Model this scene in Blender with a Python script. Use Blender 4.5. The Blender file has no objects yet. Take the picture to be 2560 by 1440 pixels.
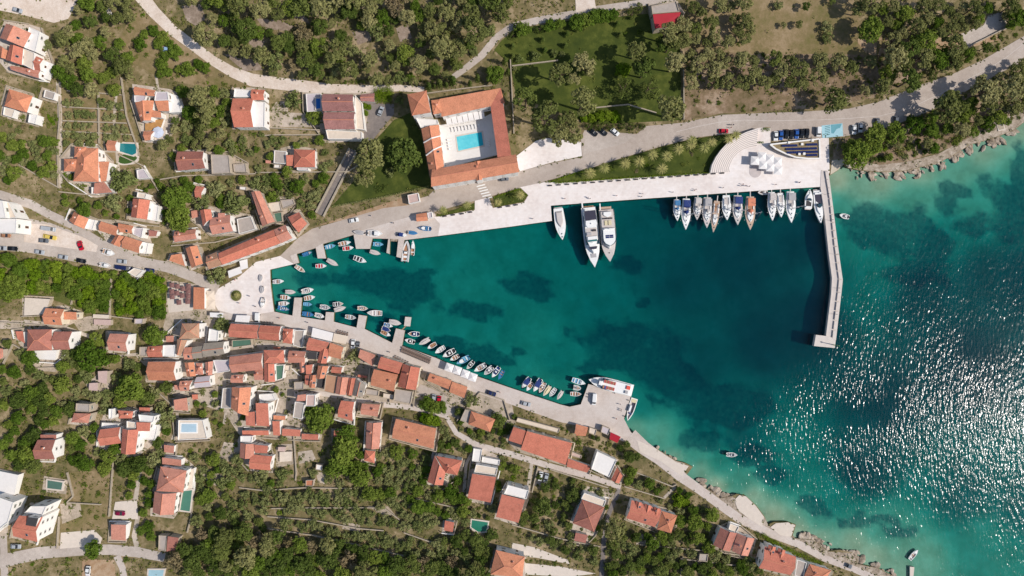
import bpy, bmesh, math, random
import numpy as np
from mathutils import Vector, Matrix

# ------------------------------------------------------------------ camera, sky, sun, exposure
SC = bpy.context.scene
COL = SC.collection
PXM = 0.18            # metres per photo pixel on the water
HC = 305.0            # camera height above the water
SUN_EL, SUN_AZ_IMG = 44.0, 13.0     # elevation; degrees below image-right

cam_d = bpy.data.cameras.new('camera')
cam_d.sensor_width = 36.0
cam_d.lens = 36.0 * HC / (2560 * PXM)
cam_d.clip_start, cam_d.clip_end = 1.0, 4000.0
cam = bpy.data.objects.new('camera', cam_d)
cam.location = (0, 0, HC)
COL.objects.link(cam)
SC.camera = cam

world = bpy.data.worlds.new('World')
SC.world = world
world.use_nodes = True
wn = world.node_tree
sky = wn.nodes.new('ShaderNodeTexSky')
sky.sky_type = 'NISHITA'
sky.sun_disc = False
sky.sun_elevation = math.radians(SUN_EL)
bg = wn.nodes['Background']
bg.inputs['Strength'].default_value = 0.12
wn.links.new(sky.outputs[0], bg.inputs['Color'])
_a = math.radians(SUN_AZ_IMG)
SUND = Vector((math.cos(_a) * math.cos(math.radians(SUN_EL)), -math.sin(_a) * math.cos(math.radians(SUN_EL)), math.sin(math.radians(SUN_EL))))
sky.sun_rotation = math.atan2(SUND.x, SUND.y)
sun_d = bpy.data.lights.new('sun', 'SUN')
sun_d.energy = 4.3
sun_d.angle = math.radians(0.53)
sun_d.color = (1.0, 0.945, 0.87)
sun = bpy.data.objects.new('sun', sun_d)
sun.rotation_euler = SUND.to_track_quat('Z', 'Y').to_euler()
COL.objects.link(sun)
vs = SC.view_settings
vs.view_transform = 'Standard'
vs.look = 'None'
vs.exposure = 0.0
vs.gamma = 1.0
SC.cycles.max_bounces = 6
SC.cycles.transparent_max_bounces = 12
SC.cycles.volume_bounces = 0
SC.cycles.use_denoising = True

RNG = random.Random(7)
NR = np.random.default_rng(11)

# ------------------------------------------------------------------ materials
def lin(r, g, b, k=1.0):
    f = lambda c: (c / 255 / 12.92 if c / 255 <= 0.04045 else ((c / 255 + 0.055) / 1.055) ** 2.4) * k
    return (f(r), f(g), f(b), 1.0)

class NT:
    def __init__(s, name):
        s.m = bpy.data.materials.new(name); s.m.use_nodes = True
        s.t = s.m.node_tree; s.n = s.t.nodes; s.l = s.t.links
        s.p = s.n['Principled BSDF']; s.out = s.n['Material Output']
    def node(s, kind, **kw):
        n = s.n.new(kind)
        for k, v in kw.items():
            if k.startswith('_'): setattr(n, k[1:], v)
            else:
                k2 = int(k[1:]) if k[0] == 'i' and k[1:].isdigit() else k.replace('_', ' ')
                n.inputs[k2].default_value = v
        return n
    def link(s, a, b): s.l.new(a, b)
    def noise(s, scale, detail=3, rough=0.55, coord=None, dist=0.0):
        n = s.node('ShaderNodeTexNoise', Scale=scale, Detail=detail, Roughness=rough, Distortion=dist)
        s.link(coord if coord is not None else s.pos(), n.inputs['Vector'])
        return n.outputs['Fac']
    def pos(s):
        if not hasattr(s, '_pos'):
            s._pos = s.node('ShaderNodeNewGeometry').outputs['Position']
        return s._pos
    def ramp(s, fac, stops, interp='LINEAR'):
        r = s.n.new('ShaderNodeValToRGB'); r.color_ramp.interpolation = interp
        e = r.color_ramp.elements
        while len(e) < len(stops): e.new(0.5)
        for i, (p, c) in enumerate(stops):
            e[i].position = p; e[i].color = c if len(c) == 4 else (*c, 1)
        s.link(fac, r.inputs['Fac']); return r.outputs['Color']
    def mix(s, fac, a, b, mode='MIX'):
        m = s.n.new('ShaderNodeMix'); m.data_type = 'RGBA'; m.blend_type = mode
        for v, i in ((fac, 0), (a, 6), (b, 7)):
            if hasattr(v, 'is_linked'): s.link(v, m.inputs[i])
            else: m.inputs[i].default_value = v
        return m.outputs[2]
    def math(s, op, a, b=0.0):
        m = s.n.new('ShaderNodeMath'); m.operation = op
        for v, i in ((a, 0), (b, 1)):
            if hasattr(v, 'is_linked'): s.link(v, m.inputs[i])
            else: m.inputs[i].default_value = v
        return m.outputs[0]
    def bump(s, h, strength=0.3, dist=0.1):
        b = s.node('ShaderNodeBump', Strength=strength, Distance=dist)
        s.link(h, b.inputs['Height']); s.link(b.outputs[0], s.p.inputs['Normal']); return b

MATS = {}
def plain(name, rgb, rough=0.7, var=0.12, scale=0.6, k=0.85, metal=0.0, bump=0.0, spec=0.3, fine=6.0):
    """a painted / plastered / stony surface: base colour with soft blotches and fine grain"""
    if name in MATS: return MATS[name]
    m = NT(name); base = lin(*rgb, k)
    dark = tuple(c * (1 - var) for c in base[:3]) + (1,)
    lite = tuple(min(1, c * (1 + var * 0.7)) for c in base[:3]) + (1,)
    c1 = m.ramp(m.noise(scale, 4), [(0.3, dark), (0.7, lite)])
    c2 = m.mix(0.35, c1, m.ramp(m.noise(fine, 2), [(0.3, dark), (0.7, lite)]))
    m.link(c2, m.p.inputs['Base Color'])
    m.p.inputs['Roughness'].default_value = rough
    m.p.inputs['Metallic'].default_value = metal
    m.p.inputs['Specular IOR Level'].default_value = spec
    if bump: m.bump(m.noise(fine, 3), bump, 0.05)
    MATS[name] = m.m; return m.m

def roof_mat(name, rgb, mottle=0.3, k=0.86, patch=None):
    """terracotta tiles: rows of barrel tiles in UV metres, each tile a little different"""
    if name in MATS: return MATS[name]
    m = NT(name); base = lin(*rgb, k)
    uv = m.node('ShaderNodeUVMap').outputs[0]
    br = m.node('ShaderNodeTexBrick', Scale=1.0, Mortar_Size=0.03, Bias=0.0, Brick_Width=0.34, Row_Height=0.42)
    br.offset = 0.0
    sh = lambda f: tuple(min(1, c * f) for c in base[:3]) + (1,)
    br.inputs['Color1'].default_value = sh(1.0 + mottle); br.inputs['Color2'].default_value = sh(1.0 - mottle)
    br.inputs['Mortar'].default_value = sh(0.55)
    m.link(uv, br.inputs['Vector'])
    big = m.ramp(m.noise(0.35, 5, 0.65), [(0.28, sh(0.66)), (0.5, sh(1.0)), (0.74, sh(1.22))])
    c = m.mix(0.55, br.outputs['Color'], big)
    obj = m.node('ShaderNodeObjectInfo').outputs['Random']
    tint = m.ramp(obj, [(0.0, (0.86, 0.82, 0.8)), (0.5, (1, 1, 1)), (1.0, (1.1, 1.06, 1.0))])
    c = m.mix(1.0, c, tint, 'MULTIPLY')
    lich = m.ramp(m.noise(1.3, 5, 0.7), [(0.58, (0, 0, 0)), (0.75, (1, 1, 1))])
    c = m.mix(m.math('MULTIPLY', lich, 0.5), c, patch or lin(150, 130, 112, 0.8))
    m.link(c, m.p.inputs['Base Color']); m.p.inputs['Roughness'].default_value = 0.85
    m.p.inputs['Specular IOR Level'].default_value = 0.15
    m.bump(br.outputs['Fac'], 0.5, 0.04)
    MATS[name] = m.m; return m.m

def leaf_mat(name, a, b, c, trans=0.25):
    if name in MATS: return MATS[name]
    m = NT(name)
    obj = m.node('ShaderNodeObjectInfo').outputs['Random']
    base = m.ramp(obj, [(0.0, lin(*a)), (0.5, lin(*b)), (1.0, lin(*c))])
    v = m.ramp(m.noise(0.7, 3), [(0.3, (0.6, 0.64, 0.56)), (0.7, (1.3, 1.27, 1.18))])
    col = m.mix(1.0, base, v, 'MULTIPLY')
    v2 = m.ramp(m.noise(4.5, 2), [(0.3, (0.7, 0.7, 0.66)), (0.72, (1.25, 1.25, 1.2))])
    col = m.mix(1.0, col, v2, 'MULTIPLY')
    d = m.n.new('ShaderNodeBsdfDiffuse'); t = m.n.new('ShaderNodeBsdfTranslucent'); mx = m.n.new('ShaderNodeMixShader')
    m.link(col, d.inputs[0]); m.link(col, t.inputs[0]); mx.inputs[0].default_value = trans
    m.link(d.outputs[0], mx.inputs[1]); m.link(t.outputs[0], mx.inputs[2]); m.link(mx.outputs[0], m.out.inputs['Surface'])
    MATS[name] = m.m; return m.m

def glass(name='glass', rgb=(30, 38, 45), rough=0.08):
    if name in MATS: return MATS[name]
    m = NT(name); m.p.inputs['Base Color'].default_value = lin(*rgb); m.p.inputs['Roughness'].default_value = rough
    m.p.inputs['Specular IOR Level'].default_value = 0.5
    MATS[name] = m.m; return m.m

def gloss(name, rgb, rough=0.3, k=0.85):
    if name in MATS: return MATS[name]
    m = NT(name); b = lin(*rgb, k)
    c = m.ramp(m.noise(1.5, 3), [(0.3, tuple(x * 0.9 for x in b[:3])), (0.7, b[:3])])
    m.link(c, m.p.inputs['Base Color']); m.p.inputs['Roughness'].default_value = rough
    m.p.inputs['Specular IOR Level'].default_value = 0.35
    MATS[name] = m.m; return m.m

def ground_mat(name, cols, s1=0.08, s2=0.7, rough=0.95, bump=0.4, k=0.85):
    """earth, grass, paving: three tones blended by broad and fine noise"""
    if name in MATS: return MATS[name]
    m = NT(name); a, b, c = [lin(*x, k) for x in cols]
    n1 = m.noise(s1, 6, 0.6, dist=0.6); n2 = m.noise(s2, 5, 0.65)
    x = m.math('ADD', m.math('MULTIPLY', n1, 0.6), m.math('MULTIPLY', n2, 0.4))
    col = m.ramp(x, [(0.36, a), (0.5, b), (0.62, c)])
    fine = m.ramp(m.noise(5.0, 2), [(0.3, (0.8, 0.8, 0.8)), (0.7, (1.12, 1.12, 1.12))])
    m.link(m.mix(1.0, col, fine, 'MULTIPLY'), m.p.inputs['Base Color'])
    m.p.inputs['Roughness'].default_value = rough; m.p.inputs['Specular IOR Level'].default_value = 0.15
    m.bump(m.noise(2.5, 5), bump, 0.15)
    MATS[name] = m.m; return m.m

# ------------------------------------------------------------------ mesh helpers
class MB:
    def __init__(s): s.v = []; s.f = []; s.m = []; s.uv = []
    def add(s, vs_, fs, mat=0, uvs=None):
        o = len(s.v); s.v += [tuple(v) for v in vs_]
        for i, f in enumerate(fs):
            s.f.append([o + j for j in f]); s.m.append(mat); s.uv.append(uvs[i] if uvs else None)
        return s
    def box(s, x0, x1, y0, y1, z0, z1, mat=0, M=None, taper=0.0):
        tx, ty = taper * (x1 - x0) / 2, taper * (y1 - y0) / 2
        p = [(x0, y0, z0), (x1, y0, z0), (x1, y1, z0), (x0, y1, z0), (x0 + tx, y0 + ty, z1), (x1 - tx, y0 + ty, z1), (x1 - tx, y1 - ty, z1), (x0 + tx, y1 - ty, z1)]
        if M is not None: p = [tuple(M @ Vector(q)) for q in p]
        return s.add(p, [(0, 3, 2, 1), (4, 5, 6, 7), (0, 1, 5, 4), (1, 2, 6, 5), (2, 3, 7, 6), (3, 0, 4, 7)], mat)
    def prism(s, pts, z0, z1, mat=0, inset=0.0, cap=True, topmat=None):
        n = len(pts); cx = sum(p[0] for p in pts) / n; cy = sum(p[1] for p in pts) / n
        k = 1 - inset
        vv = [(p[0], p[1], z0) for p in pts] + [(cx + (p[0] - cx) * k, cy + (p[1] - cy) * k, z1) for p in pts]
        s.add(vv, [(i, (i + 1) % n, n + (i + 1) % n, n + i) for i in range(n)], mat)
        if cap: s.add([vv[n + i] for i in range(n)], [tuple(range(n))], mat if topmat is None else topmat); s.add(vv[:n], [tuple(reversed(range(n)))], mat)
        return s
    def tube(s, a, b, r0, r1=None, n=6, mat=0):
        a, b = Vector(a), Vector(b); r1 = r0 if r1 is None else r1
        d = (b - a); q = d.to_track_quat('Z', 'Y')
        ring = lambda c, r: [tuple(c + q @ Vector((r * math.cos(2 * math.pi * i / n), r * math.sin(2 * math.pi * i / n), 0))) for i in range(n)]
        vv = ring(a, r0) + ring(b, r1)
        s.add(vv, [(i, (i + 1) % n, n + (i + 1) % n, n + i) for i in range(n)] + [tuple(range(n, 2 * n)), tuple(reversed(range(n)))], mat)
        return s
    def mesh(s, name, mats, smooth=False):
        me = bpy.data.meshes.new(name); me.from_pydata(s.v, [], s.f)
        for m in (mats if isinstance(mats, (list, tuple)) else [mats]): me.materials.append(m)
        if any(s.m): me.polygons.foreach_set('material_index', s.m)
        if any(u is not None for u in s.uv):
            ul = me.uv_layers.new(name='UVMap'); k = 0
            dat = []
            for f, u in zip(s.f, s.uv):
                for j in range(len(f)): dat += list(u[j]) if u else [0, 0]
            ul.data.foreach_set('uv', dat)
        if smooth: me.polygons.foreach_set('use_smooth', [True] * len(me.polygons))
        me.update(); return me

def link(name, me, parent=None, loc=None, rot=None, scale=None, **props):
    o = bpy.data.objects.new(name, me); COL.objects.link(o)
    if loc is not None: o.location = loc
    if rot is not None: o.rotation_euler = rot if hasattr(rot, '__len__') else (0, 0, rot)
    if scale is not None: o.scale = scale
    if parent is not None: o.parent = parent
    for k, v in props.items():
        if v is not None: o[k] = v
    return o
def thing(name, label, category, loc=(0, 0, 0), rot=0, group=None, scale=None):
    return link(name, None, None, loc, rot, scale, label=label, category=category, group=group)
def swapmat(o, i, mat):
    o.material_slots[i].link = 'OBJECT'; o.material_slots[i].material = mat

# ------------------------------------------------------------------ photo pixels -> place
def W(px, py, z=0.0):
    k = PXM * (HC - z) / HC
    return Vector(((px - 1280) * k, (720 - py) * k, z))
def topx(x, y, z=0.0):
    k = PXM * (HC - z) / HC
    return x / k + 1280, 720 - y / k
TILE = {}
def tz(tile, x, y):
    """a reading in a four-times enlarged tile of the photo -> photo pixels"""
    if tile == 'gg': return x, y
    return 640 * int(tile[0]) + x / 4, 360 * int(tile[1]) + y / 4
def pts(s):
    return [tuple(float(q) for q in w.split(',')) for w in s.split()]

COAST = pts("""3000,190 2720,250 2620,290 2560,306 2540,322 2500,340 2460,352 2425,362 2400,378 2377,392 2345,407 2307,417 2265,427 2195,430 2145,425 2120,420
2108,410 2095,426 2076,438 2071,430 2062,455 2051,467 1920,475 1680,492 1605,497 1377,514 1380,552 1280,566 1095,590 1011,600 1002,645 991,642 996,598
975,597 974,635 966,632 971,597 931,596 925,622 890,622 884,587 807,610 815,646 794,646 789,620 741,635 747,657 735,660 675,674 677,720 685,779
731,789 736,744 755,744 751,792 812,801 815,780 835,781 834,804 891,819 897,787 917,790 911,822 980,857 990,821 1012,826 1005,864 1090,895 1190,940
1280,971 1400,1011 1424,1017 1452,1011 1471,960 1577,990 1560,1047 1577,1080 1605,1107 1642,1122 1690,1152 1712,1157 1732,1167 1717,1187 1720,1202
1742,1210 1777,1227 1800,1245 1830,1240 1842,1235 1865,1240 1892,1265 1912,1292 1920,1312 1935,1305 1970,1305 1990,1312 1980,1345 2032,1350 2070,1378
2100,1375 2132,1382 2145,1410 2195,1420 2232,1440 2330,1490 2480,1560 2700,1800""")
NATURAL = [(2, 17), (83, 105)]
LAND = COAST + pts("6000,9000 -9000,9000 -9000,-9000 9000,-9000 9000,-400")
WATERPOLY = COAST + pts("6000,9000 9000,9000 9000,-400")

GX = np.arange(-520, 3040, 24.0); GY = np.arange(-408, 1824, 24.0)
def segdist(P, seq):
    d = np.full(len(P), 1e9)
    for (x0, y0), (x1, y1) in zip(seq, seq[1:]):
        a = np.array([x0, y0]); ab = np.array([x1 - x0, y1 - y0]); L = max(1e-6, ab @ ab)
        t = np.clip(((P - a) @ ab) / L, 0, 1); d = np.minimum(d, np.hypot(*(P - a - t[:, None] * ab).T))
    return d
def inpoly(P, poly):
    x, y = P[:, 0], P[:, 1]; c = np.zeros(len(P), bool); n = len(poly)
    for i in range(n):
        x0, y0 = poly[i]; x1, y1 = poly[i - 1]
        if y0 == y1: continue
        k = ((y0 > y) != (y1 > y)) & (x < (x1 - x0) * (y - y0) / (y1 - y0) + x0); c ^= k
    return c
_gx, _gy = np.meshgrid(GX, GY); _P = np.stack([_gx.ravel(), _gy.ravel()], 1)
_d = segdist(_P, COAST); _d[inpoly(_P, WATERPOLY)] = 0
_dn = np.minimum(segdist(_P, COAST[2:17]), segdist(_P, COAST[84:]))
_h = 1.1 + 0.0125 * np.maximum(0, _d - 120) + 0.00001 * np.maximum(0, _d - 200) ** 2
_h = np.minimum(_h, 0.55 + 0.035 * _dn)
HG = _h.reshape(_gx.shape)
for _ in range(2):
    K = HG.copy(); K[1:-1, 1:-1] = (HG[1:-1, 1:-1] * 4 + HG[:-2, 1:-1] + HG[2:, 1:-1] + HG[1:-1, :-2] + HG[1:-1, 2:]) / 8; HG = K
def hpx(px, py):
    fx = min(max((px - GX[0]) / 24, 0), len(GX) - 1.001); fy = min(max((py - GY[0]) / 24, 0), len(GY) - 1.001)
    i, j = int(fx), int(fy); u, v = fx - i, fy - j
    return float((HG[j, i] * (1 - u) + HG[j, i + 1] * u) * (1 - v) + (HG[j + 1, i] * (1 - u) + HG[j + 1, i + 1] * u) * v)
def G(px, py, up=0.0):
    return W(px, py, hpx(px, py) + up)

EX = np.zeros((720, 1280), np.uint8)      # where no tree may stand (half-size pixel raster)
_ey, _ex = np.mgrid[0:720, 0:1280]
def mark(poly, val=1, grow=0):
    xs = [p[0] for p in poly]; ys = [p[1] for p in poly]
    x0, x1 = max(0, int(min(xs) / 2) - 2), min(1279, int(max(xs) / 2) + 2); y0, y1 = max(0, int(min(ys) / 2) - 2), min(719, int(max(ys) / 2) + 2)
    if x1 <= x0 or y1 <= y0: return
    P = np.stack([_ex[y0:y1 + 1, x0:x1 + 1].ravel() * 2.0 + 1, _ey[y0:y1 + 1, x0:x1 + 1].ravel() * 2.0 + 1], 1)
    k = inpoly(P, poly).reshape(y1 - y0 + 1, x1 - x0 + 1)
    if grow: k |= (segdist(P, list(poly) + [poly[0]]) < grow).reshape(k.shape)
    EX[y0:y1 + 1, x0:x1 + 1][k] = val

def drape_bm(poly, up, skirt=None, step=24):
    bm = bmesh.new()
    vsx = [bm.verts.new((p[0], p[1], 0)) for p in poly]
    bm.faces.new(vsx); bm.normal_update(); bmesh.ops.triangulate(bm, faces=bm.faces[:], ngon_method='EAR_CLIP')
    x0, x1 = min(p[0] for p in poly), max(p[0] for p in poly); y0, y1 = min(p[1] for p in poly), max(p[1] for p in poly)
    for g in GX:
        if x0 < g < x1: bmesh.ops.bisect_plane(bm, geom=bm.verts[:] + bm.edges[:] + bm.faces[:], plane_co=(g, 0, 0), plane_no=(1, 0, 0), dist=1e-4)
    for g in GY:
        if y0 < g < y1: bmesh.ops.bisect_plane(bm, geom=bm.verts[:] + bm.edges[:] + bm.faces[:], plane_co=(0, g, 0), plane_no=(0, 1, 0), dist=1e-4)
    for v in bm.verts: v.co = W(v.co.x, v.co.y, hpx(v.co.x, v.co.y) + up)
    bmesh.ops.recalc_face_normals(bm, faces=bm.faces[:])
    if sum(f.normal.z for f in bm.faces) < 0: bmesh.ops.reverse_faces(bm, faces=bm.faces[:])
    if skirt is not None:
        be = [e for e in bm.edges if len(e.link_faces) == 1]
        r = bmesh.ops.extrude_edge_only(bm, edges=be)
        for v in r['geom']:
            if isinstance(v, bmesh.types.BMVert): v.co.z = skirt if skirt < 0 else v.co.z - skirt
        bmesh.ops.recalc_face_normals(bm, faces=bm.faces[:])
    return bm
def drape(name, poly, up, mat, skirt=0.12, ex=True, **props):
    bm = drape_bm(poly, up, skirt); me = bpy.data.meshes.new(name); bm.to_mesh(me); bm.free(); me.materials.append(mat)
    if ex: mark(poly)
    return link(name, me, **props)
def ribbon(path, wid=None):
    """centre line (x,y[,width]) -> outline polygon"""
    P = [p if len(p) > 2 else (p[0], p[1], wid) for p in path]; L, R = [], []
    for i, (x, y, w_) in enumerate(P):
        a, b = P[max(0, i - 1)], P[min(len(P) - 1, i + 1)]
        dx, dy = b[0] - a[0], b[1] - a[1]; n = math.hypot(dx, dy) or 1
        L.append((x - dy / n * w_ / 2, y + dx / n * w_ / 2)); R.append((x + dy / n * w_ / 2, y - dx / n * w_ / 2))
    return L + R[::-1]
# ------------------------------------------------------------------ ground, sea bed and water
M_SCRUB = ground_mat('scrub_ground', [(90, 90, 52), (130, 116, 82), (172, 152, 122)], 0.09, 0.5)
M_GRAVEL = ground_mat('gravel_pale', [(206, 186, 168), (222, 205, 190), (232, 218, 205)], 0.1, 0.8, bump=0.2)
M_ASPH = ground_mat('asphalt_sunworn', [(174, 159, 147), (187, 172, 160), (197, 183, 171)], 0.05, 0.5, bump=0.1)
M_ASPH2 = ground_mat('asphalt_patched', [(176, 162, 150), (190, 177, 166), (204, 191, 180)], 0.05, 0.6, bump=0.1)
M_QUAY = ground_mat('quay_concrete', [(196, 180, 168), (208, 194, 184), (216, 204, 195)], 0.05, 0.6, bump=0.1)
M_DARKASPH = ground_mat('asphalt_dark', [(120, 112, 108), (136, 126, 120), (150, 140, 132)], 0.08, 0.6, bump=0.1)
M_PAVE = ground_mat('village_paving', [(150, 138, 118), (186, 170, 152), (206, 190, 174)], 0.12, 0.7)
M_DRY = ground_mat('dry_field', [(112, 106, 62), (140, 122, 88), (164, 142, 112)], 0.06, 0.45)
M_TRACKSOIL = ground_mat('bare_soil', [(150, 118, 88), (172, 142, 112), (190, 165, 138)], 0.1, 0.6)
M_LAWN = ground_mat('lawn_grass', [(60, 72, 30), (74, 84, 34), (98, 104, 46)], 0.06, 0.4, bump=0.3)
M_VEG = ground_mat('green_ground', [(70, 84, 34), (104, 106, 56), (146, 130, 92)], 0.1, 0.5)
M_ROCK = ground_mat('shore_rock', [(128, 112, 94), (172, 156, 138), (205, 190, 174)], 0.3, 1.2, bump=0.9)
M_STONE = plain('dry_stone', (178, 164, 144), 0.9, 0.25, 1.5, bump=0.5)
M_CREAM = plain('cream_concrete', (218, 204, 190), 0.85, 0.1, 0.8)
M_WHITE = plain('white_plaster', (240, 235, 228), 0.8, 0.06, 0.7, k=0.88)
M_PAINT = plain('white_paint', (235, 232, 226), 0.6, 0.08, 2.0)
M_KERB = plain('kerb_stone', (206, 196, 186), 0.85, 0.1, 1.0)

M_DRYSC = ground_mat('dead_brush', [(128, 112, 96), (152, 134, 118), (176, 158, 144)], 0.25, 1.2)
M_YARDP = ground_mat('path_stone', [(172, 158, 142), (192, 178, 162), (208, 194, 180)], 0.2, 1.0)
M_SLOPE = ground_mat('stony_slope', [(104, 94, 62), (142, 120, 96), (176, 154, 132)], 0.08, 0.5)
def marble():
    m = NT('promenade_limestone'); 
    a, b, c = lin(222, 208, 200, .9), lin(233, 222, 215, .9), lin(240, 231, 226, .9)
    x = m.math('ADD', m.math('MULTIPLY', m.noise(0.05, 5), 0.6), m.math('MULTIPLY', m.noise(0.6, 4), 0.4))
    col = m.ramp(x, [(0.36, a), (0.5, b), (0.62, c)])
    br = m.node('ShaderNodeTexBrick', Scale=1.0, Mortar_Size=0.012, Brick_Width=1.6, Row_Height=0.8)
    br.inputs['Color1'].default_value = (1, 1, 1, 1); br.inputs['Color2'].default_value = (0.94, 0.94, 0.94, 1); br.inputs['Mortar'].default_value = (0.8, 0.79, 0.78, 1)
    m.link(m.pos(), br.inputs['Vector'])
    m.link(m.mix(1.0, col, br.outputs['Color'], 'MULTIPLY'), m.p.inputs['Base Color']); m.p.inputs['Roughness'].default_value = 0.7
    MATS['marble'] = m.m; return m.m
M_PROM = marble()

bm = drape_bm(LAND, 0.0, -13.0)
me = bpy.data.meshes.new('ground'); bm.to_mesh(me); bm.free(); me.materials.append(M_SCRUB)
link('ground', me, kind='structure')
mark(WATERPOLY, 2)

# --- sea bed: depth from soundings read off the colour of the water
SOUND = pts("""720,720,2.2 800,680,3.0 900,700,3.6 1000,650,3.8 1150,650,3.6 1250,600,4 1100,780,3.6 1250,800,3.8 1200,900,3.4 1400,900,4.0 1350,960,2.8
1430,990,2.6 1330,830,3.4 1150,720,3.5 1400,700,4.6 1500,800,5.2 1450,600,5.0 1600,600,6.6 1700,700,8 1850,650,8.8 2000,600,8.8 2020,800,9.6 1900,850,9 1750,900,7.4 1650,950,5
1600,1010,3.4 1590,1070,1.0 1650,1085,1.3 1700,1110,2.2 1690,1135,0.6 1750,1170,0.7 1740,1140,1.8 1790,1215,0.35 1850,1200,1.6 1880,1240,0.5 1930,1290,0.4 2000,1330,0.4 1850,1100,6 1950,1180,3.6 1800,1150,2.4 1760,1060,5
2050,1300,1.6 2050,1340,0.5 2080,1250,3.2 2150,1180,8.6 2200,1320,1.8 2130,1360,0.6 2180,1390,0.6 2300,1400,1.2 2260,1430,0.8 2450,1350,2.6 2500,1430,2.4 2400,1230,6 2550,1250,5.5 2200,1000,9.6
2400,900,10 2550,700,8.5 2300,750,8.6 2130,720,4.8 2110,600,3.2 2200,650,4.0 2095,450,0.35 2100,520,1.7 2150,460,0.9 2200,448,0.6 2300,432,0.7 2300,500,1.7 2400,430,1.3 2450,375,0.7
2520,350,0.8 2550,330,0.6 2560,400,1.9 2450,500,2.3 2550,500,3.5 2350,600,4.4 2450,700,8 2250,560,2.4""")
SA = np.array(SOUND)
GRASS = pts("""1320,712,58,30 1340,730,40,22 980,712,110,38 880,692,50,28 1040,745,60,30 1180,775,70,26 1060,690,40,16 780,700,50,20 1600,870,120,62 1560,840,90,36 1660,930,75,55 1700,960,70,40 1480,845,50,20
1200,885,55,26 1130,860,50,20 1250,905,40,20 1295,880,22,13 1470,920,22,16 1520,910,28,18 1790,1010,120,50 1760,1100,60,30 1850,1020,90,60 1640,1005,22,12 2180,560,75,55 2165,600,40,25 2290,560,36,55 2240,600,50,40 2330,620,60,60
2400,480,24,20 2370,500,30,45 2480,470,34,30 2530,500,50,40 2550,420,28,60 2440,560,60,30 2540,560,60,50 2300,680,90,40 2030,1260,30,20 2060,1285,24,14 1930,1190,40,25 2120,1310,40,14 2180,1300,60,18 2260,1330,50,16 1560,660,40,20 1330,990,20,10
740,760,40,24 870,790,60,22 960,800,40,16 1000,760,40,24 1420,830,14,8 1610,760,24,12 1880,1140,60,24""")
step = 12.0
sx = np.concatenate([np.arange(600, 3000, step), [3600, 9200]]); sy = np.concatenate([[-900], np.arange(-100, 1780, step), [2600, 9200]])
bx, by = np.meshgrid(sx, sy); P = np.stack([bx.ravel(), by.ravel()], 1)
num = np.zeros(len(P)); den = np.zeros(len(P))
for (x, y, d) in SOUND:
    w_ = 1.0 / ((P[:, 0] - x) ** 2 + (P[:, 1] - y) ** 2 + 400.0) ** 1.7; num += w_ * d; den += w_
dep = (num / den).reshape(bx.shape)
gr = np.zeros(len(P))
wob = 9 * np.sin(P[:, 0] / 13.0 + np.sin(P[:, 1] / 17.0) * 2) + 7 * np.sin(P[:, 1] / 9.0 + P[:, 0] / 29.0)
for (x, y, a, b) in GRASS:
    r = np.hypot((P[:, 0] + wob - x) / a, (P[:, 1] + wob * 0.6 - y) / b); gr = np.maximum(gr, np.clip((1.25 - r) * 2.0, 0, 1))
zz = -dep.ravel() * (0.62 - 0.09 * np.clip((bx.ravel() - 2090) / 60, 0, 1))
nxx, nyy = len(sx), len(sy)
vv = [tuple(W(P[i, 0], P[i, 1], float(zz[i]))) for i in range(len(P))]
ff = [(j * nxx + i, (j + 1) * nxx + i, (j + 1) * nxx + i + 1, j * nxx + i + 1) for j in range(nyy - 1) for i in range(nxx - 1)]
me = bpy.data.meshes.new('sea_bed'); me.from_pydata(vv, [], ff)
me.polygons.foreach_set('use_smooth', [True] * len(me.polygons))
at = me.attributes.new('seagrass', 'FLOAT', 'POINT'); at.data.foreach_set('value', gr.astype(np.float32))
m = NT('sea_bed_sand')
sand = m.ramp(m.noise(0.12, 6, 0.6), [(0.3, lin(170, 160, 132)), (0.55, lin(192, 181, 153)), (0.75, lin(208, 197, 170))])
sg = m.node('ShaderNodeAttribute', _attribute_name='seagrass').outputs['Fac']
edge = m.math('ADD', sg, m.math('MULTIPLY', m.math('SUBTRACT', m.noise(0.1, 8, 0.7), 0.5), 2.4))
mask = m.ramp(edge, [(0.25, (0, 0, 0)), (0.85, (1, 1, 1))])
spk = m.ramp(m.noise(0.22, 5, 0.6), [(0.62, (0, 0, 0)), (0.78, (0.4, 0.4, 0.4))])
mask = m.mix(1.0, mask, spk, 'LIGHTEN')
grass = m.ramp(m.noise(0.5, 4), [(0.3, lin(94, 110, 102)), (0.7, lin(132, 140, 124))])
m.link(m.mix(mask, sand, grass), m.p.inputs['Base Color']); m.p.inputs['Roughness'].default_value = 1.0; m.p.inputs['Specular IOR Level'].default_value = 0.0
me.materials.append(m.m)
link('sea_bed', me, kind='structure')

# --- water: a closed body that absorbs light with depth, wind-roughened outside the breakwater
BAY = pts("600,560 1000,560 1380,480 2060,440 2082,690 2060,880 1950,960 1800,1060 1640,1110 1500,1060 900,860 600,820")
tx = np.concatenate([np.arange(560, 3060, 25.0), [3800, 9300]]); ty = np.concatenate([[-1000], np.arange(-120, 1800, 24.0), [2700, 9300]])
wx, wy = np.meshgrid(tx, ty); P = np.stack([wx.ravel(), wy.ravel()], 1)
sgn = np.where(inpoly(P, BAY), -1, 1) * segdist(P, BAY + BAY[:1])
wind = np.clip(0.5 + sgn / 160.0, 0.12, 1.0)
n1, n2 = len(tx), len(ty)
mb = MB(); mb.v = [tuple(W(P[i, 0], P[i, 1], 0)) for i in range(len(P))]
mb.f = [[j * n1 + i, (j + 1) * n1 + i, (j + 1) * n1 + i + 1, j * n1 + i + 1] for j in range(n2 - 1) for i in range(n1 - 1)]
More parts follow.
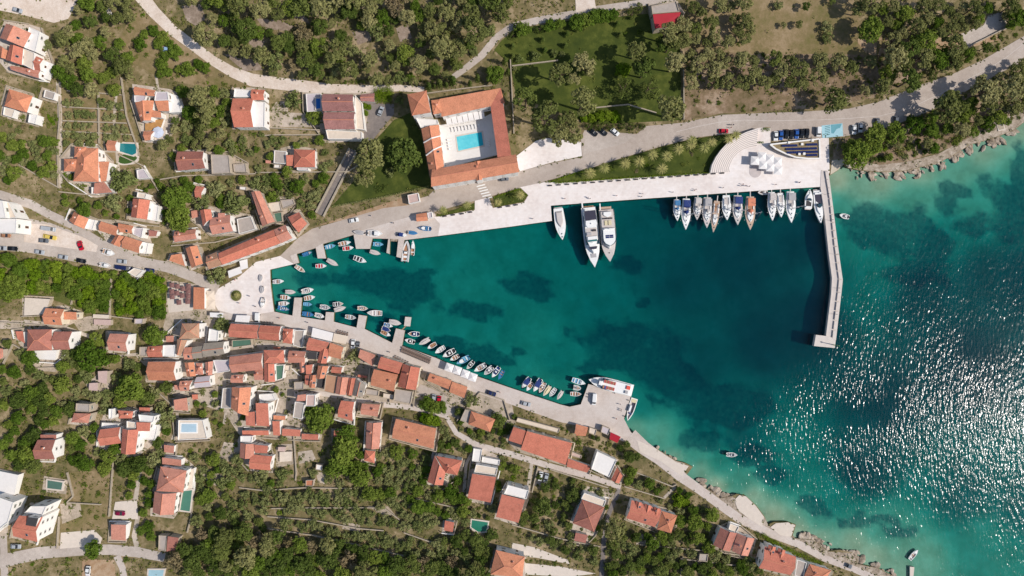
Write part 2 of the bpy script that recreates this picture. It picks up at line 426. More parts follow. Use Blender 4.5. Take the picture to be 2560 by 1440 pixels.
loop = [i for i in range(n1)] + [j * n1 + n1 - 1 for j in range(1, n2)] + [(n2 - 1) * n1 + i for i in range(n1 - 2, -1, -1)] + [j * n1 for j in range(n2 - 2, 0, -1)]
o = len(mb.v); mb.v += [(mb.v[i][0], mb.v[i][1], -14.0) for i in loop]; L = len(loop)
mb.f += [[loop[i], loop[(i + 1) % L], o + (i + 1) % L, o + i] for i in range(L)] + [[o + i for i in range(L)]]
me = bpy.data.meshes.new('water'); me.from_pydata(mb.v, [], mb.f)
at = me.attributes.new('wind', 'FLOAT', 'POINT'); at.data.foreach_set('value', np.concatenate([wind, np.zeros(L)]).astype(np.float32))
m = NT('sea_water')
for n in list(m.n):
    if n != m.out: m.n.remove(n)
mp = m.node('ShaderNodeMapping'); mp.inputs['Scale'].default_value = (1.0, 0.34, 1.0); mp.inputs['Rotation'].default_value = (0, 0, math.radians(-9))
m.link(m.pos(), mp.inputs['Vector'])
wav = m.math('ADD', m.math('MULTIPLY', m.noise(0.8, 1, 0.5, mp.outputs[0]), 1.0), m.math('MULTIPLY', m.noise(1.7, 1, 0.5, mp.outputs[0]), 0.45))
gust = m.ramp(m.noise(0.022, 3, 0.55, m.pos(), 0.4), [(0.34, (0.25, 0.25, 0.25)), (0.48, (1, 1, 1))])
wd = m.math('MULTIPLY', m.node('ShaderNodeAttribute', _attribute_name='wind').outputs['Fac'], gust)
b = m.node('ShaderNodeBump', Distance=0.275); m.link(wav, b.inputs['Height']); m.link(wd, b.inputs['Strength'])
gl = m.node('ShaderNodeBsdfGlossy', Roughness=0.14, Color=(0.34, 0.325, 0.33, 1)); m.link(b.outputs[0], gl.inputs['Normal'])
tr = m.node('ShaderNodeBsdfTransparent')
fr = m.node('ShaderNodeFresnel', IOR=1.333)
mx = m.n.new('ShaderNodeMixShader'); m.link(fr.outputs[0], mx.inputs[0]); m.link(tr.outputs[0], mx.inputs[1]); m.link(gl.outputs[0], mx.inputs[2])
m.link(mx.outputs[0], m.out.inputs['Surface'])
va = m.node('ShaderNodeVolumeAbsorption')
SIG = (0.95, 0.19, 0.15); dens = 0.95
va.inputs['Color'].default_value = tuple(1 - s_ / dens for s_ in SIG) + (1,); va.inputs['Density'].default_value = dens
vsc = m.node('ShaderNodeVolumeScatter', Density=0.042, Anisotropy=0.0); vsc.inputs['Color'].default_value = (0.0, 0.5, 0.95, 1)
av = m.n.new('ShaderNodeAddShader'); m.link(va.outputs[0], av.inputs[0]); m.link(vsc.outputs[0], av.inputs[1])
m.link(av.outputs[0], m.out.inputs['Volume'])
me.materials.append(m.m)
link('water', me, kind='structure')

# --- roads, quays, paths, fields
S_ = dict(kind='structure')
road_top = pts("2760,20 2560,90 2457,150 2382,185 2295,215 2195,255 2120,272 1995,280 1920,282 1805,287 1705,307 1615,315 1592,335 1462,325 1452,345 1456,392 1380,408 1300,428 1200,455 1085,476 1070,490 952,522 840,555 780,572 745,595")
road_bot = pts("700,640 735,660 741,635 789,620 807,610 884,587 900,577 1040,537 1085,530 1187,502 1280,475 1317,467 1367,452 1455,427 1530,402 1655,365 1745,343 1830,333 1850,336 1900,318 1926,318 1926,354 2056,345 2058,340 2107,342 2220,318 2270,300 2330,275 2420,225 2495,185 2545,160 2560,142 2760,60")
drape('coast_road', road_top + road_bot, 0.10, M_ASPH, **S_)
drape('gravel_track', ribbon(pts("345,-20,36 385,30,30 430,75,26 480,112,24 530,150,24 580,180,26 630,200,32 690,208,30 760,216,30 830,222,24 920,222,18 1000,220,16 1060,224,14")), 0.10, M_GRAVEL, **S_)
drape('upper_lane', ribbon(pts("1700,-10,16 1625,4,16 1505,22,18 1405,40,18 1340,52,18 1280,66,18 1240,95,18 1205,138,17 1165,170,16 1130,195,14")), 0.10, M_ASPH2, **S_)
drape('forecourt', pts("1438,-10 1485,-10 1490,20 1440,30"), 0.14, M_GRAVEL, **S_)
drape('west_road', ribbon(pts("-60,478,24 0,488,24 75,510,22 125,537,20 180,562,20 240,600,20 300,632,22 350,655,26 420,668,26 480,690,26 545,722,34")), 0.14, M_ASPH2, **S_)
drape('car_park', pts("-60,582 0,582 42,548 75,547 125,557 200,585 257,615 332,640 350,667 300,677 190,655 75,632 0,625 -60,620"), 0.10, M_ASPH2, **S_)
drape('yard', pts("60,560 115,560 205,592 245,612 240,630 60,605"), 0.13, M_GRAVEL, **S_)
drape('upper_parking', pts("-60,-20 200,-20 188,15 170,47 135,57 60,38 0,26 -60,20"), 0.10, M_GRAVEL, **S_)
drape('square', pts("512,718 545,722 600,690 640,655 700,640 735,660 675,674 677,720 685,779 640,786 600,790 545,775"), 0.12, M_PROM, **S_)
drape('north_quay', pts("884,587 900,577 1040,537 1085,530 1100,560 1095,590 1011,600 996,598 975,597 971,597 931,596 925,622 890,622"), 0.12, M_QUAY, **S_)
drape('promenade', pts("1100,560 1085,543 1100,541 1187,525 1187,502 1222,493 1232,520 1310,506 1321,488 1300,468 1367,454 1400,457 1776,432 1790,395 1812,367 1850,337 1900,319 1926,320 1926,360 1990,395 2050,395 2050,345 2072,345 2074,430 2062,455 2051,467 1920,475 1680,492 1605,497 1377,514 1380,552 1280,566 1095,590"), 0.14, M_PROM, **S_)
drape('south_quay', pts("545,775 600,790 640,786 685,779 731,789 751,792 812,801 834,804 891,819 911,822 980,857 1005,864 1090,895 1190,940 1280,971 1400,1011 1424,1017 1452,1011 1471,960 1577,990 1560,1047 1577,1080 1605,1107 1570,1110 1500,1075 1400,1055 1280,1012 1170,975 1050,925 940,890 880,860 740,822 640,802 560,800"), 0.12, M_QUAY, **S_)
drape('sea_path', ribbon(pts("1575,1090,40 1610,1120,34 1650,1148,30 1700,1190,26 1750,1225,22 1800,1262,22 1850,1298,22 1930,1335,20 2000,1362,18 2060,1395,17 2140,1425,16 2230,1465,16")), 0.16, M_QUAY, **S_)
drape('bathing_platform', pts("1592,1100 1640,1122 1690,1155 1722,1165 1705,1190 1650,1152 1600,1130"), 0.22, M_CREAM, **S_)
drape('bathing_platform', pts("1836,1250 1848,1238 1865,1241 1890,1265 1910,1292 1905,1318 1870,1295 1845,1275"), 0.22, M_CREAM, **S_)
drape('bathing_platform', pts("1926,1318 1940,1308 1970,1306 1988,1313 1978,1342 1950,1338"), 0.22, M_CREAM, **S_)
drape('village_ground', pts("418,700 520,715 545,775 560,800 640,802 740,822 880,860 940,890 1050,925 1170,975 1280,1012 1290,1060 1180,1060 1110,1035 980,1020 860,1020 760,1030 690,1100 600,1090 560,1030 430,990 340,890 400,850 415,790"), 0.06, M_PAVE, ex=False, **S_)
drape('village_lane', ribbon(pts("735,984,10 790,982,11 865,994,11 940,1009,12 1030,1019,12 1115,1040,12 1140,1082,13 1190,1112,15 1280,1136,15 1380,1167,15 1480,1193,14 1552,1218,13")), 0.12, M_QUAY, **S_)
drape('village_lane', ribbon(pts("350,880,10 420,870,10 470,860,10 570,868,10 640,862,10 735,866,10")), 0.12, M_ASPH2, **S_)
drape('alley', ribbon(pts("1548,1222,10 1535,1255,11 1520,1290,11 1510,1350,12 1503,1460,12")), 0.12, M_DARKASPH, **S_)
drape('lower_lane', ribbon(pts("-60,1412,34 0,1404,34 100,1382,30 212,1375,26 275,1374,26 340,1380,26 412,1394,22")), 0.12, M_ASPH2, **S_)
drape('lower_lane', ribbon(pts("8,1340,18 10,1400,18 12,1460,18")), 0.15, M_ASPH2, **S_)
drape('lower_lane', ribbon(pts("292,1390,18 306,1420,16 312,1460,16")), 0.15, M_ASPH2, **S_)
drape('parking_bay', pts("152,1332 235,1325 255,1345 250,1364 150,1372"), 0.14, M_CREAM, **S_)
drape('parking_bay', pts("288,1255 342,1250 345,1298 280,1298"), 0.14, M_CREAM, **S_)
drape('parking_bay', pts("205,1398 285,1400 290,1460 205,1460"), 0.14, M_TRACKSOIL, **S_)
drape('terrace_paving', pts("1280,1357 1335,1368 1420,1400 1424,1410 1340,1394 1312,1392 1310,1388 1280,1380"), 0.16, M_CREAM, **S_)
drape('terrace_paving', pts("1312,1408 1400,1416 1490,1434 1420,1442 1312,1436"), 0.16, M_CREAM, **S_)
drape('road_patch', pts("1795,290 1918,283 1922,317 1795,337"), 0.115, M_ASPH2, **S_)
drape('road_patch', pts("1465,328 1590,337 1560,358 1470,382 1458,388"), 0.115, M_ASPH2, **S_)
drape('driveway', pts("905,250 955,260 985,260 985,285 930,352 905,352 920,290 908,265"), 0.12, M_DARKASPH, **S_)
drape('driveway', pts("1050,960 1108,985 1135,1035 1105,1040 1075,1000 1040,985"), 0.12, M_ASPH2, **S_)
drape('castle_forecourt', pts("1285,395 1340,352 1365,345 1452,355 1455,390 1380,406 1300,428"), 0.18, M_PROM, **S_)
drape('dry_clearing', pts("330,30 375,40 430,92 500,132 560,176 628,212 628,226 520,222 420,198 380,185 320,150 300,95"), 0.05, M_DRY, ex=False, **S_)
drape('field', pts("1730,-20 2130,-20 2150,60 2200,100 2290,110 2250,142 2000,142 1870,142 1730,128 1712,60"), 0.05, M_DRY, ex=False, **S_)
drape('field', pts("1722,245 1800,205 1900,225 2000,215 2060,240 2045,276 1920,276 1800,284 1712,302"), 0.05, M_DRY, ex=False, **S_)
drape('field', pts("2130,90 2300,100 2480,70 2500,100 2300,150 2180,150"), 0.05, M_TRACKSOIL, ex=False, **S_)
drape('dry_slope', pts("1712,120 1870,135 2060,135 2290,140 2330,165 2200,240 2060,268 1920,278 1800,284 1712,302"), 0.06, M_SLOPE, ex=False, **S_)
drape('shore_bank', pts("2082,345 2110,345 2230,320 2340,280 2430,228 2560,165 2640,140 2640,270 2560,290 2500,318 2460,335 2400,360 2330,385 2265,405 2195,412 2130,404 2084,398"), 0.03, M_SLOPE, ex=False, **S_)
drape('ruined_platform', pts("2402,85 2412,120 2517,72 2502,30 2470,40 2460,62"), 0.12, M_ASPH2, **S_)
drape('castle_lawn', pts("1292,72 1420,52 1540,42 1622,34 1645,75 1700,110 1704,300 1480,312 1290,240 1275,160 1235,125 1255,100"), 0.08, M_LAWN, ex=False, **S_)
drape('castle_lawn', pts("985,300 1025,282 1052,330 1078,468 830,516 895,440 925,365"), 0.08, M_LAWN, ex=False, **S_)
drape('park_lawn', pts("1372,456 1455,429 1530,404 1655,367 1745,345 1830,335 1848,340 1812,367 1790,395 1776,430 1400,455"), 0.2, M_LAWN, ex=False, **S_)
drape('flower_bed', pts("1088,540 1187,507 1187,523 1100,540"), 0.24, M_LAWN, ex=False, **S_)
drape('flower_bed', pts("1234,494 1298,471 1319,488 1308,504 1238,518"), 0.24, M_LAWN, ex=False, **S_)
drape('soil_bank', pts("790,565 1012,492 1028,512 960,520 850,552"), 0.14, M_TRACKSOIL, **S_)
drape('valley_meadow', pts("-60,640 80,650 200,672 300,690 415,700 415,795 215,780 110,740 -60,730"), 0.05, M_VEG, ex=False, **S_)
drape('garden_plot', pts("150,225 310,235 345,345 330,420 150,420"), 0.04, M_DRY, ex=False, **S_)
drape('garden_plot', pts("170,1180 260,1175 285,1190 270,1320 150,1335 160,1260"), 0.05, M_DRY, ex=False, **S_)
drape('meadow_strip', pts("200,715 275,700 280,770 215,775"), 0.08, M_LAWN, ex=False, **S_)
for k, q in enumerate(("455,15 500,10 515,45 490,65 465,50", "640,45 700,52 735,66 720,78 660,72", "560,135 640,150 660,175 610,178", "880,80 920,75 930,100 895,112", "990,70 1020,60 1030,95 1000,105", "730,40 760,30 775,60", "620,100 660,95 665,120 630,128")):
    drape('dry_scrub', pts(q), 0.07, M_DRYSC, ex=True, **S_)
for q in ("668,278 790,285 795,318 668,318", "690,255 720,252 720,280 672,282", "100,880 150,885 140,930 70,925", "215,960 250,930 280,930 270,980 225,985", "0,800 100,803 110,822 0,822", "180,800 225,790 280,795 270,820 200,830", "560,1105 600,1110 590,1150 540,1160", "690,1110 730,1110 735,1160 690,1170", "745,1130 780,1125 790,1150 748,1160", "500,1165 560,1190 540,1215 500,1190", "790,1180 815,1180 812,1210 795,1205", "920,1265 970,1266 990,1290 950,1285", "860,1305 900,1312 900,1330 855,1322", "1340,1170 1372,1175 1370,1210 1335,1215", "1460,1215 1530,1225 1540,1250 1450,1240", "1595,1335 1660,1340 1650,1365 1590,1362", "0,1300 20,1305 20,1340 0,1345", "110,1190 170,1200 165,1235 105,1230", "150,1260 200,1255 205,1290 155,1310", "1150,1000 1210,985 1260,1010 1250,1035 1180,1020"):
    drape('stone_yard', pts(q), 0.09, M_PAVE, ex=False, **S_)
for q in ("290,240,7 285,300,7 290,360,7 300,470,7", "146,205,12 150,300,11 150,400,11 150,470,12", "390,190,6 400,250,6 395,330,5", "860,425,9 830,480,8", "440,1000,7 445,1060,7 430,1100,7", "560,935,8 570,1000,7 560,1060,7", "690,985,7 700,1040,7 730,1075,8", "345,1290,10 335,1340,12 345,1375,14", "350,1180,8 338,1250,12", "1190,1115,8 1165,1160,8 1160,1230,8", "1330,1150,9 1320,1230,9 1290,1310,9", "1690,1215,8 1660,1245,7", "60,805,12 150,815,10 250,850,8", "250,870,6 300,890,6 350,885,8"):
    drape('footpath', ribbon(pts(q)), 0.11, M_YARDP, ex=True, **S_)
# limestone skin on the natural shore
for seg in (COAST[2:17], COAST[84:101], COAST[100:114]):
    inner = []
    for i, (x, y) in enumerate(seg):
        a, b = seg[max(0, i - 1)], seg[min(len(seg) - 1, i + 1)]
        dx, dy = b[0] - a[0], b[1] - a[1]; n = math.hypot(dx, dy) or 1
        w_ = 26 if seg is not COAST[84:101] and y < 600 else 13
        inner.append((x + dy / n * w_ , y - dx / n * w_) if seg[0][1] < 600 else (x + dy / n * 10, y - dx / n * 10))
M_SAND = ground_mat('beach_sand', [(198, 184, 162), (212, 199, 178), (222, 210, 192)], 0.15, 0.9, bump=0.1)
drape('beach', pts("2076,437 2080,400 2110,398 2112,408 2095,425"), 0.1, M_SAND, **S_)
drape('rocky_shore', pts("2112,408 2120,419 2145,424 2195,429 2265,426 2307,416 2345,406 2377,391 2400,377 2425,361 2460,351 2500,339 2540,321 2560,305 2640,270 2620,240 2560,275 2500,300 2470,285 2470,318 2420,345 2345,385 2265,405 2200,412 2130,402"), 0.06, M_ROCK, ex=False, **S_)
drape('rocky_shore', pts("1605,1108 1642,1123 1690,1153 1712,1158 1717,1188 1720,1203 1742,1211 1777,1228 1800,1246 1830,1241 1912,1293 1920,1313 1980,1345 2032,1351 2070,1379 2132,1383 2145,1411 2195,1421 2232,1441 2330,1491 2310,1500 2140,1432 2050,1398 1990,1368 1920,1338 1840,1302 1780,1258 1700,1205 1640,1160"), 0.07, M_ROCK, ex=False, **S_)

for jp in ("1011,599 1002,645 991,642 996,597", "975,596 974,635 966,632 971,596", "807,608 815,646 794,646 789,618", "741,633 747,657 735,660 725,640", "731,790 736,744 755,744 751,794", "812,803 815,780 835,781 834,806", "891,821 897,787 917,790 911,824", "980,859 990,821 1012,826 1005,866"):
    drape('stone_jetty', pts(jp), 0.17, M_QUAY, **S_)
drape('slipway', pts("976,597 995,598 993,604 976,603"), 0.1, M_ROCK, **S_)
# painted lines
def stripe(a, b, wid_m, up=0.108):
    P0, P1 = np.array(a[:2]), np.array(b[:2]); d = P1 - P0; n = np.array([-d[1], d[0]]) / np.hypot(*d) * wid_m / PXM / 2
    return [tuple(P0 + n), tuple(P1 + n), tuple(P1 - n), tuple(P0 - n)]
mb = MB()
cl = pts("2560,108 2520,140 2480,166 2420,198 2350,235 2270,272 2200,290 2120,296 2040,300 1920,302 1860,300 1800,305 1740,317 1690,330")
for a, b in zip(cl, cl[1:]):
    n = max(1, int(math.hypot(b[0] - a[0], b[1] - a[1]) / 8))
    for i in range(n):
        p = [a[0] + (b[0] - a[0]) * i / n, a[1] + (b[1] - a[1]) * i / n]; q = [a[0] + (b[0] - a[0]) * (i + 1) / n, a[1] + (b[1] - a[1]) * (i + 1) / n]
        mb.add([G(x, y, 0.128) for x, y in stripe(p, q, 0.16)], [(0, 1, 2, 3)])
link('centre_line', mb.mesh('centre_line', plain('road_paint_worn', (214, 204, 196), 0.7, 0.15, 1.0)), kind='structure')
cw = link('pedestrian_crossing', None, kind='structure')
for i in range(6):
    x, y = 1191 + i * 3.6, 465 + i * 6.2
    mb = MB().add([G(px_, py_, 0.13) for px_, py_ in ((x, y), (x + 21, y - 5), (x + 22, y - 2.2), (x + 1, y + 2.8))], [(0, 1, 2, 3)])
    link('crossing_stripe', mb.mesh('crossing_stripe', M_PAINT), cw)
# ------------------------------------------------------------------ buildings
ROOF = dict(o=roof_mat('terracotta_orange', (214, 144, 112)), r=roof_mat('terracotta_red', (207, 128, 107)), p=roof_mat('terracotta_pink', (209, 146, 126)),
            b=roof_mat('terracotta_brown', (176, 118, 105)), t=roof_mat('terracotta_tan', (194, 152, 124)), g=roof_mat('weathered_grey_tiles', (156, 146, 134), 0.12),
            m=roof_mat('mottled_tiles', (172, 124, 118), 0.4), n=roof_mat('mottled_orange', (217, 146, 115), 0.38), c=plain('crimson_sheet', (176, 34, 48), 0.5),
            C=plain('grey_concrete_roof', (178, 166, 156), 0.85, 0.16, 0.7), W=plain('white_roof_screed', (236, 230, 224), 0.75, 0.07, 0.7), K=plain('cream_tiles', (224, 208, 190), 0.8, 0.12, 0.8),
            L=plain('lilac_grey_roof', (200, 188, 190), 0.7, 0.1, 0.8), T=plain('green_tarpaulin', (84, 118, 100), 0.6, 0.15, 0.8), O=plain('ochre_patio', (188, 140, 86), 0.8, 0.2, 0.8),
            P=plain('pale_pink_screed', (204, 176, 166), 0.8, 0.12, 0.8), D=plain('roof_well_shade', (70, 66, 66), 0.8, 0.2, 0.9))  # D: flat dark sheet, shade of an open well put into its colour
WALLM = dict(w=M_WHITE, k=plain('cream_plaster', (226, 212, 188), 0.85, 0.1, 0.6), s=plain('stone_wall', (190, 174, 154), 0.9, 0.2, 1.4, bump=0.4), p=plain('peach_plaster', (226, 190, 165), 0.85, 0.1, 0.6))
M_RIDGE = plain('ridge_tile', (214, 140, 112), 0.85, 0.2, 2.0)
M_FRAME = plain('window_surround', (214, 206, 196), 0.7, 0.08, 1.0)
M_SHUT = [plain('shutter_green', (120, 138, 118), 0.6), plain('shutter_brown', (150, 118, 94), 0.6), plain('shutter_grey', (190, 190, 188), 0.6)]
GLASS = glass()
def win_mesh(i):
    mb = MB(); mb.box(-0.45, 0.45, -0.02, 0.07, -0.62, 0.62, 0); mb.box(-0.35, 0.35, 0.07, 0.085, -0.5, 0.5, 1)
    mb.box(-0.03, 0.03, 0.085, 0.10, -0.5, 0.5, 0)
    for s in (-1, 1): mb.box(s * 0.46 if s > 0 else -.8, .8 if s > 0 else -0.46, 0.0, 0.06, -0.56, 0.56, 2)
    mb.box(-0.55, 0.55, -0.02, 0.16, -0.7, -0.63, 0)
    return mb.mesh('window', [M_FRAME, GLASS, M_SHUT[i]])
WINM = [win_mesh(i) for i in range(3)]
_mb = MB(); _mb.box(-0.6, 0.6, -0.02, 0.06, 0, 2.2, 0); _mb.box(-0.47, 0.47, 0.06, 0.09, 0, 2.08, 1)
DOORM = _mb.mesh('door', [M_FRAME, plain('door_wood', (92, 62, 44), 0.6)])
_mb = MB(); _mb.box(-0.35, 0.35, -0.28, 0.28, -0.8, 1.1, 0); _mb.box(-0.45, 0.45, -0.38, 0.38, 1.1, 1.22, 1); _mb.box(-0.2, 0.2, -0.16, 0.16, 1.22, 1.5, 1)
CHIM = _mb.mesh('chimney', [M_WHITE, M_RIDGE])
_mb = MB(); _mb.box(-0.45, 0.45, -0.6, 0.6, -0.05, 0.1, 0); _mb.box(-0.36, 0.36, -0.5, 0.5, 0.1, 0.13, 1)
SKYL = _mb.mesh('skylight', [plain('skylight_frame', (150, 150, 152), 0.4), GLASS])

def solid_roof(top_v, top_f, th, mat, name):
    """thick roof shell from its top faces, UV in metres along and down each slope"""
    mb = MB(); n = len(top_v); low = [Vector(v) - Vector((0, 0, th)) for v in top_v]
    for f in top_f:
        a, b_, c_ = (Vector(top_v[f[0]]), Vector(top_v[f[1]]), Vector(top_v[f[2]])); nn = (b_ - a).cross(c_ - a)
        if nn.z < 0: f = f[::-1]; nn = -nn
        nn.normalize(); u = Vector((-nn.y, nn.x, 0)); u = u.normalized() if u.length > 1e-4 else Vector((1, 0, 0)); v = nn.cross(u)
        mb.add([top_v[i] for i in f], [tuple(range(len(f)))], 0, [[(u.dot(Vector(top_v[i])), v.dot(Vector(top_v[i]))) for i in f]])
        mb.add([low[i] for i in reversed(f)], [tuple(range(len(f)))], 0)
    cnt = {}
    for f in top_f:
        for i in range(len(f)):
            e = (f[i], f[(i + 1) % len(f)]); k = tuple(sorted(e)); cnt.setdefault(k, []).append(e)
    for k, es in cnt.items():
        if len(es) == 1:
            i, j = es[0]; mb.add([top_v[i], top_v[j], low[j], low[i]], [(0, 1, 2, 3)], 0)
    return mb.mesh(name, mat)

FOOT = []
M_YARD = ground_mat('yard_concrete', [(176, 160, 144), (198, 182, 166), (212, 198, 184)], 0.2, 0.9)
def quadpx(tile, txt):
    q = [tz(tile, *p) for p in pts(txt)]
    return q
def house(tile, label, rows, wall='w', cat='house', name='house', chim=0.5, win=True, base_up=0.0, group=None, mat_wall=None, yard=True, fire=()):
    """rows: 'TYPE x,y x,y x,y x,y height colour'; the ridge runs along the first edge"""
    blocks = []; ap = None
    for r in rows.strip().split('\n'):
        w_ = r.split(); q = [tz(tile, *map(float, a.split(','))) for a in w_[1:5]]; blocks.append((w_[0], q, float(w_[5]), w_[6] if len(w_) > 6 else 'o'))
    allp = [p for b_ in blocks for p in b_[1]]
    cx, cy = sum(p[0] for p in allp) / len(allp), sum(p[1] for p in allp) / len(allp)
    base = hpx(cx, cy) + base_up; org = W(cx, cy, base)
    root = thing(name, label, cat, org, group=group)
    if yard:
        c2 = np.array([cx, cy]); hull = sorted(set(allp)); 
        def half(P):
            H = []
            for q in P:
                while len(H) > 1 and (H[-1][0] - H[-2][0]) * (q[1] - H[-2][1]) - (H[-1][1] - H[-2][1]) * (q[0] - H[-2][0]) <= 0: H.pop()
                H.append(q)
            return H
        hp = half(hull)[:-1] + half(hull[::-1])[:-1]; yr = random.Random(int(cx))
        ap = []
        for q in hp:
            d = math.hypot(q[0] - cx, q[1] - cy) or 1; gq = yr.uniform(4, 11); ap.append((q[0] + (q[0] - cx) / d * gq, q[1] + (q[1] - cy) / d * gq))
        drape('yard', ap, 0.075 + 0.02 * yr.random(), yr.choice([M_PAVE, M_PAVE, M_YARD]), ex=False, kind='structure')
    wm = mat_wall or WALLM[wall]
    if ap:
        for i2 in range(len(ap)):
            if yr.random() < .5:
                a2, b2 = G(*ap[i2]) - org, G(*ap[(i2 + 1) % len(ap)]) - org; d2 = b2 - a2
                if d2.length > 3 and not EX[min(719, max(0, int((ap[i2][1] + ap[(i2 + 1) % len(ap)][1]) / 4))), min(1279, max(0, int((ap[i2][0] + ap[(i2 + 1) % len(ap)][0]) / 4)))]:
                    n2 = Vector((-d2.y, d2.x, 0)).normalized() * .18; q2 = [a2 + n2, b2 + n2, b2 - n2, a2 - n2]; hh2 = yr.uniform(.7, 1.3)
                    link('yard_wall', MB().add([tuple(v - Vector((0, 0, .8))) for v in q2] + [tuple(v + Vector((0, 0, hh2))) for v in q2], [(4, 5, 6, 7), (0, 1, 5, 4), (1, 2, 6, 5), (2, 3, 7, 6), (3, 0, 4, 7)]).mesh('yard_wall', yr.choice([M_STONE, M_STONE, wm])), root)
    feet = [[W(p[0], p[1], base + b_[2]).xy for p in b_[1]] for b_ in blocks]
    myrng = random.Random(int(cx * 7 + cy * 13)); shut = myrng.randrange(3)
    for bi, (ty, q, hh, col) in enumerate(blocks):
        ze = base + hh
        p = [W(x, y, ze) for x, y in q]
        # counter-clockwise in the world
        area = sum(p[i].x * p[(i + 1) % 4].y - p[(i + 1) % 4].x * p[i].y for i in range(4))
        cen = sum((Vector(v) for v in p), Vector()) / 4
        mark([topx(v.x, v.y, base) for v in p], 1); mark(q, 1)
        loc = lambda v: tuple(Vector(v) - org)
        ins = 0.3 if ty in 'GHSP' else 0.0
        def inset(v):
            d = (cen - v); d.z = 0; return v + d.normalized() * ins * 1.3
        f = [inset(v) for v in p]
        wid = ((p[0] - p[3]).length + (p[1] - p[2]).length) / 2; ln = ((p[0] - p[1]).length + (p[3] - p[2]).length) / 2
        wb = -2.6 if hh > 1.5 else -1.2
        mb = MB()
        tops = {}
        if ty == 'G':
            rise = 0.25 * wid; r0 = (p[0] + p[3]) / 2 + Vector((0, 0, rise)); r1 = (p[1] + p[2]) / 2 + Vector((0, 0, rise))
            tv = [p[0], p[1], p[2], p[3], r0, r1]; tf = [(0, 1, 5, 4), (4, 5, 2, 3)]
            gw0 = (f[0] + f[3]) / 2 + Vector((0, 0, rise * 0.93)); gw1 = (f[1] + f[2]) / 2 + Vector((0, 0, rise * 0.93))
        elif ty in 'HP':
            rise = 0.24 * min(wid, ln); k = min(0.5, 0.5 * wid / max(ln, 0.1)) if ty == 'H' else 0.5
            m0, m1 = (p[0] + p[3]) / 2, (p[1] + p[2]) / 2; r0 = m0.lerp(m1, k) + Vector((0, 0, rise)); r1 = m0.lerp(m1, 1 - k) + Vector((0, 0, rise))
            if (r0 - r1).length < 0.6:
                tv = [p[0], p[1], p[2], p[3], (r0 + r1) / 2]; tf = [(0, 1, 4), (1, 2, 4), (2, 3, 4), (3, 0, 4)]
            else:
                tv = [p[0], p[1], p[2], p[3], r0, r1]; tf = [(0, 1, 5, 4), (1, 2, 5), (2, 3, 4, 5), (3, 0, 4)]
        elif ty == 'S':
            rise = 0.16 * wid; up = Vector((0, 0, rise)); tv = [p[0] + up, p[1] + up, p[2], p[3]]; tf = [(0, 1, 2, 3)]
        # walls
        wt = [v.copy() for v in f]
        for v in wt: v.z = ze - 0.02
        if ty == 'S': wt[0].z += rise * 0.95; wt[1].z += rise * 0.95
        zb = base + wb
        for i in range(4):
            j = (i + 1) % 4; a, b_ = Vector((f[i].x, f[i].y, zb)), Vector((f[j].x, f[j].y, zb))
            if ty == 'G' and i in (1, 3):
                apex = gw1 if i == 1 else gw0
                mb.add([loc(a), loc(b_), loc(wt[j]), loc(apex), loc(wt[i])], [(0, 1, 2, 3, 4)])
            else: mb.add([loc(a), loc(b_), loc(wt[j]), loc(wt[i])], [(0, 1, 2, 3)])
        flat = ty == 'F'
        link('terrace' if flat and hh < 2 else 'wall', mb.mesh('wall', wm), root)
        if flat:
            mb = MB(); mb.add([loc(v + Vector((0, 0, 0.0))) for v in p], [(0, 1, 2, 3)])
            rf = link('terrace_floor' if hh < 2 else 'roof', mb.mesh('roof', ROOF.get(col, ROOF['W'])), root)
            if hh >= 2 and col != 'D':
                for i in range(4):
                    a, b_ = p[i], p[(i + 1) % 4]; d = (b_ - a); L = d.length; ang = math.atan2(d.y, d.x)
                    nin = (cen - (a + b_) / 2); nv = Vector((-d.y, d.x, 0)).normalized(); s = 1 if nv.dot(nin) > 0 else -1
                    M = Matrix.Translation(Vector(loc(a))) @ Matrix.Rotation(ang, 4, 'Z')
                    y0, y1 = (0.003, 0.2) if s > 0 else (-0.2, -0.003)
                    mb = MB(); mb.box(0.2 if i % 2 else 0.002, L - (0.2 if i % 2 else 0.002), y0, y1, 0.003, 0.42 + 0.003 * i, 0, M)
                    link('parapet', mb.mesh('parapet', wm), rf)
        else:
            tvl = [loc(v) for v in tv]
            rf = link('roof', solid_roof(tvl, tf, 0.16, ROOF[col], 'roof'), root)
            if ty in 'GH' and len(tv) == 6:
                mb = MB(); a, b_ = Vector(tvl[4]), Vector(tvl[5]); mb.tube(a + Vector((0, 0, 0.02)), b_ + Vector((0, 0, 0.02)), 0.16, n=6); link('ridge', mb.mesh('ridge', M_RIDGE), rf)
            for fb_, ft in fire:
                if fb_ == bi:
                    a_, b2, rr2 = Vector(loc(p[0].lerp(p[1], ft))), Vector(loc(p[3].lerp(p[2], ft))), Vector(loc(r0.lerp(r1, ft)))
                    u2 = Vector((0, 0, .12)); link('coping', MB().tube(a_ + u2, rr2 + u2, .3, n=6).tube(rr2 + u2, b2 + u2, .3, n=6).mesh('coping', M_WHITE), rf)
            if ty in 'HP':
                for ci in range(4):
                    tgt = Vector(tvl[4]) if len(tv) == 5 else Vector(tvl[4 if ci in (0, 3) else 5])
                    mb = MB(); mb.tube(Vector(tvl[ci]) + Vector((0, 0, 0.03)), tgt + Vector((0, 0, 0.03)), 0.12, n=5); link('hip_ridge', mb.mesh('hip_ridge', M_RIDGE), rf)
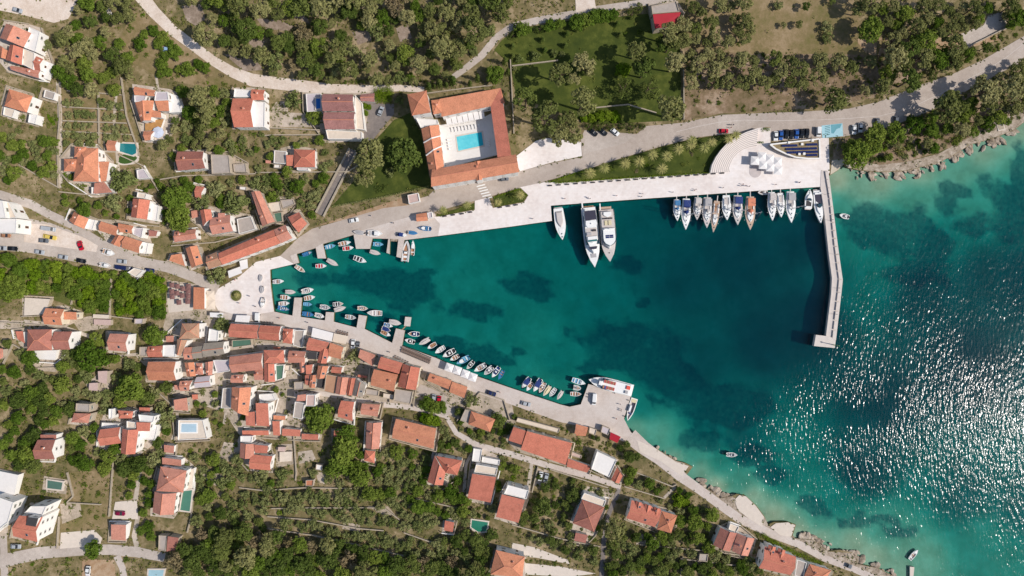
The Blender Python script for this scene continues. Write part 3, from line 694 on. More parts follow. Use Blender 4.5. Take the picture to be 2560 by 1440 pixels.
            if hh > 3.5 and ty in 'GH' and myrng.random() < chim:
                t = myrng.uniform(0.25, 0.75); s = myrng.uniform(0.25, 0.42)
                e0 = p[0].lerp(p[1], t); e1 = p[3].lerp(p[2], t); pos = e0.lerp(e1, s); pos.z = ze + (s * 2) * 0.24 * wid * (0.9 if ty == 'G' else 0.6)
                link('chimney', CHIM, rf, loc(pos), myrng.uniform(0, 1.5))
            if hh > 4 and ty == 'G' and myrng.random() < 0.3:
                e0 = p[0].lerp(p[1], 0.6); e1 = p[3].lerp(p[2], 0.6); pos = e0.lerp(e1, 0.75); pos.z = ze + 0.5 * 0.25 * wid + 0.03
                d = p[1] - p[0]; nrm = (p[3] - p[0]).normalized(); tilt = math.atan2(0.25 * wid, wid / 2)
                R = Matrix.Rotation(math.atan2(d.y, d.x), 4, 'Z') @ Matrix.Rotation(tilt if nrm.cross(d).z > 0 else -tilt, 4, 'X')
                link('skylight', SKYL, rf, loc(pos), R.to_euler())
        # windows on the walls turned to the middle of the bay
        if win and hh >= 3.2:
            first = True
            for i in range(4):
                a, b_ = f[i].copy(), f[(i + 1) % 4].copy(); a.z = b_.z = 0; d = b_ - a; L = d.length
                if L < 2.6: continue
                nv = Vector((d.y, -d.x, 0)).normalized(); mid = (a + b_) / 2
                if nv.dot(mid - Vector((cen.x, cen.y, 0))) < 0: nv = -nv
                if nv.dot(-mid) < 0.05 * mid.length: continue
                probe = mid + nv * 0.9
                if any(k != bi and inpoly(np.array([[probe.x, probe.y]]), [tuple(v) for v in feet[k]])[0] and blocks[k][2] > hh - 1 for k in range(len(blocks))): continue
                ang = math.atan2(nv.y, nv.x) - math.pi / 2
                nwin = max(1, int(L / 4.2)); st = max(1, int((hh + 0.6) / 2.9))
                for s in range(st):
                    for k in range(nwin):
                        pos = a.lerp(b_, (k + 0.5) / nwin) + nv * 0.01; z = base + hh - 1.35 - s * 2.85
                        if z < base + 0.9: continue
                        if first and s == st - 1 and k == nwin // 2:
                            first = False; pos.z = base; link('door', DOORM, root, loc(pos), ang); continue
                        pos.z = z; link('window', WINM[shut], root, loc(pos), ang)
    return root
# ------------------------------------------------------------------ the houses, read off the photo
house('00', 'sprawling villa of pale pink roofs and white terraces below the upper parking', """G 60,235 0,380 235,472 312,330 6.5 p
G 100,445 60,600 215,650 230,482 5.5 r
G 0,452 0,578 58,592 86,512 4 o
G 110,655 402,705 386,782 110,697 4 p
F 296,272 405,320 360,520 250,480 5 W
F 237,486 352,530 338,700 218,640 4.4 K
G 365,562 432,590 402,712 342,690 4 r
F 436,602 530,640 470,792 408,772 1.0 W""")
house('00', 'orange hip-roofed house with white walls above a small green lawn at the left edge', """H 90,890 325,960 265,1125 45,1060 6 o
F 47,1072 158,1100 130,1180 36,1150 2.6 K
F 300,1142 380,1152 358,1242 286,1226 2.6 W""")
house('00', 'tiny grey flat-roofed shed beside the long straight path', "F 455,900 560,930 540,1000 440,972 2.5 C", cat='shed', name='garden_shed', win=False)
house('00', 'orange-roofed villa with grey flats and bright white terraces among the olives', """G 1342,865 1556,905 1545,962 1346,950 6.2 o
F 1346,957 1470,951 1450,1010 1350,1022 5.4 L
F 1562,920 1680,920 1690,1003 1548,1008 6 L
S 1556,1012 1690,1006 1690,1110 1582,1110 5 o
G 1350,1026 1410,1220 1505,1205 1540,1004 5 o
S 1500,1095 1612,1122 1612,1176 1500,1170 4.4 o
F 1694,930 1780,960 1820,1120 1696,1130 3 W
F 1450,1212 1640,1190 1600,1300 1450,1308 0.8 O
G 1436,1312 1540,1312 1502,1402 1450,1406 3 o
F 1542,1322 1660,1300 1650,1402 1544,1402 0.9 K""")
house('gg', 'red-roofed house with a broad white terrace just under the bend of the pale track', """G 582,246 633,246 633,318 585,318 6 r
G 629,223 662,225 660,250 629,250 6.4 r
F 634,254 663,256 662,318 634,318 4.8 W
F 587,222 626,226 626,243 585,243 5 W""")
house('10', 'big house with mottled brown tiles and a small blue pool terrace', """G 665,940 970,945 985,1110 668,1112 7 m
G 676,1122 986,1122 990,1292 692,1292 6 m
F 700,1300 1060,1320 1060,1395 720,1392 3 K
F 992,952 1062,1030 1090,1300 1000,1290 3 K
F 500,940 650,936 655,1112 512,1120 3 L
G 1046,946 1185,932 1185,1018 1046,1010 3 m""")
house('11', 'red hip-roofed house with a low grey annex above the long ramp', """H 380,52 590,60 590,232 380,232 5 r
S 306,115 379,112 379,220 306,216 4 r
F 186,66 304,76 296,200 180,192 3 C
F 412,236 525,240 525,266 412,262 3 L""")
house('01', 'brown-red roofed house with a white gable beside a grey flat-roofed one', "G 1772,75 2034,75 2052,242 1782,266 6 b")
house('01', 'square house with bare grey concrete roof next to a vivid green plot', """F 2112,106 2290,112 2308,290 2122,300 5 C
F 2334,202 2458,196 2470,284 2342,280 2.8 C""", 's')
house('01', 'large salmon villa with a many-sided end beside the kidney-shaped pool', """H 790,40 732,372 985,380 980,42 6 o
H 640,150 782,146 790,276 640,272 5.4 o
H 745,26 862,30 850,132 742,132 6.4 o
S 984,182 1110,182 1060,372 988,380 4 o
S 958,392 1052,382 1122,482 932,500 3 p
F 920,432 956,436 956,500 920,500 2.6 W""")
house('01', 'little orange-roofed pool house beside the teal pool', "G 1076,-38 1168,-30 1160,70 1072,64 3 o", cat='hut', name='pool_house')
house('01', 'small pale flat-topped store near the curved pool wall', "F 1370,262 1440,250 1502,342 1380,352 2.4 L", cat='shed', name='store', win=False)
house('01', 'red house with two notched dormers beside a white-walled courtyard', """G 1330,546 1310,732 1468,756 1500,562 6 r
F 1504,582 1592,620 1572,772 1476,756 3 W
F 1380,482 1470,500 1458,548 1372,534 5 K""")
house('01', 'tiny red-roofed hut hidden among dark trees', "G 1962,420 2046,430 2010,546 1950,530 3 r", cat='hut', name='garden_hut')
house('01', 'small orange gabled house at the kerb of the upper west road', """G 742,676 690,766 840,850 886,746 4 o
F 888,748 960,762 930,860 862,850 2.2 W""")
house('01', 'knot of bright orange roofs above the boat trailer in the west car park', """G 1010,772 1190,830 1165,920 990,866 5 o
G 1182,792 1336,820 1320,896 1200,882 5 o
G 1245,925 1195,1030 1106,990 1166,902 5.2 o
G 1252,922 1424,976 1390,1092 1216,1036 5.6 o
F 1340,842 1438,840 1420,940 1330,902 4 L
F 1428,982 1490,992 1470,1096 1392,1092 3 W""")
house('01', 'reddish little shed roof beside a white-walled yard', "S 1490,862 1580,870 1560,922 1490,922 3 b", cat='shed', name='yard_shed', win=False)
house('01', 'long low pink-roofed cottage on the bend of the stone lane', "G 1746,876 1960,852 1966,946 1746,982 4.6 p")
house('01', 'pair of joined roofs, one narrow red and one broad pink, by a grey court', """G 2000,662 2030,822 2122,742 2108,652 6 r
G 2102,742 2302,706 2330,872 2122,906 6 p
S 1916,672 1996,656 1990,726 1920,746 3 p
S 2182,692 2250,690 2250,730 2182,738 6.6 p
F 2372,752 2510,722 2558,850 2392,900 2.4 C""")
house('01', 'bright orange mono-pitch roof at the fork of the road', "S 1820,1096 1720,1112 1692,1166 1850,1222 4 o", 'w')
house('01', 'salmon gabled cottage squeezed between the road fork and the long red house', "G 1856,1042 1916,1242 2030,1196 1970,1014 5 o", 's')
house('gg', 'very long red-roofed waterfront house with a tan roofed end', """G 546,633 684,574 702,608 556,662 7 r
G 685,574 714,562 731,595 703,608 7.2 p
G 515,641 541,630 556,662 522,673 6.6 t""")
house('gg', 'long pink roof running downhill behind the waterfront row', "G 628,480 656,566 687,554 650,478 6 p", 's')
house('11', 'low cream flat-topped house beside the green tarpaulin', """F 120,592 240,576 260,668 140,688 3 K
F 246,562 370,552 390,600 270,648 2.4 C
F 176,692 258,680 268,776 202,786 2.6 T""", 's')
house('11', 'small red gabled house at the foot of the long ramp', "G 320,732 430,680 512,796 426,886 5 r", 's')
house('11', 'orange-roofed ticket kiosk alone on the quay beside the road', """G 1602,702 1706,686 1720,766 1606,776 3 o
F 1712,688 1760,680 1768,736 1722,744 2.4 L""", cat='kiosk', name='kiosk', yard=False)
house('11', 'square flat pinkish shelter at the roadside below the castle lawn', "F 1516,512 1622,490 1640,576 1530,600 3 P", cat='shelter', name='shelter', yard=False, win=False)
# castle round a courtyard with a pool
CASTLE = house('gg', 'castle hotel of salmon wings round a white courtyard with a turquoise pool', """P 1018,236 1066,226 1077,281 1030,289 14 o
H 1078,251 1099,248 1105,282 1083,286 9 o
S 1100,249 1252,222 1262,258 1104,292 8 o
S 1252,222 1283,420 1248,424 1226,262 8 r
G 1053,322 1077,450 1110,415 1097,312 7.4 o
G 1080,424 1290,386 1298,430 1078,467 9 o
F 1040,296 1094,300 1096,310 1052,320 7 W
F 1096,312 1226,264 1247,386 1112,420 0.35 W
G 1186,404 1191,452 1206,449 1201,402 9.3 o""", cat='castle', name='castle', chim=0.9, yard=False, fire=((4, .27), (4, .52)))
house('20', 'roofless-looking stone house with a crimson sheet roof by the upper lane', """S 1405,152 1682,130 1650,250 1430,286 6 c
F 1392,62 1640,12 1672,118 1402,142 5.4 C""", 's', win=False)
# south village
house('02', 'ruined white stone enclosure on the slope below the green valley', "F 246,96 500,112 450,262 240,276 1.6 K", 's', cat='ruin', name='ruin', win=False)
house('02', 'orange gabled house with a cream gable wall beside its paved yard', """G 456,202 640,212 620,372 442,362 5 o
S 642,236 770,242 766,316 642,316 4 o""", 'k')
house('02', 'large brown-red hipped house split by a white party wall', """H 276,416 516,412 518,622 270,626 6 b
G 542,436 720,436 700,616 542,616 5 b
S 165,432 240,432 246,552 176,512 3 r
F 332,628 568,622 550,720 362,712 1.2 W""")
house('02', 'pink gabled house whose white gable wall faces a round dark tree', "G 1100,456 1286,462 1270,636 1086,622 6 p")
house('gg', 'restaurant with orange roof strip beside a terrace of brown parasols', "S 513,719 513,773 483,773 484,718 4 o", cat='restaurant', name='restaurant', yard=False)
house('02', 'tan hip-roofed house with white wall beside the cafe passage', """H 1820,356 1992,352 1992,500 1790,512 7 t
G 1772,512 1760,662 1806,680 1872,522 6 t
S 1662,482 1738,476 1740,540 1662,540 3 p""")
house('02', 'narrow white flat-roofed house between taller neighbours', "F 2096,406 2186,430 2180,530 2082,530 5 W")
house('gg', 'long red waterfront house with two roof dormers and skylights', """G 577,809 647,813 644,847 572,842 7 r
G 650,813 702,816 698,852 648,848 6.6 r""")
house('12', 'small red hipped house at the quay beside a grey terrace', """H 270,406 370,410 360,560 266,546 6 r
F 388,422 486,422 456,598 372,570 3.6 C""")
house('02', 'low red-roofed house with a white walled roof yard', """G 1480,586 1630,576 1626,690 1480,690 4 r
F 1634,572 1750,570 1760,690 1630,682 3.8 W""")
house('02', 'row house with long weathered grey roof and one pink end', """G 2040,552 2240,536 2246,660 2030,694 6 g
G 1926,592 2036,576 2024,698 1930,708 6 g
G 1846,596 1922,590 1928,712 1842,714 5.8 p""")
house('02', 'low shed with grey and green glass roof behind the dormered red house', "F 2322,522 2512,512 2520,570 2322,598 3 T", 's', cat='shed', name='glazed_shed', win=False)
house('02', 'bright orange gabled house with white gable at the west end of the row', "G 1482,738 1756,736 1760,926 1486,922 6.5 o")
house('02', 'terrace of three small salmon roofs ending in a white roof terrace', """G 1846,746 1868,884 1958,880 1940,742 6 o
H 1962,752 2022,750 2032,868 1952,862 6 p
G 2052,742 2060,872 2122,870 2130,732 6 p
F 2134,722 2288,722 2298,830 2172,850 5.4 L""")
house('gg', 'broad pink-roofed house in the middle of the village row', "G 574,892 656,882 657,924 579,932 7 p")
house('02', 'pale lilac-grey roofed house below the salmon terrace', "G 1962,892 2100,876 2110,984 1946,1000 5 L")
house('02', 'small pink roofs stepping down beside a walled kitchen garden', """G 1800,932 1922,926 1892,1026 1800,1030 5 p
S 1746,970 1796,966 1796,1020 1746,1016 4 p""")
house('02', 'lone square salmon roof beside the stepped gardens', "S 1876,1096 1746,1116 1746,1220 1880,1226 5 p", 's')
house('02', 'tall house with speckled orange roof and grey side court', """G 2320,990 2310,1202 2482,1280 2512,992 7 n
F 2232,1002 2308,1002 2308,1200 2212,1200 3 C""")
house('02', 'small pink-roofed house above the speckled orange one', "G 2316,872 2440,866 2430,950 2306,946 5 p")
house('gg', 'large white villa with red roofs at several levels on the southwest slope', """G 250,1074 300,1068 303,1108 250,1115 6 r
G 306,1072 302,1133 338,1135 346,1074 7 r
S 343,1055 378,1056 374,1078 342,1078 7 r
F 347,1036 388,1040 384,1055 350,1053 7 W
F 318,1052 341,1056 340,1070 318,1070 6 K
F 256,1056 298,1059 295,1070 255,1068 3 W
H 295,1026 333,1028 330,1046 297,1046 6 r
F 273,1022 283,1022 281,1046 273,1046 5 W
F 352,1060 396,1062 388,1100 350,1098 2.4 W""")
house('02', 'small pink hipped house with a grey roof terrace in the woods', """P 740,1252 906,1256 882,1350 712,1342 5 p
F 766,1152 900,1160 900,1240 762,1232 5 C""", 's')
house('gg', 'white villa with a shallow pool on its flat cream roof', "F 447,1050 508,1050 519,1096 446,1100 4.6 K")
house('03', 'brown-red gabled house with a tall white gable in the southwest woods', """G 376,78 552,78 546,272 346,272 6 b
S 410,26 566,26 560,70 402,70 4 b""")
house('03', 'white cubic villa cut by the left edge, blue pool on its terrace', """F -40,640 140,702 84,900 -40,1000 7 W
F -60,380 182,430 142,636 -60,632 1.8 W""")
house('03', 'four-storey white house with orange roof and a dark roof well', """G 192,836 426,850 372,1100 132,1042 9.5 r
F 312,740 470,740 428,836 252,806 7.4 W
F 278,850 384,864 352,968 256,936 11.2 D""", chim=0)
house('03', 'little terracotta garage beside the small car park', "S 1126,916 1272,920 1256,1086 1112,1076 3 p", cat='garage', name='garage')
house('03', 'long pink hipped villa with a green pool along its side', """H 1606,346 1562,590 1832,606 1866,386 6 p
G 1546,596 1526,802 1736,826 1764,612 5.6 p
F 1868,390 1942,362 1920,570 1842,570 1.4 K
S 1626,252 1816,276 1812,340 1622,320 3 p""")
house('03', 'small square pink shed roof above the long villa', "S 1646,126 1746,136 1736,212 1642,202 3 p", cat='shed', name='store_shed', win=False)
house('gg', 'cluster of red roofs stepping down beside a white wall south of the village', """G 601,1107 599,1144 634,1146 636,1110 5 p
S 637,1111 671,1114 668,1133 637,1132 5 r
G 628,1136 681,1141 676,1176 624,1172 5 r
F 602,1090 632,1090 630,1106 602,1104 4 W""")
house('12', 'large red restaurant roof with a dark roof well behind white awnings', """G 530,496 735,546 690,640 502,620 7 r
G 648,606 612,746 704,756 734,606 7 r
F 514,640 612,642 602,712 512,712 6 D""", cat='restaurant', name='restaurant', yard=False)
house('12', 'orange gabled house with cream front beside the quay awnings', "G 742,546 876,592 850,712 726,682 6.5 o", 'k')
house('12', 'red T-shaped roof beside a green flat court', """H 76,622 276,620 286,750 82,756 7 r
G 82,758 82,936 190,936 182,758 7 r
F 192,772 284,766 270,904 192,928 4 T""")
house('12', 'pair of pink roofs at right angles in the dense middle of the village', """G 330,626 500,636 482,746 322,750 6 p
G 432,732 442,850 482,842 490,694 5.6 p""")
house('12', 'jumble of small dark red and orange roofs with a sunken court', """S 500,772 572,762 552,862 500,862 6 r
G 620,776 602,910 682,902 726,782 6.4 o
S 534,866 532,976 490,962 490,872 5 r
G 546,868 528,992 592,1000 602,872 6 o
F 606,912 690,906 672,996 598,996 4 D""")
house('12', 'small red-roofed house above the lane of the grey terrace row', "G 760,786 862,796 852,856 752,846 5 r")
house('12', 'tan flat-topped house at the west end of the terrace row on the lane', "F 702,862 815,882 790,1060 682,1032 5 t", 's')
house('12', 'pink roofed house in the terrace row between the tan and dark red ones', "G 818,884 792,1056 896,1068 926,896 6 p")
house('12', 'narrow dark orange roof in the terrace row beside the grey gable', "G 932,896 904,1070 958,1074 996,900 6 r")
house('12', 'grey tiled gabled house at the east end of the terrace row', "G 1000,902 962,1074 1066,1086 1096,972 6 g")
house('12', 'wedge-shaped pink roof set against the tree on the quay', "S 1046,612 1196,666 1166,782 1022,692 5 p", 's')
house('12', 'big red block of three roofs facing the moored boats mid-quay', """G 1250,686 1468,750 1430,858 1216,800 8 r
G 1472,756 1415,985 1600,1020 1640,800 8 r
G 1180,812 1420,866 1380,1035 1146,972 8 o""", 'k')
house('12', 'low grey flat terrace house behind the big red block', "F 1392,1006 1570,1036 1546,1160 1376,1126 4 C", 's')
house('12', 'two low orange roofs end to end behind the white quay parasols', """G 1740,852 1958,926 1930,1016 1712,926 4 o
G 1962,936 2116,990 2082,1100 1932,1040 4 o""", 'k')
house('12', 'orange hipped house inside the curved stone wall', """H 2152,1232 2392,1312 2340,1440 2122,1362 5 o
F 2092,1212 2152,1230 2116,1350 2042,1322 4 C""", 's')
house('12', 'red roofed house above the lane with dark garden trees beside it', "G 852,1126 982,1140 966,1332 816,1286 6 r")
house('12', 'pink gabled house on the south side of the village lane', "G 1060,1156 1242,1166 1216,1286 1046,1262 5 p", 'k')
house('12', 'grey and pale pink flat roofs at the corner of the curving lane', """F 392,1136 490,1150 462,1310 372,1292 5 C
S 420,1070 502,1060 500,1128 402,1132 6 p
F 508,1066 596,1066 592,1180 500,1180 6 P""")
house('gg', 'red mono-pitch house with a long white wall and curving white terrace', """S 643,1006 673,1007 673,1066 641,1064 7 r
S 616,1030 640,1028 639,1066 615,1063 6 r
F 648,986 682,984 690,1000 650,1004 3 W""")
house('gg', 'low row of small red shed roofs along the garden wall', """S 683,1052 701,1052 700,1089 683,1088 4 r
S 707,1071 752,1074 750,1091 705,1089 3.4 r
S 755,1084 797,1086 795,1100 754,1098 3.2 r
S 606,1076 672,1076 672,1088 606,1088 3.4 r
S 684,1038 714,1040 713,1050 684,1049 3.2 o""", cat='shed', name='shed_row', win=False)
house('gg', 'small red mono-pitch roof beside the blue water tank', "S 836,1076 873,1078 870,1100 834,1100 4 r")
house('gg', 'narrow pink gabled house running north to south below the lane', "G 917,1056 914,1120 948,1122 954,1056 5 p")
house('gg', 'tiny red hipped hut under the narrow pink house', "H 913,1126 938,1128 936,1158 910,1151 3 r", cat='hut', name='garden_hut')
house('gg', 'wide salmon roofed house beside the green pergola', "G 990,1047 1091,1071 1084,1122 980,1095 5.4 o", 's')
house('13', 'red L-shaped hipped house with a shaded corner in the olive gardens', """G 1786,236 1714,500 1868,532 1896,402 6 r
H 1802,240 2062,286 2012,432 1898,410 6 r""")
house('13', 'red roof with one square skylight below stepped white terraces', """S 2166,406 2402,440 2346,706 2116,660 6 r
F 2202,322 2416,360 2402,430 2182,400 5.6 K
F 2176,162 2262,176 2242,300 2160,290 2 W
F 2262,246 2440,280 2430,330 2256,300 2.2 W""")
house('gg', 'red roof with a broad white upper terrace above the pale stepped yard', """S 1312,1247 1255,1233 1240,1292 1296,1307 6 r
F 1270,1212 1322,1226 1316,1247 1260,1234 6.4 W""")
house('gg', 'orange hipped house cut by the bottom edge beside pale paving', "H 1240,1375 1312,1392 1306,1444 1225,1436 6 o")
house('gg', 'small red-roofed pool hut beside the green pool', "S 1113,1300 1136,1305 1132,1330 1110,1326 3 r", cat='hut', name='pool_hut', win=False)
house('gg', 'very large red-roofed house on the upper quay street with skylights', """S 1317,1076 1430,1106 1414,1162 1302,1124 6 r
S 1284,1066 1315,1076 1304,1112 1271,1101 6 r""", 'k')
house('23', 'low red shed roof between the large red house and the white roof', "S 560,262 790,342 750,406 546,346 3 r", win=False, cat='shed', name='low_shed')
house('23', 'white flat-roofed house with a blue strip of panels near the shore', "F 850,192 1046,282 970,450 792,366 5 W")
house('23', 'small red hipped cottage tucked behind the white flat roof', "G 1050,352 990,480 1070,516 1106,440 3 r")
house('23', 'crimson-roofed booth on the shore path', "S 985,0 1086,46 1052,110 976,72 3 c", cat='booth', name='booth', yard=False, win=False)
house('gg', 'orange-roofed booth on the ferry quay', "G 1440,1060 1470,1068 1464,1090 1436,1084 3 o", cat='booth', name='booth', yard=False, win=False)
house('23', 'brown-red pyramid-roofed house with a cream terrace', """P 700,676 925,752 820,1000 606,912 6 b
F 722,606 940,686 916,748 692,664 4.6 K
S 636,1002 756,1026 736,1110 622,1086 3 b""")
house('23', 'long red house with three cross gables and an orange hipped end', """G 1196,680 1496,780 1426,950 1142,862 5.4 r
H 1500,790 1652,836 1590,1012 1450,972 5.6 o
G 1240,688 1224,764 1282,782 1298,706 6 r
G 1330,716 1312,792 1380,812 1396,738 6 r
G 1424,748 1406,826 1468,844 1484,768 6 r""")
house('23', 'two joined houses, brown-red and pink, with a pale sea terrace', """G 2086,956 2012,1130 2178,1196 2250,1012 5 b
G 2258,1012 2198,1190 2360,1242 2426,1066 5.2 p
F 2180,912 2270,946 2240,1004 2162,970 3 K""")
house('23', 'little grey flat-roofed hut in the gardens', "F 1876,1216 1962,1220 1950,1296 1866,1286 2.5 C", 's', cat='hut', name='stone_hut', win=False)
house('gg', 'red house with pointed dormers above the green sea hedge', """G 1912,1366 1990,1392 1976,1438 1897,1420 6 r
G 1922,1362 1916,1384 1934,1390 1940,1368 6.4 r
G 1946,1370 1940,1392 1958,1398 1964,1376 6.4 r
F 1993,1398 2016,1406 2008,1444 1986,1438 5 C
H 2024,1410 2078,1426 2062,1452 2006,1450 6 o""")
house('gg', 'white three-storey block cut by the left edge above the car park', "F -30,498 24,506 43,545 40,583 -30,582 8 W")if False else house('gg', 'white three-storey block cut by the left edge above the car park', """F -30,498 8,502 16,545 -30,545 8 W
F 10,503 24,507 43,545 18,545 6 K
F -30,547 43,547 41,583 -30,581 7 W""")
house('gg', 'small white flat-topped hut on the verge below the car park', "F 320,681 336,670 360,676 342,693 3 K", cat='hut', name='roadside_hut', win=False)

# small outbuildings that fill the village gaps
H2 = lambda t, l, r, c='shed', n='outbuilding', w='s': house(t, l, r, w, cat=c, name=n, win=False, yard=False)
H2('02', 'small pinkish roof beside the terrace path on the southwest slope', """S 990,830 1085,826 1066,960 985,940 3 P
S 900,950 985,945 975,1030 886,1020 2.6 P""")
H2('02', 'strip of red roof above the white villa courtyard', "S 1396,1192 1502,1196 1498,1240 1392,1236 3 r")
H2('02', 'tiny red roof square in the stepped gardens', "S 1922,1066 1980,1062 1978,1112 1926,1116 2.6 r")
H2('gg', 'pink roof wedge west of the red T-shaped roof', "G 638,922 659,920 660,950 636,950 5.6 p")
H2('gg', 'small dark red roof between the pink row and the speckled house', "S 632,928 654,926 652,946 630,944 4 b") if False else None
H2('12', 'grey flat roof at the corner of the curving lane', "F 382,940 480,936 478,1012 386,1018 3 C")
H2('12', 'low grey shed roofs behind the terrace row', """F 1100,1006 1230,1026 1222,1080 1096,1066 2.6 C
F 1276,1050 1380,1066 1370,1116 1270,1100 2.2 K""")
H2('12', 'white table-topped store on the round patio of the green court', "F 290,772 350,770 340,830 286,828 2.6 K")
H2('13', 'little orange flat hut in the olive gardens', "F 500,482 580,476 572,540 500,536 2.2 o")
H2('13', 'low white concrete store among the garden trees', "F 604,320 668,330 660,384 598,376 2 W")
H2('13', 'pale walled tanks below the red cluster', """F 222,150 296,150 290,196 218,192 1.8 P
F 236,200 360,196 356,290 236,300 1.4 K""")
H2('03', 'dull red roof of the long shed under the dark wood', "S 1690,1034 1798,1050 1760,1180 1664,1196 3 b")
H2('03', 'small pale open shelter beside the woods road', "F 1592,1030 1676,1036 1660,1190 1588,1180 2.4 C")
H2('01', 'little pale hut above the pink downhill roof', "F 2400,424 2470,430 2464,464 2398,456 2.4 W")
H2('11', 'tiny pinkish hut left of the red hip-roofed house', """S 98,162 150,166 146,196 96,190 2.2 p
F 184,204 246,208 242,242 180,240 2.4 W""")
H2('12', 'red awning roof over the shaded yard mid-village', "S 1020,866 1112,880 1106,902 1016,890 3 r")
H2('12', 'rust red roof scrap above the T-shaped roof', "S 176,588 240,592 238,614 172,610 3 r")
H2('gg', 'long pale pergola beam roof along the back of the south quay', "F 1294,1044 1400,1072 1396,1082 1290,1054 2.4 K", 'pergola', 'pergola')
H2('gg', 'grey canopy beside the orange quay booth', "F 1506,1064 1526,1072 1520,1088 1502,1080 2.4 L", 'canopy', 'quay_canopy')
H2('gg', 'pale slab roof near the crimson booth', "F 1474,1068 1492,1074 1488,1088 1472,1082 2.4 K", 'shed', 'quay_store')
H2('02', 'faded red shed at the far left edge of the village track', "S -10,600 40,606 30,690 -10,720 3 p")
H2('02', 'grey terrace with chairs left of the low red-roofed house', "F 1400,590 1470,590 1466,684 1396,676 3 C")
H2('02', 'stone-walled box store beside the meadow strip', "F 1350,308 1436,306 1430,358 1348,360 2.4 L")
H2('02', 'old stone sheds along the meadow edge', """F 930,262 1090,270 1086,306 928,300 1.6 K
F 936,312 1110,318 1106,372 940,366 1.4 P""")
H2('23', 'reddish low roof behind the orange booth by the ferry quay', "S 640,-10 735,-2 728,40 640,36 2.6 o")
H2('23', 'small cream wall house between lane and white roof', "F 600,196 700,236 690,262 592,236 2.4 P")
# ------------------------------------------------------------------ boats
GEL = gloss('white_gelcoat', (240, 238, 234), 0.3, 0.9)
BCOL = dict(white=GEL, blue=gloss('blue_paint', (70, 128, 176), 0.4), sky=gloss('pale_blue_paint', (120, 178, 208), 0.4), navy=gloss('navy_canvas', (34, 58, 120), 0.7), red=gloss('red_paint', (196, 40, 56), 0.4),
            cream=gloss('cream_paint', (224, 210, 172), 0.4), grey=plain('grey_canvas', (176, 172, 172), 0.8), teak=plain('teak_deck', (176, 132, 100), 0.7, 0.15, 3.0), dark=plain('dark_interior', (66, 62, 64), 0.7),
            charcoal=plain('charcoal_canvas', (58, 56, 72), 0.7), orange=plain('orange_canvas', (222, 140, 108), 0.75), pale=plain('pale_deck', (206, 196, 190), 0.7, 0.12, 3.0), black=plain('black_rubber', (28, 28, 30), 0.6),
            tan=plain('tan_deck', (196, 168, 146), 0.7, 0.12, 2.0), glassy=glass('boat_glass', (40, 66, 76)), steel=gloss('steel', (190, 192, 195), 0.3), teal=glass('teal_glass', (60, 110, 110)), solar=glass('solar_cell', (34, 44, 92), 0.15))
def outline(L, B, bow=2.0, stern=0.8, n=9, off=0.0):
    """half-beam curve -> closed plan outline, bow towards +x"""
    xs = [i / (n - 1) for i in range(n)]; half = []
    for t in xs:
        w_ = stern + (1 - stern) * min(1, t / 0.42) ** 0.8 if t < 0.42 else (1 - ((t - 0.42) / 0.58) ** bow)
        half.append((-L / 2 + off + t * (L - 2 * off), max(0.0, w_ * B / 2 - off)))
    return [(x, -y) for x, y in half[:-1]] + [(half[-1][0], 0)] + [(x, y) for x, y in reversed(half[:-1])]
def hull_mesh(L, B, fb, bow=2.0, stern=0.8, open_=True, rim=0.14, name='hull', mats=None, floor=0.15, sheer=0.25):
    O = outline(L, B, bow, stern); n = len(O); mb = MB()
    zt = lambda x: fb * (1 + sheer * max(0, x / (L / 2)) ** 2)
    bot = [(x * 0.9 - 0.02 * L, y * 0.62, -0.28) for x, y in O]; mid = [(x * 0.97, y * 0.93, 0.05) for x, y in O]; top = [(x, y, zt(x)) for x, y in O]
    mb.add(bot + mid + top, [(i, (i + 1) % n, n + (i + 1) % n, n + i) for i in range(n)] + [(n + i, n + (i + 1) % n, 2 * n + (i + 1) % n, 2 * n + i) for i in range(n)] + [tuple(reversed(range(n)))])
    if open_:
        I = outline(L, B, bow, stern, off=rim); inn = [(x, y, zt(x) + 0.01) for x, y in I]; flo = [(x * 0.96, y * 0.9, floor) for x, y in I]
        mb.add(top + inn, [(i, (i + 1) % n, n + (i + 1) % n, n + i) for i in range(n)], 0)
        mb.add(inn + flo, [(i, (i + 1) % n, n + (i + 1) % n, n + i) for i in range(n)], 1)
        mb.add(flo, [tuple(range(n))], 1)
    else:
        mb.add(top, [tuple(range(n))], 1)
    return mb.mesh(name, mats or [GEL, BCOL['pale']])
def plate(L0, L1, B, z0, z1, bow, mats, name, stern=1.0, inset=0.05, n=8):
    """a rounded block of superstructure from x=L0 to L1"""
    L = L1 - L0; O = [(x + (L0 + L1) / 2, y) for x, y in outline(L, B, bow, stern, n)]
    return MB().prism(O, z0, z1, 0, inset).mesh(name, mats)

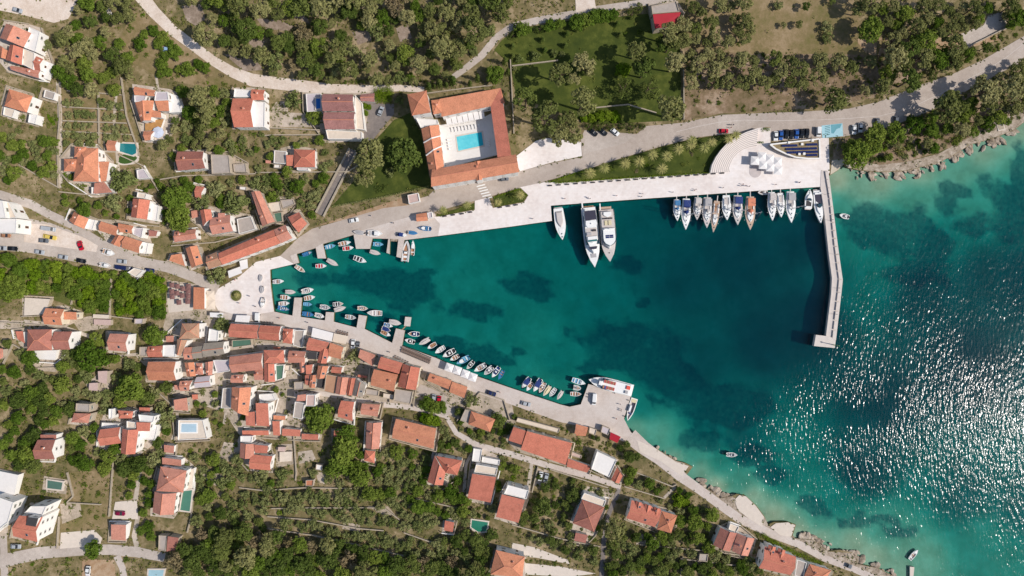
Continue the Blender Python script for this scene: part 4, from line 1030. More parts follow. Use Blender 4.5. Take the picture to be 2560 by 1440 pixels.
# unit parts shared by the small boats (5 m x 1.9 m), scaled per boat
SB_L, SB_B = 5.0, 1.9
HULL_OPEN = hull_mesh(SB_L, SB_B, 0.55, 2.2, 0.78, True, 0.16)
HULL_DECK = hull_mesh(SB_L, SB_B, 0.6, 2.2, 0.78, False)
THW = MB().box(-0.16, 0.16, -0.74, 0.74, 0.36, 0.42).mesh('thwart', GEL)
_mb = MB(); O = outline(SB_L, SB_B, 2.2, 0.78, off=0.2); O = [p for p in O if p[0] > 0.9]
FORE = MB().prism([(0.9, -0.66)] + O + [(0.9, 0.66)], 0.52, 0.66, 0).mesh('foredeck', GEL)
MOTOR = MB().box(-0.28, 0.22, -0.2, 0.2, 0.25, 0.95, 0, None, 0.2).box(-0.22, -0.02, -0.08, 0.08, -0.5, 0.25, 0).mesh('outboard_motor', BCOL['black'])
CONS = MB().box(-0.45, 0.35, -0.42, 0.42, 0.15, 1.15, 0, None, 0.25).box(0.1, 0.3, -0.36, 0.36, 0.9, 1.35, 1, None, 0.1).mesh('console', [GEL, BCOL['glassy']])
CUDDY = MB().prism(outline(1.9, 1.3, 2.5, 0.95), 0.5, 1.15, 0, 0.15).mesh('cabin', GEL)
CUDWIN = MB().box(-1.0, -0.86, -0.5, 0.5, 0.75, 1.3, 0).mesh('windscreen', BCOL['glassy'])
TARP = MB().prism(outline(4.4, 1.85, 2.2, 0.8), 0.56, 0.72, 0, 0.1).prism(outline(3.8, 0.7, 2.2, 0.6), 0.7, 0.98, 0, 0.6).mesh('tarpaulin', BCOL['grey'])
BIM = MB().prism([(-1.5, -0.8), (0.5, -0.8), (0.5, 0.8), (-1.5, 0.8)], 1.55, 1.66, 0, 0.08).mesh('canopy', BCOL['navy'])
BIMF = MB()
for _x in (-1.35, 0.35):
    for _y in (-0.72, 0.72): BIMF.tube((_x, _y, 0.5), (_x, _y, 1.56), 0.025, n=5)
BIMF = BIMF.mesh('canopy_frame', BCOL['steel'])
TUBE = MB(); O = outline(SB_L, SB_B * 0.86, 2.6, 0.95, 12)
for i in range(len(O)):
    a, b = O[i], O[(i + 1) % len(O)]
    if i == len(O) - 1: continue
    TUBE.tube((a[0], a[1], 0.42), (b[0], b[1], 0.42), 0.24, n=7)
TUBE = TUBE.mesh('tube', plain('inflatable_grey', (200, 198, 196), 0.6))
CRNG = random.Random(5)
def small_boat(tile, cx, cy, Lz, Wz, head, kind, col, label, ashore=False, group=None, z=None):
    px, py = tz(tile, cx, cy); k = (1 if tile == 'gg' else 0.25) * PXM
    L, B = Lz * k, Wz * k
    base = G(px, py, 0.45) if ashore else W(px, py, z or 0.0)
    root = thing('rowing_boat' if kind == 'skiff' else 'inflatable_boat' if kind == 'rib' else 'cabin_boat' if kind in ('cabin', 'canopy') else 'motor_boat' if kind == 'console' else 'covered_boat', label, 'boat', base, -math.radians(head), group)
    s = (L / SB_L, B / SB_B, min(1.25, (L / SB_L + B / SB_B) / 2)); root.scale = s
    main = BCOL.get(col, GEL)
    hc = main if col in ('blue', 'sky', 'cream') and kind in ('skiff', 'console', 'cabin') and CRNG.random() < 0.8 else GEL
    inner = BCOL[CRNG.choice(['pale', 'tan', 'grey', 'pale', 'teak'])]
    if kind == 'tarp':
        h = link('hull', HULL_DECK, root); swapmat(h, 0, GEL); t = link('tarpaulin', TARP, root); swapmat(t, 0, main if col != 'white' else BCOL['pale'])
        link('outboard_motor', MOTOR, root, (-SB_L / 2 - 0.05, 0, 0)); return root
    if kind == 'rib':
        h = link('hull', HULL_OPEN, root, scale=(0.94, 0.72, 0.9)); swapmat(h, 1, inner); t = link('tube', TUBE, root); 
        link('console', CONS, root, (-0.2, 0, 0)); link('outboard_motor', MOTOR, root, (-SB_L / 2 - 0.05, 0, 0)); link('seat', THW, root, (-1.3, 0, 0), scale=(1.6, 0.6, 1.3)); return root
    h = link('hull', HULL_OPEN, root); swapmat(h, 0, hc); swapmat(h, 1, main if col in ('red', 'navy', 'dark', 'charcoal', 'teak', 'sky', 'blue') else inner)
    f = link('foredeck', FORE, root); swapmat(f, 0, hc if CRNG.random() < 0.7 else inner)
    if kind == 'skiff':
        for x in (-1.5, -0.3, 0.7): t = link('thwart', THW, root, (x, 0, 0)); swapmat(t, 0, CRNG.choice([GEL, BCOL['teak'], hc]))
        if CRNG.random() < 0.6: link('outboard_motor', MOTOR, root, (-SB_L / 2, 0, 0))
    elif kind == 'console':
        link('console', CONS, root, (-0.1, 0, 0)); link('thwart', THW, root, (-1.2, 0, 0)); link('outboard_motor', MOTOR, root, (-SB_L / 2, 0, 0))
    elif kind == 'cabin':
        link('cabin', CUDDY, root, (0.6, 0, 0)); link('windscreen', CUDWIN, root, (0.6, 0, 0)); link('thwart', THW, root, (-1.4, 0, 0)); link('outboard_motor', MOTOR, root, (-SB_L / 2, 0, 0))
    elif kind == 'canopy':
        link('cabin', CUDDY, root, (1.0, 0, -0.1), scale=(0.8, 0.9, 0.8)); c = link('canopy', BIM, root); swapmat(c, 0, main); link('canopy_frame', BIMF, root); link('outboard_motor', MOTOR, root, (-SB_L / 2, 0, 0))
    return root
B_ = small_boat
B_('11', 515, 1097, 102, 42, -20, 'skiff', 'blue', 'bright blue open boat by the westmost north jetty')
B_('11', 745, 1025, 110, 46, -12, 'skiff', 'sky', 'pale blue open boat beside the white and brown one at the north quay')
B_('11', 890, 993, 128, 46, -12, 'skiff', 'teak', 'white boat with brown floor moored close under the north quay')
B_('11', 925, 1042, 112, 46, -8, 'skiff', 'red', 'white boat with red bow below the brown-floored boat')
B_('11', 1225, 1003, 106, 46, 3, 'console', 'sky', 'pale blue boat with dark gear east of the square stone jetty')
B_('11', 1195, 1087, 112, 46, 15, 'tarp', 'white', 'white covered boat just below the pale blue one near the slipway')
B_('11', 1045, 1157, 138, 56, 20, 'skiff', 'dark', 'white boat with dark interior floating free south of the jetty')
B_('11', 770, 1187, 126, 50, 28, 'tarp', 'white', 'plain white covered boat just off the second north jetty')
B_('11', 655, 1220, 112, 46, -2, 'skiff', 'red', 'white and crimson open boat with a red bow deck')
B_('11', 445, 1250, 116, 46, 33, 'skiff', 'white', 'white open boat touching the corner of the square')
B_('11', 228, 1375, 114, 46, -5, 'skiff', 'white', 'lone white boat beside the east edge of the square')
B_('11', 1500, 1075, 205, 74, -84, 'rib', 'white', 'large white inflatable boat along the slipway jetty')
B_('11', 1570, 1040, 152, 42, -88, 'cabin', 'white', 'slim white boat outside the large inflatable')
B_('11', 1030, 885, 110, 46, 190, 'tarp', 'grey', 'grey covered boat laid up on the north quay, westmost', True)
B_('11', 1195, 895, 152, 68, 2, 'cabin', 'white', 'white cabin boat laid up on the north quay', True)
B_('11', 1465, 910, 102, 46, 5, 'canopy', 'navy', 'boat with blue-grey canopy laid up on the north quay', True)
B_('11', 1575, 890, 112, 42, 5, 'tarp', 'blue', 'boat under a lilac-blue sheet laid up on the north quay', True)
B_('11', 1690, 845, 126, 50, 185, 'cabin', 'blue', 'white boat with blue deck box laid up at the end of the pale promenade', True)
B_('11', 50, 1345, 66, 40, 95, 'tarp', 'grey', 'grey covered dinghy standing on the square, upper one', True)
B_('12', 65, 20, 70, 44, 95, 'tarp', 'grey', 'grey covered dinghy standing on the square, middle one', True)
B_('12', 70, 150, 100, 52, 100, 'cabin', 'white', 'white boat on a cradle at the south edge of the square', True)
B_('12', 350, 40, 106, 46, 3, 'tarp', 'white', 'white covered boat northmost off the bayhead jetty, west side')
B_('12', 520, 25, 126, 56, -12, 'console', 'white', 'large white open boat northmost off the bayhead jetty, east side')
B_('12', 300, 95, 106, 50, 5, 'skiff', 'teak', 'white boat with brown floor second on the west side of the bayhead jetty')
B_('12', 540, 97, 112, 50, -10, 'skiff', 'teak', 'white boat with three seats second on the east side of the bayhead jetty')
B_('12', 285, 155, 110, 46, -5, 'skiff', 'white', 'plain white boat above the blue one west of the bayhead jetty')
B_('12', 280, 205, 120, 50, 12, 'console', 'blue', 'blue boat nearest the quay west of the bayhead jetty')
B_('12', 520, 162, 90, 40, 5, 'skiff', 'sky', 'small light blue boat east of the bayhead jetty')
B_('12', 525, 262, 122, 50, 8, 'skiff', 'blue', 'blue boat with pale rim close under the quay east of the bayhead jetty')
B_('12', 640, 277, 102, 50, 15, 'console', 'white', 'white boat with blue seat beside the stubby stone jetty')
B_('12', 695, 192, 106, 50, 8, 'console', 'white', 'white boat with a wheel, off the stubby stone jetty')
B_('12', 825, 160, 106, 46, -5, 'skiff', 'dark', 'white boat with dark brown floor, upper of two off the stubby jetty')
B_('12', 845, 207, 122, 50, -15, 'tarp', 'white', 'pale covered boat, lower of two off the stubby jetty')
B_('12', 1070, 203, 106, 46, 3, 'console', 'white', 'white boat with dark console facing the long pale boat')
B_('12', 950, 292, 112, 46, 8, 'skiff', 'white', 'white double-ended boat west of the broad stone jetty')
B_('12', 1188, 250, 152, 60, 182, 'skiff', 'white', 'longest white boat, bow west, east of the broad stone jetty')
B_('12', 1395, 345, 126, 56, 12, 'tarp', 'white', 'white covered boat topmost of four west of the floating platform')
B_('12', 1325, 372, 96, 42, 15, 'console', 'blue', 'small boat with blue seats, second of four by the floating platform')
B_('12', 1305, 412, 96, 46, 20, 'tarp', 'navy', 'boat under dark blue sheet, third of four by the floating platform')
B_('12', 1300, 455, 106, 46, 25, 'skiff', 'teak', 'pale boat nearest the quay of the four by the floating platform')
B_('12', 1578, 458, 116, 52, 183, 'console', 'navy', 'white boat with blue console just east of the floating platform')
B_('12', 1540, 530, 104, 50, 195, 'console', 'dark', 'white boat with dark engine close to the quay tables')
SQ = ['first', 'second', 'third', 'fourth', 'fifth', 'sixth', 'seventh', 'eighth', 'ninth', 'tenth']
for i, (x, y, L, Wd, a, kd, c, ds) in enumerate([(1685, 535, 122, 50, 152, 'tarp', 'white', 'white covered'), (1760, 578, 100, 46, 150, 'skiff', 'teak', 'white brown-floored'), (1840, 618, 116, 50, 147, 'skiff', 'white', 'white open'),
        (1930, 652, 140, 60, 152, 'console', 'dark', 'white dark-seated'), (1985, 697, 100, 46, 152, 'skiff', 'teak', 'small brown-floored'), (2070, 722, 146, 60, 152, 'cabin', 'sky', 'white blue-floored'), (2143, 770, 106, 46, 132, 'console', 'dark', 'white dark-consoled'),
        (2240, 797, 136, 56, 150, 'skiff', 'white', 'long white open'), (2325, 825, 116, 56, 138, 'console', 'white', 'cream-decked'), (2397, 840, 126, 56, 125, 'console', 'navy', 'white blue-seated')]):
    B_('12', x, y, L, Wd, a, kd, c, f'{ds} boat, {SQ[i]} of the slanted row going east along the south quay')
B_('12', 2450, 868, 106, 42, 120, 'skiff', 'blue', 'blue boat closing the slanted row on the south quay')
for x, y, L, Wd, a, kd, c, ds in [(140, 945, 126, 60, 130, 'canopy', 'navy', 'boat under a bright blue canopy, westmost of the row by the ferry'), (175, 985, 100, 46, 125, 'skiff', 'teak', 'white brown-floored boat between the two blue canopies'), (252, 970, 146, 60, 120, 'canopy', 'navy', 'long boat with dark blue canopy and brown bow by the ferry'),
        (300, 995, 116, 50, 120, 'console', 'white', 'white boat just east of the dark blue canopy'), (347, 1027, 122, 50, 125, 'tarp', 'cream', 'cream covered boat in the row by the ferry'), (405, 1043, 102, 46, 128, 'skiff', 'white', 'white boat east of the cream one'),
        (478, 1070, 102, 42, 122, 'tarp', 'white', 'slim white boat eastmost of the row by the ferry'), (667, 935, 142, 56, 18, 'skiff', 'sky', 'white boat with pink bundle nearest the ferry bow'), (650, 998, 76, 50, 10, 'rib', 'white', 'small round white tender behind the ferry pier'), (638, 1058, 112, 46, 2, 'skiff', 'grey', 'grey-floored white boat lowest behind the ferry pier')]:
    B_('22', x, y, L, Wd, a, kd, c, ds)
B_('31', 757, 722, 100, 52, 195, 'console', 'white', 'small white boat alone just outside the breakwater')
B_('23', 2195, 225, 112, 46, 3, 'console', 'white', 'small white boat alone off the southern shore')
B_('33', 1450, 1222, 128, 46, -50, 'skiff', 'white', 'lone boat drifting near the bottom right shore')
B_('21', 2505, 485, 98, 46, 180, 'rib', 'white', 'white tender lying along the promenade edge')
B_('01', 1095, 1085, 130, 66, 15, 'cabin', 'white', 'white cabin boat on a trailer in the west car park', True)
B_('01', 1060, 1212, 120, 50, 8, 'cabin', 'white', 'white motor boat on a trailer among the parked cars', True)
B_('00', 1100, 132, 104, 40, 62, 'tarp', 'white', 'white hull left under the trees at the top left', True)

# --- sailing yachts
def sail_yacht(tile, cx, cy, Lz, Wz, head, canopy, deck, label, mast=13.0):
    px, py = tz(tile, cx, cy); L, B = Lz * 0.25 * PXM, Wz * 0.25 * PXM
    root = thing('sailing_yacht', label, 'yacht', W(px, py, 0), -math.radians(head), 'yachts moored stern-to at the promenade')
    h = link('hull', hull_mesh(L, B, 1.0, 1.9, 0.72, False, mats=[GEL, BCOL[deck]], sheer=0.2), root)
    link('toe_rail', MB().prism(outline(L, B, 1.9, 0.72), 1.0, 1.0, 0, 0, False).mesh('toe_rail', GEL), root) if False else None
    link('coachroof', plate(-0.08 * L, 0.28 * L, B * 0.62, 0.98, 1.5, 2.0, [GEL], 'coachroof', 0.9, 0.12), root)
    mb = MB().box(-0.42 * L, -0.12 * L, -B * 0.22, B * 0.22, 1.0, 1.03, 0); link('cockpit', mb.mesh('cockpit', BCOL['teak' if deck == 'tan' else 'pale']), root)
    for s in (-1, 1): link('cockpit_bench', MB().box(-0.40 * L, -0.12 * L, s * B * 0.3 - 0.2, s * B * 0.3 + 0.2, 1.0, 1.32).mesh('cockpit_bench', GEL), root)
    link('steering_wheel', MB().tube((-0.36 * L, 0, 1.5), (-0.355 * L, 0, 1.5), 0.45, n=10).mesh('steering_wheel', BCOL['steel']), root)
    if canopy:
        link('bimini', MB().prism([(-0.44 * L, -B * .36), (-0.2 * L, -B * .36), (-0.2 * L, B * .36), (-0.44 * L, B * .36)], 2.9, 3.05, 0, 0.1).mesh('bimini', BCOL[canopy]), root)
        fr = MB()
        for x in (-0.43 * L, -0.21 * L):
            for s in (-1, 1): fr.tube((x, s * B * .34, 1.0), (x, s * B * .33, 2.92), 0.03, n=5)
        link('bimini_frame', fr.mesh('bimini_frame', BCOL['steel']), root)
        link('sprayhood', MB().prism(outline(0.12 * L, B * .55, 2, 0.95), 1.4, 2.0, 0, 0.3).mesh('sprayhood', BCOL[canopy]), root, (-0.06 * L, 0, 0))
    m = link('mast', MB().tube((0.06 * L, 0, 1.2), (0.06 * L, 0, mast), 0.15, 0.1, 7).mesh('mast', BCOL['steel']), root)
    for z in (0.45, 0.72): link('spreader', MB().box(0.06 * L - 0.04, 0.06 * L + 0.04, -B * .3, B * .3, mast * z, mast * z + 0.05).mesh('spreader', BCOL['steel']), m)
    b = link('boom', MB().tube((0.05 * L, 0, 2.3), (-0.34 * L, 0, 2.5), 0.09, n=6).mesh('boom', BCOL['steel']), root)
    link('sail_cover', MB().tube((0.04 * L, 0, 2.55), (-0.32 * L, 0, 2.65), 0.2, 0.12, 7).mesh('sail_cover', BCOL[canopy if canopy in ('navy', 'orange', 'blue') else 'pale']), b)
    rg = MB()
    for e in ((L * .47, 0, 1.2), (-L * .48, 0, 1.1)): rg.tube((0.06 * L, 0, mast - 0.1), e, 0.02, n=3)
    for s in (-1, 1): rg.tube((0.06 * L, 0, mast - 0.1), (0.03 * L, s * B * .46, 1.0), 0.02, n=3)
    link('rigging', rg.mesh('rigging', BCOL['steel']), root)
    for x, w_ in ((0.34, 0.5), (0.2, 0.42), (0.08, 0.36)): link('hatch', MB().box(x * L - 0.28, x * L + 0.28, -w_ / 2, w_ / 2, 1.02 if x > 0.3 else 1.5, 1.16 if x > 0.3 else 1.56).mesh('hatch', BCOL['glassy']), root)
    link('gangway', MB().box(-L * .5 - 2.4, -L * .5 + 0.2, -0.2, 0.2, 1.05, 1.12).mesh('gangway', BCOL['pale']), root)
    for s in (-1, 1):
        for x in (-0.25, 0.0, 0.2):
            link('fender', MB().tube((x * L, s * B * 0.5 + s * 0.1, 0.25), (x * L, s * B * 0.5 + s * 0.1, 0.8), 0.11, n=6).mesh('fender', GEL), root)
    return root
sail_yacht('21', 1645, 665, 216, 76, 88, 'blue', 'white', 'short sailing yacht with bright blue cover, westmost of the row', 11)
sail_yacht('21', 1735, 705, 312, 96, 91, 'navy', 'white', 'white sailing yacht with split navy canopy, second from the west', 14)
sail_yacht('21', 1848, 650, 226, 84, 92, 'pale', 'pale', 'short pale sailing yacht, third from the west', 11.5)
sail_yacht('21', 1945, 690, 306, 98, 91, 'grey', 'pale', 'long pale sailing yacht with dark hatches, fourth from the west', 14)
sail_yacht('21', 2025, 730, 318, 76, 97, None, 'tan', 'narrow tan-decked sailing yacht leaning bow to the west', 13)
sail_yacht('21', 2140, 640, 250, 94, 88, None, 'white', 'broad white sailing yacht beside the tan-decked one', 12)
sail_yacht('21', 2250, 665, 296, 104, 90, 'navy', 'pale', 'sailing yacht with wide navy canopy across its stern', 14)
sail_yacht('21', 2375, 695, 334, 104, 90, 'orange', 'tan', 'large sailing yacht with salmon orange awning', 15)
sail_yacht('31', 32, 628, 286, 88, 88, 'pale', 'white', 'white sailing yacht east of the orange awning, first of three', 13)
sail_yacht('31', 120, 615, 246, 80, 88, None, 'white', 'middle one of the three white yachts near the breakwater', 12)
sail_yacht('31', 220, 635, 314, 100, 88, 'grey', 'white', 'long white yacht with grey stern awning near the breakwater', 15)
# --- motor boats near the breakwater
def motor_cruiser(tile, cx, cy, Lz, Wz, head, label, dark='charcoal', cover=False):
    px, py = tz(tile, cx, cy); L, B = Lz * 0.25 * PXM, Wz * 0.25 * PXM
    root = thing('motor_cruiser', label, 'boat', W(px, py, 0), -math.radians(head))
    link('hull', hull_mesh(L, B, 1.1, 2.1, 0.86, False, mats=[GEL, BCOL['white']], sheer=0.25), root)
    if cover:
        link('canvas_cover', plate(-0.42 * L, 0.12 * L, B * 0.66, 1.08, 1.9, 3.0, [BCOL['pale']], 'canvas_cover', 0.95, 0.25), root)
        link('foredeck_pad', plate(0.1 * L, 0.38 * L, B * 0.5, 1.08, 1.3, 2.0, [GEL], 'foredeck_pad', 0.95, 0.2), root)
    else:
        link('cockpit', MB().box(-0.42 * L, -0.1 * L, -B * .34, B * .34, 1.1, 1.14).mesh('cockpit', BCOL[dark]), root)
        link('seat', MB().box(-0.44 * L, -0.38 * L, -B * .34, B * .34, 1.14, 1.6).mesh('seat', GEL), root)
        link('cabin', plate(-0.1 * L, 0.26 * L, B * 0.66, 1.08, 1.75, 2.0, [GEL], 'cabin', 0.95, 0.2), root)
        link('windscreen', plate(-0.1 * L, 0.04 * L, B * 0.6, 1.7, 2.2, 2.5, [BCOL['glassy']], 'windscreen', 0.95, 0.25), root)
        link('helm', MB().box(-0.08 * L, -0.03 * L, -B * .3, B * .3, 1.14, 1.75).mesh('helm', BCOL['dark']), root)
    link('swim_platform', MB().box(-0.54 * L, -0.485 * L, -B * .38, B * .38, 0.35, 0.45).mesh('swim_platform', BCOL['pale']), root)
    for x in (0.3, 0.4): link('hatch', MB().box(x * L - .25, x * L + .25, -.25, .25, 1.2 + x * .1, 1.38).mesh('hatch', BCOL['glassy']), root)
    return root
motor_cruiser('31', 500, 632, 328, 94, 84, 'white motor cruiser with black cockpit against the breakwater')
motor_cruiser('31', 400, 552, 196, 78, -86, 'small dark-seated motor boat with bow towards the promenade', 'dark')
motor_cruiser('21', 482, 805, 318, 108, 82, 'white motor boat under a pale full-length cover, westmost of the big boats', cover=True)

# --- the two motor yachts
def yacht_hull(tile, ax, ay, bx_, by_, Wz, label):
    p0, p1 = tz(tile, ax, ay), tz(tile, bx_, by_)
    L = math.hypot(p1[0] - p0[0], p1[1] - p0[1]) * PXM; B = Wz * 0.25 * PXM
    head = math.atan2(p1[1] - p0[1], p1[0] - p0[0])
    return thing('motor_yacht', label, 'yacht', W((p0[0] + p1[0]) / 2, (p0[1] + p1[1]) / 2, 0), -head), L, B
r, L, B = yacht_hull('21', 757, 640, 822, 1236, 160, 'big white motor yacht with a black sun awning aft')
link('hull', hull_mesh(L, B, 2.1, 2.6, 0.9, False, mats=[GEL, BCOL['white']], sheer=0.35), r)
link('bulwark', MB().prism(outline(L * .99, B, 2.6, 0.9), 2.05, 2.3, 0, 0.0, False).mesh('bulwark', GEL), r)
link('swim_platform', MB().prism([(-.53 * L, -B * .36), (-.46 * L, -B * .42), (-.46 * L, B * .42), (-.53 * L, B * .36)], .5, .62).mesh('swim_platform', BCOL['teak']), r)
link('gangway', MB().box(-.58 * L, -.48 * L, -.35 * B - .3, -.35 * B + .3, 2.0, 2.1).mesh('gangway', GEL), r)
s1 = link('deckhouse', plate(-.44 * L, .28 * L, B * .8, 2.1, 4.2, 2.6, [GEL], 'deckhouse', .95, .08), r)
link('side_window', MB().box(-.36 * L, .12 * L, -B * .405, B * .405, 2.9, 3.6).mesh('side_window', BCOL['glassy']), s1)
link('windscreen', MB().prism([(.155 * L, -B * .27), (.2 * L, -B * .2), (.2 * L, B * .2), (.155 * L, B * .27)], 4.15, 4.27).mesh('windscreen', BCOL['charcoal']), s1)
link('sun_awning', MB().prism([(-.43 * L, -B * .34), (-.275 * L, -B * .34), (-.275 * L, B * .34), (-.43 * L, B * .34)], 6.3, 6.42).mesh('sun_awning', BCOL['charcoal']), r)
fr = MB()
for x in (-.42, -.285):
    for s in (-1, 1): fr.tube((x * L, s * B * .32, 4.2), (x * L, s * B * .32, 6.3), .05, n=5)
link('awning_frame', fr.mesh('awning_frame', BCOL['steel']), r)
link('hardtop', MB().prism([(-.27 * L, -B * .33), (-.2 * L, -B * .36), (-.155 * L, -B * .26), (-.145 * L, 0), (-.155 * L, B * .26), (-.2 * L, B * .36), (-.27 * L, B * .33)], 6.5, 6.75, 0, .05).mesh('hardtop', GEL), r)
link('radar', MB().tube((-.215 * L, 0, 6.7), (-.215 * L, 0, 7.3), .35, .2, 10).mesh('radar', GEL), r)
fb = link('flybridge', MB().box(-.15 * L, -.02 * L, -B * .33, B * .33, 4.2, 4.32).mesh('flybridge', BCOL['pale']), r)
link('helm_seat', MB().box(-.12 * L, -.09 * L, B * .06, B * .28, 4.32, 5.1).mesh('helm_seat', BCOL['dark']), fb)
link('sofa', MB().box(-.08 * L, -.03 * L, -B * .3, -B * .02, 4.32, 4.8).mesh('sofa', BCOL['grey']), fb)
link('flybridge_nose', plate(-.02 * L, .1 * L, B * .7, 4.2, 5.1, 3.0, [GEL], 'flybridge_nose', .98, .2), r)
link('flybridge_screen', MB().box(.045 * L, .075 * L, -B * .28, B * .28, 4.25, 5.2).mesh('flybridge_screen', BCOL['teal']), r)
link('sunpad', MB().box(.27 * L, .335 * L, -.17 * B, .17 * B, 2.2, 2.55).mesh('sunpad', BCOL['grey']), r)
link('anchor_hatch', MB().box(.37 * L, .39 * L, -.2, .2, 2.3, 2.5).mesh('anchor_hatch', BCOL['dark']), r)
r, L, B = yacht_hull('21', 935, 660, 972, 1180, 158, 'big white motor yacht with solar panels on its roof')
link('hull', hull_mesh(L, B, 2.2, 2.8, 0.92, False, mats=[GEL, BCOL['pale']], sheer=0.35), r)
link('bulwark', MB().prism(outline(L * .99, B, 2.8, 0.92), 2.15, 2.5, 0, 0.0, False).mesh('bulwark', GEL), r)
link('swim_platform', MB().box(-.56 * L, -.48 * L, -B * .4, B * .36, .5, .65).mesh('swim_platform', BCOL['tan']), r)
link('gangway', MB().box(-.62 * L, -.5 * L, -.4 * B, -.33 * B, 2.0, 2.1).mesh('gangway', GEL), r)
link('deckhouse', plate(-.46 * L, .26 * L, B * .84, 2.2, 4.4, 3.2, [GEL], 'deckhouse', .96, .06), r)
link('upper_deck', MB().box(-.45 * L, -.14 * L, -B * .38, B * .38, 4.4, 4.48).mesh('upper_deck', BCOL['pale']), r)
link('spa_pool', MB().prism(outline(.1 * L, B * .5, 2, .9), 4.48, 5.0).mesh('spa_pool', GEL), r, (-.39 * L, 0, 0))
for i in range(4): link('deck_chair', MB().box(-.33 * L, -.305 * L, -B * .3 + i * .16 * B, -B * .19 + i * .16 * B, 4.48, 5.0).mesh('deck_chair', BCOL['dark']), r)
for s in (-1, 1): link('sun_lounger', MB().box(-.28 * L, -.19 * L, s * B * .12 - B * .09, s * B * .12 + B * .09, 4.48, 4.85).mesh('sun_lounger', BCOL['cream']), r)
wh = link('wheelhouse', plate(-.14 * L, .22 * L, B * .82, 4.4, 6.4, 4.0, [GEL], 'wheelhouse', .97, .1), r)
link('wheelhouse_window', plate(-.1 * L, .215 * L, B * .83, 5.0, 5.7, 4.0, [BCOL['glassy']], 'wheelhouse_window', .97, .0), wh)
for i in range(2):
    for j in range(2): link('solar_panel', MB().box(.0 * L + i * .032 * L, .028 * L + i * .032 * L, -B * .24 + j * .25 * B, j * .25 * B - .01 * B, 6.42, 6.48).mesh('solar_panel', BCOL['solar']), wh)
link('radar_mast', MB().box(-.12 * L, -.1 * L, -B * .3, B * .3, 6.4, 7.0).tube((-.11 * L, 0, 6.9), (-.11 * L, 0, 8.2), .12, .06, 6).mesh('radar_mast', GEL), r)
link('foredeck', plate(.24 * L, .46 * L, B * .62, 2.3, 2.42, 1.6, [BCOL['pale']], 'foredeck', .95, .02), r)
link('anchor_winch', MB().tube((.33 * L, 0, 2.4), (.33 * L, 0, 2.8), .25, n=8).mesh('anchor_winch', BCOL['black']), r)

# --- passenger ferry and the work boat on the south pier
p0, p1 = tz('22', 1195, 1020), tz('22', 765, 910)
L = math.hypot(p1[0] - p0[0], p1[1] - p0[1]) * PXM * 1.02; B = 128 * .25 * PXM
r = thing('passenger_ferry', 'white passenger boat with rows of seats on its open top deck', 'ferry', W((p0[0] + p1[0]) / 2, (p0[1] + p1[1]) / 2, 0), -math.atan2(p1[1] - p0[1], p1[0] - p0[0]))
link('hull', hull_mesh(L, B, 1.8, 3.2, 0.92, False, mats=[GEL, BCOL['white']], sheer=0.2), r)
link('saloon', plate(-.44 * L, .3 * L, B * .86, 1.8, 3.7, 3.2, [GEL], 'saloon', .96, .03), r)
link('saloon_window', MB().box(-.4 * L, .2 * L, -B * .425, B * .425, 2.5, 3.1).mesh('saloon_window', BCOL['glassy']), r)
dk = link('sun_deck', plate(-.42 * L, .28 * L, B * .82, 3.72, 3.8, 3.2, [BCOL['white']], 'sun_deck', .96, 0), r)
seatm = [plain('seat_red', (190, 90, 84), .6), plain('seat_wood', (176, 128, 98), .7), plain('seat_blue', (92, 92, 150), .6)]
for i in range(7):
    for s in (-1, 1): link('bench', MB().box(.16 * L - i * .038 * L - .3, .16 * L - i * .038 * L + .3, s * B * .22 - B * .12, s * B * .22 + B * .12, 3.8, 4.25).mesh('bench', seatm[(i + (s > 0)) % 3 if i < 2 else 1 if i % 2 else 0]), dk)
link('wheelhouse', MB().box(.22 * L, .29 * L, -B * .2, B * .16, 3.75, 5.2, 0, None, .15).mesh('wheelhouse', GEL), r)
link('wheelhouse_window', MB().box(.285 * L, .297 * L, -B * .18, B * .14, 4.3, 4.9).mesh('wheelhouse_window', BCOL['navy']), r)
link('stair_well', MB().box(.12 * L, .15 * L, -.34 * B, -.22 * B, 3.8, 3.86).mesh('stair_well', BCOL['black']), r)
link('life_raft', MB().box(-.41 * L, -.33 * L, -.32 * B, -.04 * B, 3.8, 4.4).mesh('life_raft', plain('orange_red', (226, 92, 72), .6)), r)
link('locker', MB().box(-.38 * L, -.32 * L, .08 * B, .3 * B, 3.8, 4.5).mesh('locker', BCOL['grey']), r)
rl = MB(); O = outline(L * .94, B * .92, 3.2, .94)
for a, b in zip(O, O[1:]): rl.tube((a[0], a[1], 2.9), (b[0], b[1], 2.9), .04, n=4); rl.tube((a[0], a[1], 1.9), (a[0], a[1], 2.9), .03, n=4)
link('railing', rl.mesh('railing', BCOL['white']), r)
p0, p1 = tz('22', 1222, 1100), tz('22', 1150, 1322)
L = math.hypot(p1[0] - p0[0], p1[1] - p0[1]) * PXM; B = 70 * .25 * PXM
r = thing('landing_boat', 'white work boat with open dark hold at the south pier corner', 'boat', W((p0[0] + p1[0]) / 2, (p0[1] + p1[1]) / 2, 0), -math.atan2(p1[1] - p0[1], p1[0] - p0[0]))
h = link('hull', hull_mesh(L, B, 1.2, 2.2, .95, True, .3, mats=[GEL, BCOL['pale']], floor=.5), r)
link('hold', MB().box(-.3 * L, .12 * L, -.05 * B, .3 * B, .5, .7).mesh('hold', BCOL['charcoal']), r)
link('stern_deck', MB().box(-.48 * L, -.32 * L, -.36 * B, .36 * B, 1.1, 1.2).mesh('stern_deck', BCOL['cream']), r)
link('wheelhouse', MB().box(-.2 * L, .1 * L, -.38 * B, -.1 * B, .6, 2.6, 0, None, .1).mesh('wheelhouse', GEL), r)
